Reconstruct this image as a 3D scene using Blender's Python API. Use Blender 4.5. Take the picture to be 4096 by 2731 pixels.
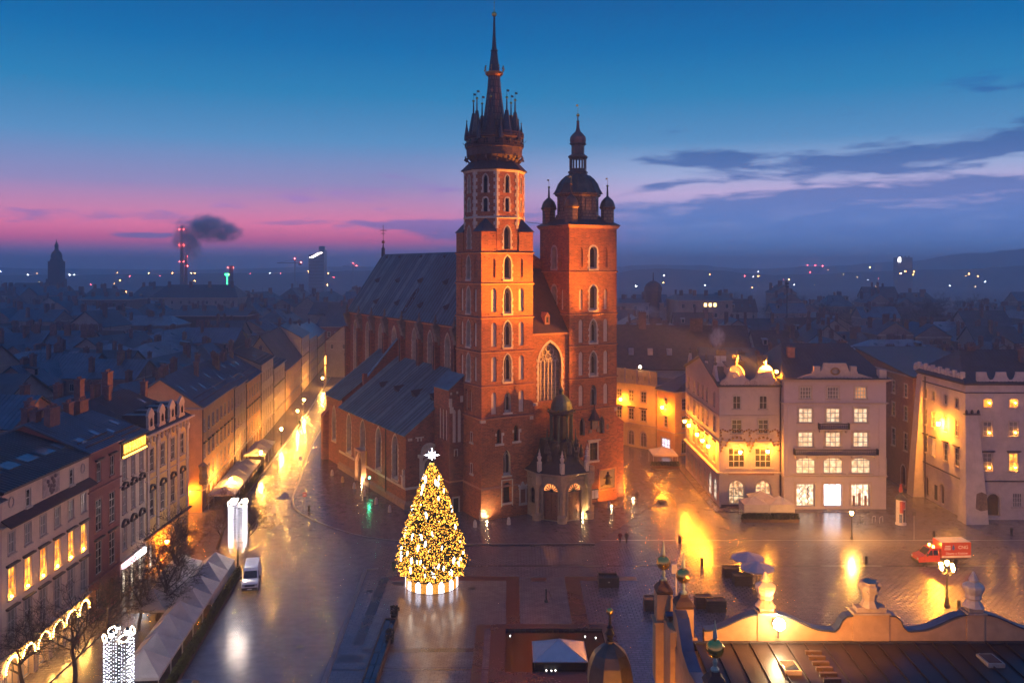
import bpy, bmesh, math, random
from math import sin, cos, pi, radians, atan2, sqrt, acos
from mathutils import Vector, Matrix, noise as mnoise
random.seed(7)
for o in list(bpy.data.objects): bpy.data.objects.remove(o)
SC = bpy.context.scene
COL = SC.collection
# ------------------------------------------------------------------ camera
# level camera 40 m above the square, lens shifted down (verticals stay vertical)
H, F, YH, CX = 40.0, 3480.0, 1065.0, 2048.0
cam_d = bpy.data.cameras.new('camera'); cam = bpy.data.objects.new('camera', cam_d); COL.objects.link(cam)
cam.location = (0, 0, H); cam.rotation_euler = (pi/2, 0, 0)
cam_d.sensor_width = 36; cam_d.lens = 36*F/4096; cam_d.shift_y = -(1365.5-YH)/4096
cam_d.clip_start = .5; cam_d.clip_end = 20000
SC.camera = cam
# ------------------------------------------------------------------ sky (dusk)
W = bpy.data.worlds.new('World'); SC.world = W; W.use_nodes = True
NT = W.node_tree; NT.nodes.clear()
def srgb(r, g, b):
    f = lambda c: (c/255/12.92 if c/255 <= .04045 else ((c/255+.055)/1.055)**2.4)
    return (f(r), f(g), f(b), 1)
class NG:
    """tiny helper to write node graphs as expressions"""
    def __init__(s, nt): s.nt = nt
    def n(s, t, **k):
        x = s.nt.nodes.new(t)
        for a, b in k.items(): setattr(x, a, b)
        return x
    def put(s, sock, v):
        if hasattr(v, 'is_output'): s.nt.links.new(v, sock)
        elif v is not None: sock.default_value = v
    def m(s, op, a, b=None, c=None, clamp=False):
        x = s.n('ShaderNodeMath', operation=op, use_clamp=clamp)
        s.put(x.inputs[0], a)
        if b is not None: s.put(x.inputs[1], b)
        if c is not None: s.put(x.inputs[2], c)
        return x.outputs[0]
    def step(s, v, lo, hi, olo=0., ohi=1.):
        x = s.n('ShaderNodeMapRange', interpolation_type='SMOOTHSTEP')
        s.put(x.inputs[0], v); s.put(x.inputs[1], lo); s.put(x.inputs[2], hi); s.put(x.inputs[3], olo); s.put(x.inputs[4], ohi)
        return x.outputs[0]
    def ramp(s, v, stops, interp='LINEAR'):
        x = s.n('ShaderNodeValToRGB'); cr = x.color_ramp; cr.interpolation = interp
        while len(cr.elements) < len(stops): cr.elements.new(.5)
        for e, (p, c) in zip(cr.elements, stops): e.position = p; e.color = c
        s.put(x.inputs[0], v); return x.outputs[0]
    def mix(s, f, a, b, bt='MIX'):
        x = s.n('ShaderNodeMix', data_type='RGBA', blend_type=bt)
        s.put(x.inputs[0], f); s.put(x.inputs[6], a); s.put(x.inputs[7], b); return x.outputs[2]
    def xyz(s, a, b, c):
        x = s.n('ShaderNodeCombineXYZ')
        for i, v in enumerate((a, b, c)): s.put(x.inputs[i], v)
        return x.outputs[0]
    def noise(s, vec, scale, detail=3., rough=.5, dist=0., dim='3D', out=0):
        x = s.n('ShaderNodeTexNoise', noise_dimensions=dim)
        s.put(x.inputs['Vector'], vec); s.put(x.inputs['Scale'], scale); s.put(x.inputs['Detail'], detail)
        s.put(x.inputs['Roughness'], rough); s.put(x.inputs['Distortion'], dist); return x.outputs[out]
def build_sky():
    g = NG(NT)
    tc = g.n('ShaderNodeTexCoord'); sp = g.n('ShaderNodeSeparateXYZ'); NT.links.new(tc.outputs['Generated'], sp.inputs[0])
    x, y, z = sp.outputs
    az = g.m('MULTIPLY', g.m('ARCTAN2', x, y), 180/pi)            # degrees, + to the right of the view
    el = g.m('MULTIPLY', g.m('ARCSINE', z), 180/pi)
    t = g.m('DIVIDE', el, 60., clamp=True)
    q = lambda d: d/60
    top = [(q(8), srgb(74, 124, 168)), (q(11), srgb(32, 112, 160)), (q(14), srgb(1, 94, 150)), (q(17.5), srgb(0, 76, 134)), (q(32), srgb(16, 78, 142)), (1, srgb(40, 84, 142))]
    left = g.ramp(t, [(0, srgb(84, 92, 142)), (q(.9), srgb(112, 90, 142)), (q(1.7), srgb(186, 84, 126)), (q(2.6), srgb(206, 104, 138)), (q(3.6), srgb(176, 112, 148)), (q(5.2), srgb(124, 118, 160))]+top)
    right = g.ramp(t, [(0, srgb(66, 102, 158)), (q(1.5), srgb(74, 108, 164)), (q(3), srgb(96, 118, 170)), (q(4.6), srgb(166, 148, 184)), (q(6), srgb(134, 148, 184))]+top)
    sky = g.mix(g.step(az, -9., 12.), left, right)
    # away from the dawn the band near the horizon goes blue-grey
    back = g.ramp(t, [(0, srgb(128, 122, 168)), (q(7), srgb(132, 108, 148)), (q(15), srgb(120, 110, 152)), (q(28), srgb(74, 98, 150)), (1, srgb(40, 84, 142))])
    aaz = g.m('ABSOLUTE', g.m('ADD', az, 14.))
    sky = g.mix(g.step(aaz, 60., 120.), sky, back)
    # clouds, streaked along the horizon
    wv = g.xyz(g.m('MULTIPLY', az, .10), g.m('MULTIPLY', el, .62), 3.1)
    n1 = g.noise(wv, 1.0, 5., .55, .6)
    n2 = g.noise(g.xyz(g.m('MULTIPLY', az, .32), g.m('MULTIPLY', el, 1.7), 8.), 1., 4., .55, .4)
    nn = g.m('SUBTRACT', g.m('ADD', g.m('MULTIPLY', n1, .85), g.m('MULTIPLY', n2, .75)), .28)
    def blob(a0, e0, wa, we, tilt=0.):
        da = g.m('SUBTRACT', az, a0); de = g.m('SUBTRACT', g.m('SUBTRACT', el, e0), g.m('MULTIPLY', da, tilt))
        d = g.m('ADD', g.m('POWER', g.m('DIVIDE', da, wa), 2.), g.m('POWER', g.m('DIVIDE', de, we), 2.))
        return g.m('POWER', 2.718, g.m('MULTIPLY', d, -1.))
    def px(px_, py_): return math.degrees(atan2(px_-CX, F)), math.degrees(atan2(YH-py_, sqrt(F*F+(px_-CX)**2)))
    dens = None
    for (cx, cy, wa, we, tl, k) in [(4000, 570, 9.5, 1.3, .10, .44), (3350, 665, 5.5, .7, .03, .38), (2850, 640, 4.4, .95, -.02, .44), (2690, 735, 3.0, .4, .12, .38), (3900, 735, 9, .5, .04, .36),
                                    (3850, 350, 6, 1.0, .12, .24), (3400, 880, 26, 2.05, .012, .45), (1700, 905, 5.5, .38, -.01, .40), (1690, 895, 9, .3, 0, .2), (600, 940, 2.4, .22, 0, .45), (1300, 800, 8, 1.1, .06, .12), (60, 1035, 16, .7, 0, .3), (900, 770, 11, 1.5, .07, .15), (1500, 720, 8, 1.3, .10, .14), (300, 860, 9, .5, .02, .12)]:
        a0, e0 = px(cx, cy); b = g.m('MULTIPLY', blob(a0, e0, wa, we, tl), k)
        dens = b if dens is None else g.m('ADD', dens, b)
    c = g.step(g.m('ADD', nn, dens), .70, .98)
    cl_l = g.ramp(t, [(0, srgb(84, 92, 142)), (q(2.2), srgb(96, 88, 146)), (q(4), srgb(140, 104, 160)), (q(9), srgb(80, 112, 164)), (1, srgb(10, 50, 100))])
    cl_r = g.ramp(t, [(0, srgb(62, 98, 158)), (q(3), srgb(76, 106, 164)), (q(5), srgb(66, 94, 150)), (q(8), srgb(44, 80, 134)), (q(12), srgb(24, 92, 154)), (1, srgb(6, 40, 90))])
    cl = g.mix(g.step(az, -6., 4.), cl_l, cl_r)
    sky = g.mix(g.m('MULTIPLY', c, .88), sky, cl)
    # a faint physical dusk sky underneath
    nis = g.n('ShaderNodeTexSky', sky_type='NISHITA', sun_disc=False, sun_elevation=radians(-3), sun_rotation=radians(-20))
    add = g.mix(1., sky, g.mix(.012, (0, 0, 0, 1), nis.outputs[0]), 'ADD')
    bg = g.n('ShaderNodeBackground'); NT.links.new(add, bg.inputs[0]); g.put(bg.inputs[1], g.step(el, 0., 11., SKY_STRENGTH*1.35, SKY_STRENGTH))
    out = g.n('ShaderNodeOutputWorld'); NT.links.new(bg.outputs[0], out.inputs[0])
SKY_STRENGTH = 0.92
build_sky()
# last light: the sun is still just under the horizon ahead on the left, so its lamp is almost off
sun_d = bpy.data.lights.new('sun', 'SUN'); sun_d.energy = .03; sun_d.angle = radians(12); sun_d.color = (1, .72, .66)
sun = bpy.data.objects.new('sun', sun_d); COL.objects.link(sun); sun.rotation_euler = (radians(86), 0, radians(160))
SC.view_settings.view_transform = 'Standard'; SC.view_settings.look = 'None'; SC.view_settings.exposure = 0.66; SC.view_settings.gamma = 1
SC.view_settings.use_curve_mapping = False
SC.render.engine = 'CYCLES'
cy = SC.cycles
cy.use_denoising = True; cy.max_bounces = 5; cy.diffuse_bounces = 2; cy.glossy_bounces = 3; cy.transmission_bounces = 4; cy.volume_bounces = 1; cy.transparent_max_bounces = 8
cy.sample_clamp_indirect = 4.0; cy.caustics_reflective = False; cy.caustics_refractive = False; cy.use_light_tree = True
cy.use_adaptive_sampling = True; cy.adaptive_threshold = .015
# ------------------------------------------------------------------ helpers
def G(px, py, z=0.):                    # photo pixel -> point at height z
    Y = F*(H-z)/(py-YH); return Vector(((px-CX)*Y/F, Y, z))
def P(px, py, Y):                       # photo pixel -> point at distance Y
    return Vector(((px-CX)*Y/F, Y, H-(py-YH)*Y/F))
def zat(py, Y): return H-(py-YH)*Y/F
MATS = {}
def mat(name, col=(.5, .5, .5), rough=.7, metal=0., var=.18, scale=1.2, bump=0., bscale=8., spec=.5, seam=None, brick=None, col2=None, stain=0., coat=0., dots=0.):
    if name in MATS: return MATS[name]
    m = bpy.data.materials.new(name); m.use_nodes = True; nt = m.node_tree; g = NG(nt)
    b = nt.nodes['Principled BSDF']
    geo = g.n('ShaderNodeNewGeometry'); pos = geo.outputs['Position']
    c = (*col[:3], 1); hs = lambda k: tuple(min(1, max(0, v*k)) for v in col[:3])+(1,)
    n1 = g.noise(pos, scale, 5., .6); n2 = g.noise(pos, scale*.13, 2., .5)
    v = g.m('ADD', g.m('MULTIPLY', n1, .6), g.m('MULTIPLY', n2, .4))
    v = g.step(v, .3, .7)
    lo = hs(1-var); hi = (*col2[:3], 1) if col2 else hs(1+var)
    colr = g.mix(v, lo, hi)
    hgt = None
    nrm = geo.outputs['True Normal']
    if brick:
        bw, bh, c2, mort = brick
        cr = g.n('ShaderNodeVectorMath', operation='CROSS_PRODUCT'); g.put(cr.inputs[0], nrm); cr.inputs[1].default_value = (0, 0, 1)
        dt = g.n('ShaderNodeVectorMath', operation='DOT_PRODUCT'); g.put(dt.inputs[0], cr.outputs[0]); g.put(dt.inputs[1], pos)
        sp = g.n('ShaderNodeSeparateXYZ'); g.put(sp.inputs[0], pos)
        bt = g.n('ShaderNodeTexBrick'); g.put(bt.inputs['Vector'], g.xyz(dt.outputs['Value'], sp.outputs[2], 0.))
        bt.inputs['Scale'].default_value = 1; bt.inputs['Brick Width'].default_value = bw; bt.inputs['Row Height'].default_value = bh; bt.inputs['Mortar Size'].default_value = bh*.09
        g.put(bt.inputs['Color1'], colr); bt.inputs['Color2'].default_value = (*c2, 1); bt.inputs['Mortar'].default_value = (*mort, 1)
        bt.inputs['Bias'].default_value = -.1
        colr = bt.outputs[0]; hgt = g.m('MULTIPLY', bt.outputs[1], -1.)
    if stain:
        st = g.noise(g.xyz(g.n('ShaderNodeSeparateXYZ').outputs[0], 0., 0.), 1.) if False else g.noise(pos, .35, 4., .65, 1.2)
        colr = g.mix(g.step(st, .52, .75, 0., stain), colr, hs(.35))
    if dots:
        vo = g.n('ShaderNodeTexVoronoi'); g.put(vo.inputs['Vector'], pos); vo.inputs['Scale'].default_value = dots; vo.inputs['Randomness'].default_value = .8
        colr = g.mix(g.step(vo.outputs['Distance'], .07, .11, .85, 0.), colr, hs(.15))
        fine = g.noise(pos, 3.2, 4., .75); colr = g.mix(g.step(fine, .5, .72, 0., .55), colr, hs(.45)); colr = g.mix(g.step(fine, .28, .46, .35, 0.), colr, hs(1.5))
    nt.links.new(colr, b.inputs['Base Color'])
    rr = g.m('ADD', rough-.08, g.m('MULTIPLY', n1, .16)); nt.links.new(rr, b.inputs['Roughness'])
    b.inputs['Metallic'].default_value = metal; b.inputs['Specular IOR Level'].default_value = spec
    if coat: b.inputs['Coat Weight'].default_value = coat; b.inputs['Coat Roughness'].default_value = .08
    if bump or hgt is not None:
        nb = g.noise(pos, bscale, 4., .6)
        hh = g.m('MULTIPLY', nb, 1.) if hgt is None else g.m('ADD', g.m('MULTIPLY', nb, .6), hgt)
        bp = g.n('ShaderNodeBump'); bp.inputs['Strength'].default_value = max(bump, .15); bp.inputs['Distance'].default_value = .03
        nt.links.new(hh, bp.inputs['Height']); nt.links.new(bp.outputs[0], b.inputs['Normal'])
    MATS[name] = m; return m
def emit(name, col, s, var=0., scale=2., back=None):
    """a thing that gives off light; var lets the brightness wander (curtains, lamps in a room)"""
    if name in MATS: return MATS[name]
    m = bpy.data.materials.new(name); m.use_nodes = True; nt = m.node_tree; g = NG(nt); b = nt.nodes['Principled BSDF']
    b.inputs['Base Color'].default_value = (*[min(.8, c*.5) for c in col[:3]], 1); b.inputs['Roughness'].default_value = .25
    b.inputs['Emission Color'].default_value = (*col[:3], 1)
    if var:
        geo = g.n('ShaderNodeNewGeometry'); n1 = g.noise(geo.outputs['Position'], scale, 3., .6)
        st = g.step(n1, .36, .64, s*(1-var), s*(1+var*.6)); nt.links.new(st, b.inputs['Emission Strength'])
        if back: nt.links.new(g.mix(g.step(n1, .4, .6), (*back, 1), (*col[:3], 1)), b.inputs['Emission Color'])
    else: b.inputs['Emission Strength'].default_value = s
    MATS[name] = m; return m
KIDS = {}
class MB:
    """collects faces, builds ONE mesh object"""
    def __init__(s): s.v = []; s.f = []; s.mi = []; s.cur = 0; s.M = None
    def add(s, vs, fs, mi=None):
        k = len(s.v); mi = s.cur if mi is None else mi
        for p in vs:
            p = Vector(p); s.v.append(tuple(s.M @ p) if s.M else tuple(p))
        for f in fs: s.f.append(tuple(i+k for i in f)); s.mi.append(mi)
        return s
    def box(s, x0, x1, y0, y1, z0, z1, mi=None):
        return s.add([(x0, y0, z0), (x1, y0, z0), (x1, y1, z0), (x0, y1, z0), (x0, y0, z1), (x1, y0, z1), (x1, y1, z1), (x0, y1, z1)],
                     [(0, 3, 2, 1), (4, 5, 6, 7), (0, 1, 5, 4), (1, 2, 6, 5), (2, 3, 7, 6), (3, 0, 4, 7)], mi)
    def quad(s, a, b, c, d, mi=None): return s.add([a, b, c, d], [(0, 1, 2, 3)], mi)
    def poly(s, pts, mi=None): return s.add(pts, [tuple(range(len(pts)))], mi)
    def prism(s, pts, z0, z1, mi=None, pts2=None):
        n = len(pts); pts2 = pts2 or pts
        return s.add([(p[0], p[1], z0) for p in pts]+[(p[0], p[1], z1) for p in pts2],
                     [tuple(range(n-1, -1, -1)), tuple(range(n, 2*n))]+[(i, (i+1) % n, n+(i+1) % n, n+i) for i in range(n)], mi)
    def lathe(s, prof, n=12, c=(0, 0, 0), rot=0., mi=None, sq=None):
        """prof: list of (r,z) bottom to top"""
        vs = []; fs = []
        for r, z in prof:
            for i in range(n):
                a = rot+2*pi*i/n; vs.append((c[0]+r*cos(a), c[1]+r*sin(a), c[2]+z))
        for j in range(len(prof)-1):
            for i in range(n): fs.append((j*n+i, j*n+(i+1) % n, (j+1)*n+(i+1) % n, (j+1)*n+i))
        fs.append(tuple(range(n-1, -1, -1))); k = (len(prof)-1)*n; fs.append(tuple(range(k, k+n)))
        return s.add(vs, fs, mi)
    def tube(s, p0, p1, r0, r1=None, n=6, mi=None):
        r1 = r0 if r1 is None else r1; p0 = Vector(p0); p1 = Vector(p1); d = (p1-p0)
        if d.length < 1e-6: return s
        d.normalize(); a = d.orthogonal().normalized(); b = d.cross(a); vs = []
        for p, r in ((p0, r0), (p1, r1)):
            for i in range(n): t = 2*pi*i/n; vs.append(p+(a*cos(t)+b*sin(t))*r)
        return s.add(vs, [(i, (i+1) % n, n+(i+1) % n, n+i) for i in range(n)]+[tuple(range(n-1, -1, -1)), tuple(range(n, 2*n))], mi)
    def path(s, pts, r, n=5, mi=None):
        for a, b in zip(pts, pts[1:]): s.tube(a, b, r, r, n, mi)
        return s
    def ball(s, c, r, n=8, sz=1., mi=None):
        m = max(4, n//2); return s.lathe([(max(.001, r*sin(pi*j/m)), -r*sz*cos(pi*j/m)) for j in range(m+1)], n, c, 0, mi)
    def mesh(s, name, mats, smooth=False):
        me = bpy.data.meshes.new(name); me.from_pydata(s.v, [], s.f)
        mats = mats if isinstance(mats, (list, tuple)) else [mats]
        for m in mats: me.materials.append(m)
        if len(mats) > 1: me.polygons.foreach_set('material_index', s.mi)
        if smooth: me.polygons.foreach_set('use_smooth', [True]*len(s.f))
        me.update(); return me
    def build(s, name, mats, parent=None, loc=None, rz=0., smooth=False):
        return obj(name, s.mesh(name, mats, smooth), parent, loc, rz)
def obj(name, me, parent=None, loc=None, rz=0.):
    o = bpy.data.objects.new(name, me); COL.objects.link(o)
    if parent: o.parent = parent; KIDS.setdefault(parent.name, []).append(o)
    if loc is not None: o.location = loc
    if rz: o.rotation_euler = (0, 0, rz)
    return o
def tag(o, label, cat, group=None, kind=None):
    o['label'] = label; o['category'] = cat
    if group: o['group'] = group
    if kind: o['kind'] = kind
    return o
def thing(name, label, cat, loc=(0, 0, 0), rz=0., group=None):
    o = obj(name, None, None, loc, rz); return tag(o, label, cat, group)
def struct(o): o['kind'] = 'structure'; return o
def stuff(o): o['kind'] = 'stuff'; return o
def copy_tree(root, loc=None, rz=None, scale=None, label=None):
    def rec(o, par):
        c = o.copy(); COL.objects.link(c)
        if par: c.parent = par
        for ch in CH_OF(o): rec(ch, c)
        return c
    c = rec(root, None)
    if loc is not None: c.location = loc
    if rz is not None: c.rotation_euler = (0, 0, rz)
    if scale: c.scale = (scale,)*3 if not isinstance(scale, (tuple, list)) else scale
    if label: c['label'] = label
    return c
def CH_OF(o): return KIDS.get(o.name, [])
def lamp(name, loc, energy, col, r=.25, parent=None, kind='POINT', aim=None, spot=60, blend=.5):
    d = bpy.data.lights.new(name, kind); d.energy = energy; d.color = col[:3]
    d.shadow_soft_size = r
    o = bpy.data.objects.new(name, d); COL.objects.link(o); o.location = loc
    if kind == 'SPOT':
        d.spot_size = radians(spot); d.spot_blend = blend
        o.rotation_euler = (Vector(aim)-Vector(loc)).to_track_quat('-Z', 'Y').to_euler()
    if parent: o.parent = parent
    return o
# ---- walls with real openings
def arch_curve(kind, w, ah, n=5):
    """left spring -> right spring; (ds,dz) with springs at z=0"""
    if kind == 'rect': return [(-w/2, 0), (w/2, 0)]
    if kind == 'round': n2 = 2*n; return [(-w/2*cos(pi*i/n2), ah*sin(pi*i/n2)) for i in range(n2+1)]
    if kind == 'seg': n2 = n+1; return [(-w/2+w*i/n2, ah*(1-(2*i/n2-1)**2)) for i in range(n2+1)]
    r = (ah*ah+w*w/4)/w; c = r-w/2; ph = acos(max(-1, min(1, c/r)))
    L = [(c-r*cos(ph*i/n), r*sin(ph*i/n)) for i in range(n+1)]
    return L+[(-x, z) for x, z in reversed(L[:-1])]
def ah_of(kind, w): return {'rect': 0., 'round': w/2, 'seg': w*.16, 'pointed': w*.95}[kind]
class Op:
    def __init__(s, c, w, z, h, kind='rect', d=.3, ah=None, **k):
        s.c, s.w, s.z, s.h, s.kind, s.d = c, w, z, h, kind, d; s.ah = ah_of(kind, w) if ah is None else ah
        s.__dict__.update(k)
    def outline(s, t=0., n=5, foot=0.):
        """closed outline, counter-clockwise as seen from outside, starting bottom-left; t grows it"""
        w = s.w+2*t; ah = s.ah+t*(1.15 if s.ah else 1)
        sp = s.z+s.h-s.ah
        if s.kind == 'rect': cv = [(-w/2, s.z+s.h+t), (w/2, s.z+s.h+t)]
        else: cv = [(x, sp+z) for x, z in arch_curve(s.kind, w, ah, n)]
        return [(s.c-w/2, s.z-foot)]+[(s.c+x, z) for x, z in cv]+[(s.c+w/2, s.z-foot)]
class Face:
    """vertical wall frame: origin o (left end seen from outside), u right, normal outward"""
    def __init__(s, o, u): s.o = Vector((o[0], o[1], 0)); s.u = Vector((u[0], u[1], 0)).normalized(); s.n = Vector((s.u.y, -s.u.x, 0))
    def p(s, a, z, out=0.): return s.o+s.u*a+s.n*out+Vector((0, 0, z))
    @property
    def rz(s): return atan2(s.u.y, s.u.x)
def wall(mb, f, W, z0, z1, ops=(), mi=0, mr=None, a0=0.):
    mr = mi if mr is None else mr
    ss = sorted({round(v, 4) for v in [a0, W]+[x for o in ops for x in (o.c-o.w/2, o.c+o.w/2)]}); zs = sorted({round(v, 4) for v in [z0, z1]+[x for o in ops for x in (o.z, o.z+o.h)]})
    for i in range(len(ss)-1):
        for j in range(len(zs)-1):
            cs = (ss[i]+ss[i+1])/2; cz = (zs[j]+zs[j+1])/2
            if any(abs(cs-o.c) < o.w/2 and o.z < cz < o.z+o.h for o in ops): continue
            mb.quad(f.p(ss[i], zs[j]), f.p(ss[i+1], zs[j]), f.p(ss[i+1], zs[j+1]), f.p(ss[i], zs[j+1]), mi)
    for o in ops:
        ol = o.outline(); n = len(ol)
        for k in range(n):                                    # reveals and sill
            a, b = ol[k], ol[(k+1) % n]
            mb.quad(f.p(*a), f.p(*b), f.p(*b, -o.d), f.p(*a, -o.d), mr)
        if o.kind != 'rect':
            cv = ol[1:-1]; top = o.z+o.h; mid = len(cv)//2
            L, R = (o.c-o.w/2, top), (o.c+o.w/2, top)
            for k in range(mid): mb.poly([f.p(*L), f.p(*cv[k]), f.p(*cv[k+1])], mi)
            for k in range(mid, len(cv)-1): mb.poly([f.p(*R), f.p(*cv[k]), f.p(*cv[k+1])], mi)
            mb.poly([f.p(*L), f.p(*cv[mid]), f.p(*R)], mi)
def band(mb, f, o, t, proud, mi=0, foot=0., n=5):
    """raised surround along an opening's outline"""
    a = o.outline(0, n, foot); b = o.outline(t, n, foot)
    for k in range(len(a)-1):
        mb.quad(f.p(*a[k], proud), f.p(*a[k+1], proud), f.p(*b[k+1], proud), f.p(*b[k], proud), mi)
        mb.quad(f.p(*b[k], proud), f.p(*b[k+1], proud), f.p(*b[k+1], 0), f.p(*b[k], 0), mi)
        mb.quad(f.p(*a[k], 0), f.p(*a[k+1], 0), f.p(*a[k+1], proud), f.p(*a[k], proud), mi)
    for q in (0, -1): mb.quad(f.p(*a[q], 0), f.p(*a[q], proud), f.p(*b[q], proud), f.p(*b[q], 0), mi)
def fbox(mb, f, a0, a1, z0, z1, out0, out1, mi=0):
    """box on a wall: along a, up z, from out0 to out1 off the wall plane"""
    vs = [f.p(a, z, o) for z in (z0, z1) for (a, o) in ((a0, out1), (a1, out1), (a1, out0), (a0, out0))]
    mb.add(vs, [(0, 3, 2, 1), (4, 5, 6, 7), (0, 1, 5, 4), (1, 2, 6, 5), (2, 3, 7, 6), (3, 0, 4, 7)], mi)
def pane_poly(f, o, depth, t=0.): return [f.p(*q, -depth) for q in o.outline(t)]
WIN = {}
def window(parent, f, o, glass, frame, cols=2, rows=3, bar=.07, panes=True, name='window'):
    """a window = frame mesh with mullions; each pane is an object of its own sharing one mesh"""
    key = (round(o.w, 3), round(o.h, 3), o.kind, cols, rows, frame.name, bar, round(o.ah, 3))
    if key not in WIN:
        fr = MB(); w, h = o.w, o.h; sp = h-o.ah
        oo = Op(0, w, 0, h, o.kind, ah=o.ah); ff = Face((0, 0), (1, 0))
        ol = oo.outline(); il = oo.outline(-bar*1.3); il[0] = (il[0][0], bar*1.3); il[-1] = (il[-1][0], bar*1.3)
        n = len(ol)
        for k in range(n):
            a, b, c, d = ol[k], ol[(k+1) % n], il[(k+1) % n], il[k]
            fr.quad(ff.p(*a, .03), ff.p(*b, .03), ff.p(*c, .03), ff.p(*d, .03)); fr.quad(ff.p(*d, .03), ff.p(*c, .03), ff.p(*c, -.03), ff.p(*d, -.03))
        for i in range(1, cols): x = -w/2+w*i/cols; fr.box(x-bar/2, x+bar/2, -.03, .03, bar, (sp+o.ah*.9 if o.kind != 'rect' else h-bar))
        for j in range(1, rows): z = sp*j/rows if o.kind == 'rect' else sp*j/(rows-1) if rows > 1 else sp; fr.box(-w/2+bar, w/2-bar, -.028, .028, z-bar/2, z+bar/2)
        WIN[key] = (fr.mesh('window', frame), {})
    me, pm = WIN[key]
    wo = obj(name, me, parent, f.p(o.c, o.z, -o.d+.05), f.rz)
    gk = glass.name
    if gk not in pm:
        d = {}
        if o.kind == 'rect' and panes:
            b = MB(); pw, ph = o.w/cols, o.h/rows; b.quad((-pw/2, 0, 0), (pw/2, 0, 0), (pw/2, 0, ph), (-pw/2, 0, ph)); d['cell'] = b.mesh('pane', glass)
        else:
            b = MB(); oo = Op(0, o.w, 0, o.h, o.kind, ah=o.ah); ff = Face((0, 0), (1, 0)); b.poly([ff.p(*q) for q in oo.outline()]); d['all'] = b.mesh('pane', glass)
        pm[gk] = d
    d = pm[gk]
    if 'cell' in d:
        for i in range(cols):
            for j in range(rows): obj('pane', d['cell'], wo, (-o.w/2+(i+.5)*o.w/cols, .01, j*o.h/rows))
    else: obj('pane', d['all'], wo, (0, .01, 0))
    return wo
# ------------------------------------------------------------------ palette
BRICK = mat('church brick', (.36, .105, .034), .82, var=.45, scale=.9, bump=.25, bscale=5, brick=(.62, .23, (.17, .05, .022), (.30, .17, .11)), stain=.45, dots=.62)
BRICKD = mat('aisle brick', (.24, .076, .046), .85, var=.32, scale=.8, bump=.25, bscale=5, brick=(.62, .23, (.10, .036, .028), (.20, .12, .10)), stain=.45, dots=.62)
STONE = mat('pale stone', (.46, .40, .33), .8, var=.22, scale=1.5, bump=.15)
PLASTER = mat('niche plaster', (.50, .43, .36), .85, var=.12, scale=2)
STONED = mat('dark stone', (.16, .14, .12), .85, var=.35, scale=1.5, bump=.2)
LEAD = mat('blue lead roof', (.085, .20, .27), .55, spec=.3, metal=.0, var=.28, scale=.5, bump=.12, bscale=2.5, stain=.2)
LEADD = mat('dark roof sheet', (.045, .045, .055), .5, metal=.2, var=.35, scale=.6, bump=.1, stain=.3)
SHINGLE = mat('brown shingle', (.06, .032, .028), .75, var=.35, scale=1.6, bump=.3, bscale=6)
COPPER = mat('dark copper', (.10, .085, .07), .45, metal=.55, var=.4, scale=1.2, bump=.12, stain=.3)
COPPERG = mat('green copper', (.045, .085, .07), .55, metal=.3, var=.4, scale=1.4, bump=.15)
GOLD = mat('gilding', (.75, .48, .12), .25, metal=1., var=.15)
GLASSD = mat('dark glass', (.010, .010, .013), .28, var=.3, spec=.22)
LEADW = mat('leaded window glass', (.03, .028, .03), .3, var=.5, scale=3, spec=.4)
FRAMEW = mat('white window frame', (.42, .39, .36), .5, var=.1)
FRAMEB = mat('brown window frame', (.10, .06, .04), .5, var=.2)
IRON = mat('black iron', (.018, .018, .02), .45, metal=.4, var=.3)
WOODD = mat('dark wood', (.07, .035, .022), .6, var=.35, scale=3)
SODIUM = (1., .30, .015); WARM = (1., .62, .25); COOL = (.92, .93, 1.)
# ================================================================== THE CHURCH
TH = radians(29.6)
church = thing('brick_church', 'red brick Gothic church with two unequal towers beside the Christmas tree', 'church', (-4.8, 136.5, 0), TH)
CMI = (Matrix.Translation((-4.8, 136.5, 0)) @ Matrix.Rotation(TH, 4, 'Z')).inverted()
def cray(px, py):
    o = CMI @ Vector((0, 0, H)); d = CMI.to_3x3() @ Vector(((px-CX)/F, 1, -(py-YH)/F)); return o, d
def con_plane(px, py, p0, n):
    o, d = cray(px, py); t = (Vector(p0)-o).dot(n)/d.dot(n); return o+d*t
def rect_faces(a0, a1, b0, b1):
    """west, south, east, north faces of a block in church coordinates"""
    return [Face((a0, b0), (1, 0)), Face((a1, b0), (0, 1)), Face((a1, b1), (-1, 0)), Face((a0, b1), (0, -1))], [a1-a0, b1-b0, a1-a0, b1-b0]
def part(name, parent=church): return obj(name, None, parent)
GSTONE = [STONE]
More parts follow.
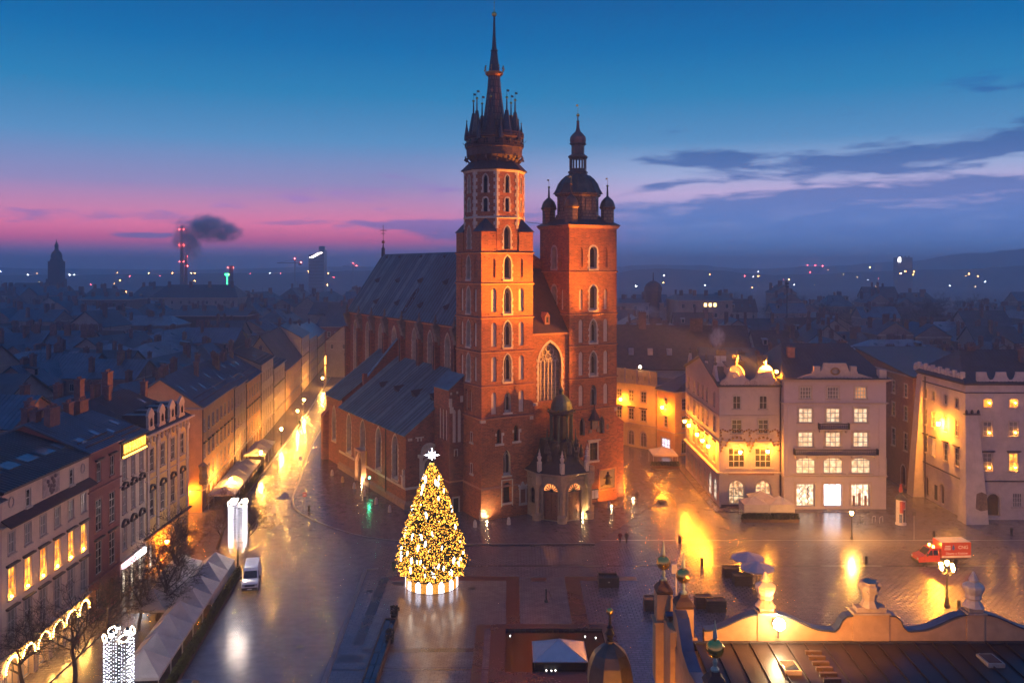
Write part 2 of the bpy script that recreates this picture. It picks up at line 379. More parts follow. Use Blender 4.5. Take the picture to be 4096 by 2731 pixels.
def tracery(parent, f, o, depth, rings=True, mull=1, name='tracery', m=None):
    """stone mullions and a few cusped rings in a pointed window"""
    mb = MB(); sp = o.z+o.h-o.ah; w = o.w; r = .055 if w < 2.5 else .075
    for i in range(1, mull+1):
        x = o.c-w/2+w*i/(mull+1); fbox(mb, f, x-r, x+r, o.z+.02, sp+o.ah*.12, -depth, -depth+.14)
    k = mull+1
    for i in range(k):
        cw = w/k; oo = Op(o.c-w/2+cw*(i+.5), cw*.96, sp-.2, cw*.95+.1, 'pointed', ah=cw*.9)
        pts = [f.p(*q, -depth+.06) for q in oo.outline()[1:-1]]; mb.path(pts, r*.8, 4)
    def ring(cx, cz, rr, n=12): mb.path([f.p(cx+rr*cos(2*pi*j/n), cz+rr*sin(2*pi*j/n), -depth+.06) for j in range(n+1)], r*.8, 4)
    if rings:
        if mull == 1: ring(o.c, sp+o.ah*.48, w*.2); ring(o.c, sp+o.ah*.48, w*.08, 8)
        else:
            R = w*.27; cz = sp+o.ah*.50; ring(o.c, cz, R, 20)
            for j in range(4): ring(o.c+R*.52*cos(j*pi/2+pi/4*0), cz+R*.52*sin(j*pi/2), R*.42)
            ring(o.c, cz, R*.2, 8)
            for sx in (-1, 1): ring(o.c+sx*w*.33, sp+o.ah*.16, w*.1); ring(o.c+sx*w*.12, sp+o.ah*.12, w*.08)
    ob = mb.build(name, m or STONE, parent); return ob
def pointed_window(parent, f, o, glass=None, mull=1, trac=True, frame_t=.2, foot=0., proud=.04, sill=True):
    mb = MB(); mb.poly(pane_poly(f, o, o.d-.04)); mb.build('window', glass or LEADW, parent)
    s = MB()
    if frame_t: band(s, f, o, frame_t, proud, 0, foot)
    # pale stone reveal lining, and tooth blocks down both jambs
    ol = o.outline()
    for k in range(len(ol)-1):
        a, b = ol[k], ol[k+1]
        ax = lambda q, e=.012: (q[0]+(e if q[0] < o.c else -e), q[1])
        s.quad(f.p(*ax(a), proud*.9), f.p(*ax(b), proud*.9), f.p(*ax(b), -o.d+.06), f.p(*ax(a), -o.d+.06))
    if frame_t:
        z = o.z; k = 0
        while z < o.z+o.h-o.ah-.3:
            if k % 2 == 0:
                for sx in (-1, 1):
                    x = o.c+sx*(o.w/2+frame_t); fbox(s, f, min(x, x+sx*.16), max(x, x+sx*.16), z, z+.42, -.05, proud-.006)
            z += .5; k += 1
    s.build('window_surround', STONE, parent)
    if sill: s = MB(); fbox(s, f, o.c-o.w/2-.25, o.c+o.w/2+.25, o.z-.28, o.z-.004, -.02, .16); s.quad(f.p(o.c-o.w/2, o.z+.006, 0), f.p(o.c+o.w/2, o.z+.006, 0), f.p(o.c+o.w/2, o.z+.32, -o.d+.05), f.p(o.c-o.w/2, o.z+.32, -o.d+.05)); s.build('window_sill', STONE, parent)
    if trac: tracery(parent, f, o, o.d-.06, mull=mull)
def niche(parent, f, o, m=None):
    mb = MB(); mb.poly(pane_poly(f, o, o.d-.02)); mb.build('blind_niche', m or PLASTER, parent)
def cornice(parent, a0, a1, b0, b1, z, t=.22, h=.26, m=None, cap=True):
    mb = MB()
    mb.prism([(a0-t*.5, b0-t*.5), (a1+t*.5, b0-t*.5), (a1+t*.5, b1+t*.5), (a0-t*.5, b1+t*.5)], z-h, z-h*.45, 0, [(a0-t, b0-t), (a1+t, b0-t), (a1+t, b1+t), (a0-t, b1+t)])
    mb.prism([(a0-t, b0-t), (a1+t, b0-t), (a1+t, b1+t), (a0-t, b1+t)], z-h*.45, z+.06, 1, [(a0-.02, b0-.02), (a1+.02, b0-.02), (a1+.02, b1+.02), (a0-.02, b1+.02)])
    return mb.build('string_course', [m or BRICKC, BRICKD], parent)
BRICKC = mat('moulded brick', (.42, .19, .10), .8, var=.25, scale=2.)
# ---------------------------------------------------------------- left (tall) tower
T1 = part('tall_tower'); TA, TB = 9.44, 9.0
t1 = MB(); faces, Ws = rect_faces(0, TA, 0, TB)
LV1 = [16.2, 21.2, 26.6, 32.0, 37.4, 42.3]
wins = []
for i, (f, W) in enumerate(zip(faces, Ws)):
    c = W/2; dn = W*.265; ops = []; rec = []
    def w_(z0, z1, w=1.35, d=.85, tr=True, ft=.2): o = Op(c, w, z0, z1-z0, 'pointed', d); ops.append(o); rec.append(('w', o, tr, ft)); return o
    def n_(z0, z1, w=.95, d=.22, plaster=True, off=None):
        for s in (-1, 1):
            o = Op(c+s*(dn if off is None else off), w, z0, z1-z0, 'pointed', d, ah=.55); ops.append(o); rec.append(('n', o, plaster, 0))
    w_(37.9, 41.7, 1.3, tr=False); n_(38.2, 41.3, .62, .16, False)
    w_(32.45, 36.7); n_(32.75, 36.5)
    w_(27.1, 31.3); n_(27.25, 31.1)
    w_(21.6, 26.0); n_(21.75, 25.7)
    if i == 3: n_(16.7, 20.2, .62, .25, True, .75)
    else: w_(16.7, 20.0, 1.2, ft=.0 if i == 0 else .2); n_(16.6, 20.1, .92, .2)
    if i == 0:
        for cx, z0, z1 in ((3.15, 11.9, 14.2), (6.3, 12.0, 14.6)):
            o = Op(cx, .85, z0, z1-z0, 'pointed', .7, ah=.6); ops.append(o); rec.append(('s', o, 0, 0))
        o = Op(4.55, 1.3, 6.7, 4.1, 'pointed', .7); ops.append(o); rec.append(('w', o, True, 0.))
        o = Op(4.6, 1.3, 2.4, 3.2, 'round', .6); ops.append(o); rec.append(('g', o, 0, 0))
    if i == 3:
        for z0 in (6.9, 11.9): o = Op(5.6, .5, z0, 1.5, 'rect', .4); ops.append(o); rec.append(('s', o, 0, 0))
    wall(t1, f, W, 0, 42.3, ops, 0)
    wins.append((f, rec))
# open storey behind the octagon's foot: corner blocks
def octagon(r_in, ca, cb): # flat sides facing the four walls
    R = r_in/cos(pi/8); return [(ca+R*cos(pi/8+k*pi/4), cb+R*sin(pi/8+k*pi/4)) for k in range(8)]
CA, CB = TA/2, TB/2
t1.M = None
oc = [(CA+(p[0]), CB+(p[1])) for p in []]
HA, HB = TA/2-.12, TB/2-.12; q = tan22 = math.tan(pi/8)
OCT = [(CA+HA*q, CB-HB), (CA+HA, CB-HB*q), (CA+HA, CB+HB*q), (CA+HA*q, CB+HB), (CA-HA*q, CB+HB), (CA-HA, CB+HB*q), (CA-HA, CB-HB*q), (CA-HA*q, CB-HB)]  # ccw starting south-west
t1.build('wall', [BRICK], T1)
for f, rec in wins:
    for k, o, a, ft in rec:
        if k == 'w': pointed_window(T1, f, o, trac=a, frame_t=ft)
        elif k == 'n': niche(T1, f, o, PLASTER if a else BRICK)
        elif k == 's':
            mb = MB(); mb.poly(pane_poly(f, o, o.d-.05)); mb.build('window', GLASSD, T1)
            s = MB(); fbox(s, f, o.c-o.w/2-.3, o.c+o.w/2+.45, o.z-.35, o.z-.01, -.02, .14); s.build('window_sill', STONE, T1); s = MB()
            if o.w > .6:
                fbox(s, f, o.c-o.w/2-.28, o.c-o.w/2, o.z+o.h*.52, o.z+o.h*.7, -.02, .06); s.build('jamb_stone', STONE, T1); s = MB(); fbox(s, f, o.c+o.w/2, o.c+o.w/2+.5, o.z+o.h*.52, o.z+o.h*.72, -.02, .06); fbox(s, f, o.c+o.w/2, o.c+o.w/2+.22, o.z, o.z+o.h*.52, -.02, .05)
            else: band(s, f, o, .14, .05, 0)
            s.build('window_surround', STONE, T1)
        elif k == 'g':
            mb = MB(); mb.poly(pane_poly(f, o, o.d-.05)); mb.build('window', GLASSD, T1)
            s = MB(); fbox(s, f, o.c-o.w/2-.4, o.c+o.w/2+.4, o.z-.35, o.z-.01, -.02, .16)
            s.build('window_surround', STONE, T1)
            s = MB()
            for j in range(5): x = o.c-.5+j*.25; s.tube(f.p(x, o.z, -.25), f.p(x, o.z+2.7, -.25), .025, n=4)
            for j in range(5): s.tube(f.p(o.c-.6, o.z+.4+j*.5, -.25), f.p(o.c+.6, o.z+.4+j*.5, -.25), .025, n=4)
            s.build('window_grille', IRON, T1)
            s = MB(); band(s, f, Op(o.c, o.w+.5, o.z-.6, o.h+.9, 'rect'), .16, .1, 0); s.build('panel_frame', STONE, T1)
for z in LV1: cornice(T1, 0, TA, 0, TB, z, h=.30 if z > 17 else .4)
# plinth band and corner stones
mb = MB(); mb.box(-.14, TA+.14, -.14, TB+.14, 0, 4.9); mb.prism([(-.14, -.14), (TA+.14, -.14), (TA+.14, TB+.14), (-.14, TB+.14)], 4.9, 5.15, 0, [(-.01, -.01), (TA+.01, -.01), (TA+.01, TB+.01), (-.01, TB+.01)])
# (opening for the ground window stays clear: plinth is cut around it)
mb = MB(); fW = Face((-.14, -.14), (1, 0)); wall(mb, fW, TA+.28, 0, 4.9, [Op(4.74, 2.4, 1.7, 3.2, 'rect', .14)], 0)
for f2, W2 in ((Face((TA+.14, -.14), (0, 1)), TB+.28), (Face((TA+.14, TB+.14), (-1, 0)), TA+.28), (Face((-.14, TB+.14), (0, -1)), TB+.28)): wall(mb, f2, W2, 0, 4.9, [], 0)
mb.prism([(-.14, -.14), (TA+.14, -.14), (TA+.14, TB+.14), (-.14, TB+.14)], 4.9, 5.15, 1, [(-.01, -.01), (TA+.01, -.01), (TA+.01, TB+.01), (-.01, TB+.01)])
mb.build('plinth', [BRICK, BRICKC], T1)
k = 0
for z, w in ((.02, 1.15), (.32, 1.0), (.62, 1.15), (.92, .8), (1.22, .95), (1.52, .6)):
    mb = MB(); mb.box(-.19, w, -.19, w*.45, z, z+.27); mb.build('corner_stone', STONE, T1)
mb = MB(); mb.box(-.06, .75, -.06, .5, 15.35, 15.85); mb.build('corner_stone', STONE, T1)
mb = MB(); mb.box(TA-.6, TA+.05, -.06, .5, 15.2, 15.8); mb.build('corner_stone', STONE, T1)
# epitaph by the porch
s = MB(); fbox(s, faces[0], 6.7, 8.2, 1.6, 2.0, -.02, .3); fbox(s, faces[0], 6.75, 7.0, 2.0, 4.2, -.02, .26); fbox(s, faces[0], 7.9, 8.15, 2.0, 4.2, -.02, .26); fbox(s, faces[0], 6.65, 8.25, 4.2, 4.45, -.02, .32)
s.add([faces[0].p(6.7, 4.45, .2), faces[0].p(8.2, 4.45, .2), faces[0].p(7.45, 5.3, .2), faces[0].p(6.7, 4.45, .02), faces[0].p(8.2, 4.45, .02), faces[0].p(7.45, 5.3, .02)], [(0, 1, 2), (0, 2, 5, 3), (1, 4, 5, 2)])
for x in (6.75, 7.45, 8.15): s.ball(faces[0].p(x, 5.2 if x == 7.45 else 4.75, .15), .2, 8)
s.build('epitaph', STONE, T1)
s = MB(); fbox(s, faces[0], 7.02, 7.88, 2.02, 4.15, -.02, .16); s.build('epitaph_panel', mat('red marble', (.22, .10, .06), .4), T1)
# octagon storey
o1 = MB(); Z0, ZB, Z1 = 42.3, 47.9, 55.4
oct_rec = []
for k in range(8):
    a, b = OCT[k-1], OCT[k]
    f = Face(a, (b[0]-a[0], b[1]-a[1])); W = sqrt((b[0]-a[0])**2+(b[1]-a[1])**2)
    ops = []
    wide = k % 2 == 0       # k=0: west face, then clockwise diagonals between
    if wide: ops.append(Op(W/2, 1.2, 42.75, 3.7, 'pointed', .8)); oct_rec.append((f, ops[-1], 'w'))
    ops.append(Op(W/2, .72, 51.7, 2.9, 'pointed', .5)); oct_rec.append((f, ops[-1], 'u'))
    ops.append(Op(W/2, .72, 48.7, 2.2, 'round', .4)); oct_rec.append((f, ops[-1], 'l'))
    wall(o1, f, W, Z0, Z1, ops, 0)
OC = part('octagon', church)
o1.build('wall', [BRICK], OC)
for f, o, k in oct_rec:
    if k == 'w': pointed_window(OC, f, o, trac=False, frame_t=.2, sill=False)
    else: pointed_window(OC, f, o, GLASSD, trac=False, frame_t=.2, sill=False, proud=.06)
qs = MB(); bd = MB()
for k in range(8):
    p = Vector((*OCT[k], 0)); d1 = (Vector((*OCT[k-1], 0))-p).normalized(); d2 = (Vector((*OCT[(k+1) % 8], 0))-p).normalized(); outn = (p-Vector((CA, CB, 0))).normalized()
    z = 46.0; j = 0; qs = MB()
    while z < 55.3:
        L = .52 if j % 2 else .26; pts = [p+outn*.10, p+d1*L+outn*.06-outn*0, p+d1*L-outn*.2, p-outn*.3, p+d2*L-outn*.2, p+d2*L+outn*.06]
        # follow both faces, 6 cm proud
        n1 = Vector((d1.y, -d1.x, 0)); n1 = n1 if n1.dot(outn) > 0 else -n1; n2 = Vector((d2.y, -d2.x, 0)); n2 = n2 if n2.dot(outn) > 0 else -n2
        pts = [p+outn*.075, p+d1*L+n1*.06, p+d1*L-n1*.1, p-outn*.12, p+d2*L-n2*.1, p+d2*L+n2*.06]
        qs.prism([(v.x, v.y) for v in pts], z, z+.56); z += .575; j += 1
    qs.build('quoin_stack', STONE, OC)
def oct_ring(mb, s0, s1, z0, z1, mi=0, s2=None):
    A_ = [(CA+(p[0]-CA)*s0, CB+(p[1]-CB)*s0) for p in OCT]; B_ = [(CA+(p[0]-CA)*s1, CB+(p[1]-CB)*s1) for p in OCT]; mb.prism(A_, z0, z1, mi, B_)
oct_ring(bd, 1.015, 1.045, 47.62, 47.78); oct_ring(bd, 1.045, 1.01, 47.78, 47.98); bd.build('string_course', STONE, OC)
bd = MB(); oct_ring(bd, 1.01, 1.06, 55.05, 55.4); bd.build('cornice', STONE, OC)
# corner blocks with little hipped lead roofs
for sx in (0, 1):
    for sy in (0, 1):
        c = Vector((TA*sx, TB*sy, 0)); dx = Vector((1 if sx == 0 else -1, 0, 0)); dy = Vector((0, 1 if sy == 0 else -1, 0)); L = 2.65
        tri = [c, c+dx*L, c+dx*(L-.1)+dy*.9, c+dx*.9+dy*(L-.1), c+dy*L]
        if (sx+sy) % 2: tri = tri[::-1]
        mb = MB(); mb.prism([(v.x, v.y) for v in tri], 42.3, 45.5); mb.build('corner_block', BRICK, OC)
        mb = MB(); ov = [c-dx*.2-dy*.2, c+dx*(L+.1)-dy*.2, c+dx*(L+.1)+dy*.9, c+dx*.9+dy*(L+.1), c-dx*.2+dy*(L+.1)]
        top = c+dx*1.75+dy*1.75+Vector((0, 0, 48.2)); base = [Vector((v.x, v.y, 45.5)) for v in ov]
        for i in range(5): mb.poly([base[i], base[(i+1) % 5], top])
        mb.poly(base); mb.build('corner_roof', LEADD, OC)
# roof skirt, wooden trumpeter gallery, spire
SP = part('spire', church)
mb = MB(); oct_ring(mb, 1.11, 1.11, 55.4, 55.52); oct_ring(mb, 1.11, .80, 55.52, 57.0); mb.build('roof_skirt', SHINGLE, SP)
CC = (CA, CB, 0)
GAL = mat('gallery boards', (.075, .040, .030), .7, var=.45, scale=2.5, bump=.3)
mb = MB(); mb.lathe([(3.7, 56.6), (3.9, 57.2), (4.55, 57.9), (4.6, 59.1), (4.75, 59.2), (4.75, 59.4), (4.5, 59.45), (4.5, 60.7), (4.7, 60.8), (4.7, 61.0), (2.6, 61.1)], 16, CC, pi/16); mb.build('gallery', GAL, SP)
for k in range(16):                    # openings, railings and brackets
    an = pi/8*k+pi/8; d = Vector((cos(an), sin(an), 0)); t = Vector((-sin(an), cos(an), 0)); c = Vector(CC)
    mb = MB()
    f = Face(c+d*4.53-t*.8, t); f2 = f
    fbox(mb, f, .45, 1.15, 59.6, 60.5, -.05, .03); mb.build('gallery_window', GLASSD, SP)
    mb = MB()
    for zz in (59.55, 59.95, 61.15, 61.6): fbox(mb, f, -.1, 1.7, zz, zz+.07, .2, .27)
    for xx in (0, .4, .8, 1.2, 1.6): fbox(mb, f, xx-.03, xx+.03, 59.4, 60.0, .2, .26); fbox(mb, f, xx-.03, xx+.03, 61.0, 61.65, .2, .26)
    mb.build('railing', GAL, SP)
    mb = MB(); p0 = c+d*4.7+Vector((0, 0, 57.9)); mb.path([c+d*3.7+Vector((0, 0, 56.8)), c+d*4.2+Vector((0, 0, 56.9)), c+d*4.75+Vector((0, 0, 57.6)), p0], .13, 5)
    mb.ball(c+d*4.8+Vector((0, 0, 57.3)), .2, 6)
    mb.build('bracket', GAL, SP)
    if k % 2: mb = MB(); q0 = c+d*4.7+Vector((0, 0, 60.2)); mb.path([q0, q0+d*.5+Vector((0, 0, -.15)), q0+d*.75+Vector((0, 0, .2))], .04, 4); mb.build('gargoyle', IRON, SP)
mb = MB(); mb.lathe([(2.45, 61.0), (2.1, 62.4), (1.72, 64.5), (1.38, 67.0), (1.12, 69.2), (.98, 71.1), (1.15, 71.2)], 8, CC, pi/8); mb.build('lower_spire', mat('spire copper', (.17, .10, .07), .5, metal=.35, var=.45, scale=1.5, bump=.2, brick=(.5, 1.1, (.10, .06, .05), (.05, .03, .03))), SP)
mb = MB(); mb.lathe([(1.1, 71.1), (1.45, 71.4), (1.5, 71.6), (1.5, 71.75), (1.2, 71.85)], 16, CC)
mb.build('crown_ring', mat('old gilding', (.42, .20, .06), .35, metal=.8, var=.3), SP)
for k in range(8):
    an = k*pi/4; d = Vector((cos(an), sin(an), 0)); c = Vector(CC); mb = MB()
    mb.path([c+d*1.45+Vector((0, 0, 71.7)), c+d*1.62+Vector((0, 0, 72.1)), c+d*1.55+Vector((0, 0, 72.6))], .07, 5); mb.ball(c+d*1.55+Vector((0, 0, 72.65)), .14, 6); mb.ball(c+d*1.7+Vector((0, 0, 72.15)), .12, 6); mb.build('crown_prong', MATS['old gilding'], SP)
mb = MB(); mb.lathe([(.95, 71.7), (.85, 72.4), (.5, 75.2), (.62, 75.25), (.62, 75.4), (.4, 75.5), (.26, 77.5), (.14, 80.9)], 8, CC, pi/8); mb.build('upper_spire', LEADD, SP)
mb = MB(); mb.ball((CA, CB, 81.3), .44, 12); mb.build('gilded_ball', GOLD, SP)
mb = MB(); mb.tube((CA, CB, 81.6), (CA, CB, 84.4), .05, .03); mb.ball((CA, CB, 83.2), .12, 6); mb.box(CA-.4, CA+.4, CB-.03, CB+.03, 83.9, 83.98); mb.build('weather_rod', GOLD, SP)
def flag(mb, c, z, s=.32): mb.box(c[0], c[0]+s*1.4, c[1]-.02, c[1]+.02, z, z+s)
for k in range(8):
    an = k*pi/4+.13; R = 3.45; c = (CA+R*cos(an), CB+R*sin(an), 0); tw = part('turret', SP) if False else None
    mb = MB(); mb.lathe([(1.0, 60.9), (.95, 61.3), (.62, 63.2), (.28, 65.0), (.32, 65.05), (.14, 65.2), (.09, 66.9)], 6, c, an); mb.ball((c[0], c[1], 67.15), .22, 8, mi=1); mb.tube((c[0], c[1], 67.3), (c[0], c[1], 68.5), .025, n=4); flag(mb, c, 68.1)
    mb.build('turret', [[LEADD, COPPER, SHINGLE][k % 3], GOLD], SP)
    an += pi/8; R = 4.6; c = (CA+R*cos(an), CB+R*sin(an), 0)
    mb = MB(); mb.lathe([(.42, 60.4), (.4, 61.2), (.16, 62.6), (.06, 63.4)], 6, c, an); mb.ball((c[0], c[1], 63.55), .15, 6, mi=1); mb.tube((c[0], c[1], 63.6), (c[0], c[1], 64.1), .02, n=4)
    mb.build('pinnacle', [LEADD, GOLD], SP)
# ---------------------------------------------------------------- right (short) tower
A0, A1, B1 = 16.46, 26.2, 9.3
T2 = part('short_tower'); t2 = MB(); faces, Ws = rect_faces(A0, A1, 0, B1); wins = []
for i, (f, W) in enumerate(zip(faces, Ws)):
    c = W/2; dn = W*.26; ops = []; rec = []
    def w_(z0, z1, w=1.35, d=.85, tr=True, ft=.2, kind='pointed'): o = Op(c, w, z0, z1-z0, kind, d); ops.append(o); rec.append(('w', o, tr, ft))
    def n_(z0, z1, w=.9, d=.22, plaster=True):
        for s in (-1, 1): o = Op(c+s*dn, w, z0, z1-z0, 'pointed', d, ah=.55); ops.append(o); rec.append(('n', o, plaster, 0))
    w_(39.55, 43.3, 1.45, tr=False, kind='round', ft=.3); n_(39.9, 43.1, .75, .18, False)
    w_(32.6, 36.7, 1.45, tr=False, kind='round', ft=.25); n_(32.7, 36.2, .7)
    w_(27.1, 31.0, ft=.2); n_(27.2, 31.1)
    w_(21.6, 25.6, ft=.2); n_(21.7, 25.7)
    w_(16.5, 20.0, ft=0); n_(16.6, 20.1)
    if i == 0:
        for cx in (2.6, 6.6): o = Op(cx, 1.1, 11.6, 3.0, 'pointed', .7); ops.append(o); rec.append(('w', o, False, 0))
        o = Op(4.9, 1.5, 7.3, 2.9, 'rect', .45); ops.append(o); rec.append(('f', o, 0, 0))
        o = Op(3.0, 1.2, 1.6, 4.0, 'round', .5); ops.append(o); rec.append(('lit', o, 0, 0))
    wall(t2, f, W, 0, 46.5, ops, 0); wins.append((f, rec))
t2.build('wall', [BRICK], T2)
LITCH = emit('lit church window', (1, .5, .16), 1.6, .4, 3.)
for f, rec in wins:
    for k, o, a, ft in rec:
        if k == 'w': pointed_window(T2, f, o, trac=a, frame_t=ft, sill=o.z > 20)
        elif k == 'n': niche(T2, f, o, PLASTER if a else BRICK)
        elif k == 'f':
            mb = MB(); mb.poly(pane_poly(f, o, o.d-.03)); mb.build('window', GLASSD, T2)
            s = MB(); band(s, f, o, .28, .08, 0); fbox(s, f, o.c-1.3, o.c+1.3, o.z+o.h+.3, o.z+o.h+.55, -.02, .35); fbox(s, f, o.c-1.1, o.c+1.1, o.z-.4, o.z-.05, -.02, .22); s.build('window_surround', STONE, T2)
            s = MB(); fbox(s, f, o.c-.04, o.c+.04, o.z, o.z+o.h, -.38, -.3); fbox(s, f, o.c-.7, o.c+.7, o.z+1.8, o.z+1.88, -.38, -.3); s.build('window_cross', WOODD, T2)
        elif k == 'lit':
            mb = MB(); mb.poly(pane_poly(f, o, o.d-.03)); mb.build('window', LITCH, T2)
            s = MB()
            for j in range(1, 4): fbox(s, f, o.c-.6+j*.3-.025, o.c-.6+j*.3+.025, o.z, o.z+3.8, -.44, -.38)
            for j in range(1, 7): fbox(s, f, o.c-.6, o.c+.6, o.z+j*.55, o.z+j*.55+.04, -.44, -.38)
            s.build('window_bars', IRON, T2)
for z in (16.1, 21.3, 26.8, 32.1, 39.2): cornice(T2, A0, A1, 0, B1, z)
mb = MB(); mb.box(A1-.5, A1+.06, -.07, .5, 15.2, 15.75); mb.build('corner_stone', STONE, T2)
fW2 = faces[0]
# shrine with a shingled canopy, wall relief, notice board, canopy over the lit window
mb = MB(); c = fW2.p(4.95, 0, .2); mb.lathe([(1.35, 14.1), (1.05, 14.35), (.5, 15.3), (.12, 16.1), (.05, 16.7)], 6, (c.x, c.y, 0)); mb.build('shrine_roof', SHINGLE, T2)
mb = MB(); fbox(mb, fW2, 4.3, 5.5, 12.6, 14.1, -.02, .5); fbox(mb, fW2, 3.9, 4.5, 11.9, 12.5, -.02, .15); fbox(mb, fW2, 5.5, 6.1, 12.0, 12.9, -.02, .15); fbox(mb, fW2, 7.6, 8.0, 12.2, 13.1, -.02, .1); mb.build('shrine', STONED, T2)
mb = MB(); fbox(mb, fW2, 5.9, 9.5, 1.9, 2.1, -.02, .22); fbox(mb, fW2, 5.9, 6.12, 2.1, 5.4, -.02, .18); fbox(mb, fW2, 9.28, 9.5, 2.1, 5.4, -.02, .18); fbox(mb, fW2, 5.9, 9.5, 5.4, 5.6, -.02, .25); mb.build('relief_frame', BRICKC, T2)
mb = MB(); fbox(mb, fW2, 6.15, 9.25, 2.2, 5.35, -.02, .06); fbox(mb, fW2, 6.5, 9.0, 2.6, 2.9, .06, .35); mb.build('relief_panel', STONED, T2)
mb = MB(); cc = fW2.p(7.7, 0, .3); mb.lathe([(.5, 2.9), (.55, 3.2), (.38, 3.7), (.45, 4.2), (.3, 4.5), (.12, 4.6), (.2, 4.75), (.22, 4.95), (.08, 5.1)], 8, (cc.x, cc.y, 0)); fbox(mb, fW2, 6.9, 8.6, 3.9, 4.1, .1, .3); mb.build('relief_figure', IRON, T2)
nb = MB(); fbox(nb, fW2, 3.0, 5.4, .9, 2.6, .7, .85); [fbox(nb, fW2, x, x+.12, 0, .9, .72, .84) for x in (3.3, 5.0)]; nb.build('notice_board', IRON, T2)
for j in range(3): nb = MB(); fbox(nb, fW2, 3.12+j*.75, 3.78+j*.75, 1.05, 2.45, .85, .87); nb.build('notice_sheet', mat('notice paper', (.55, .55, .58), .5), T2)
# helm
HL = part('helm'); ca, cb = (A0+A1)/2, B1/2; hc = (ca, cb, 0)
mb = MB(); t = .45
mb.prism([(A0-.15, -.15), (A1+.15, -.15), (A1+.15, B1+.15), (A0-.15, B1+.15)], 46.4, 46.95, 0, [(A0-t, -t), (A1+t, -t), (A1+t, B1+t), (A0-t, B1+t)]); mb.build('cornice', BRICKC, HL)
mb = MB(); mb.prism([(A0-t-.1, -t-.1), (A1+t+.1, -t-.1), (A1+t+.1, B1+t+.1), (A0-t-.1, B1+t+.1)], 46.97, 48.6, 0, [(A0+2.1, 2.0), (A1-2.1, 2.0), (A1-2.1, B1-2.0), (A0+2.1, B1-2.0)]); mb.build('roof_skirt', LEADD, HL)
ASHLAR = mat('copper sheet walls', (.23, .15, .10), .5, metal=.35, var=.35, scale=1.6, bump=.2, brick=(.7, .55, (.16, .10, .07), (.06, .04, .03)))
mb = MB(); mb.lathe([(3.9, 47.6), (3.9, 48.8), (3.65, 48.9), (3.65, 51.9), (4.05, 52.2), (4.05, 52.5)], 8, hc, pi/8); mb.build('drum', ASHLAR, HL)
for k in range(8):
    an = k*pi/4; d = Vector((cos(an), sin(an), 0)); tt = Vector((-sin(an), cos(an), 0)); f = Face(Vector(hc)+d*3.38-tt*1.5, tt); mb = MB(); band(mb, f, Op(1.5, 1.2, 49.4, 2.0, 'rect'), .14, .1); mb.build('drum_panel', COPPER, HL)
dm = MB(); dm.lathe([(4.25, 52.5), (4.1, 52.75), (3.75, 53.3), (3.4, 54.2), (2.8, 55.0), (2.1, 55.6), (1.6, 55.9), (1.6, 56.2)], 16, hc, pi/16); dm.build('dome', COPPER, HL)
for k in range(16):
    an = k*pi/8+pi/16; mb = MB(); mb.path([(ca+r*cos(an), cb+r*sin(an), z) for r, z in ((4.28, 52.5), (3.78, 53.3), (3.43, 54.2), (2.83, 55.0), (2.1, 55.65))], .06, 4); mb.build('dome_rib', COPPER, HL)
mb = MB(); mb.lathe([(1.75, 56.1), (1.75, 56.4), (1.5, 56.5), (1.5, 56.9)], 8, hc, pi/8); mb.lathe([(1.55, 58.6), (1.75, 58.9), (1.7, 59.1), (1.15, 59.4), (1.15, 60.9), (1.5, 61.15), (1.5, 61.3)], 8, hc, pi/8); mb.build('lantern_cornice', COPPER, HL)
for k in range(8): an = k*pi/4+pi/8; mb = MB(); mb.tube((ca+1.35*cos(an), cb+1.35*sin(an), 56.8), (ca+1.35*cos(an), cb+1.35*sin(an), 58.7), .17, n=6); mb.build('lantern_post', COPPER, HL)
mb = MB(); mb.lathe([(1.3, 61.3), (1.42, 61.8), (1.35, 62.4), (.95, 62.9), (.45, 63.4), (.3, 63.9), (.22, 65.0), (.3, 65.1), (.1, 65.3), (.08, 66.0)], 12, hc); mb.build('onion', mat('onion copper', (.20, .11, .09), .5, metal=.35, var=.3), HL)
mb = MB(); mb.ball((ca, cb, 66.2), .3, 10); mb.tube((ca, cb, 66.4), (ca, cb, 68.2), .03, n=4); flag(mb, (ca-.4, cb), 67.7); mb.build('gilded_ball', GOLD, HL)
for (x, y) in ((A0+1.15, 1.1), (A1-1.15, 1.1), (A0+1.15, B1-1.1), (A1-1.15, B1-1.1)):
    tw = MB(); tw.lathe([(1.15, 46.9), (1.15, 49.7), (1.42, 50.0), (1.42, 50.2)], 8, (x, y, 0), pi/8); tw.cur = 1; tw.lathe([(1.3, 50.2), (1.22, 50.7), (.95, 51.3), (.5, 51.75), (.2, 52.0), (.12, 53.6)], 10, (x, y, 0)); tw.cur = 2; tw.ball((x, y, 53.8), .22, 8); tw.tube((x, y, 53.9), (x, y, 55.2), .025, n=4); flag(tw, (x-.35, y), 54.9, .25)
    tw.build('corner_turret', [ASHLAR, COPPER, GOLD], HL)
mb = MB(); mb.tube((TA-.3, 1.5, 47.2), (A0-.3, 1.5, 46.7), .05, n=4); mb.build('cable', IRON, T1)
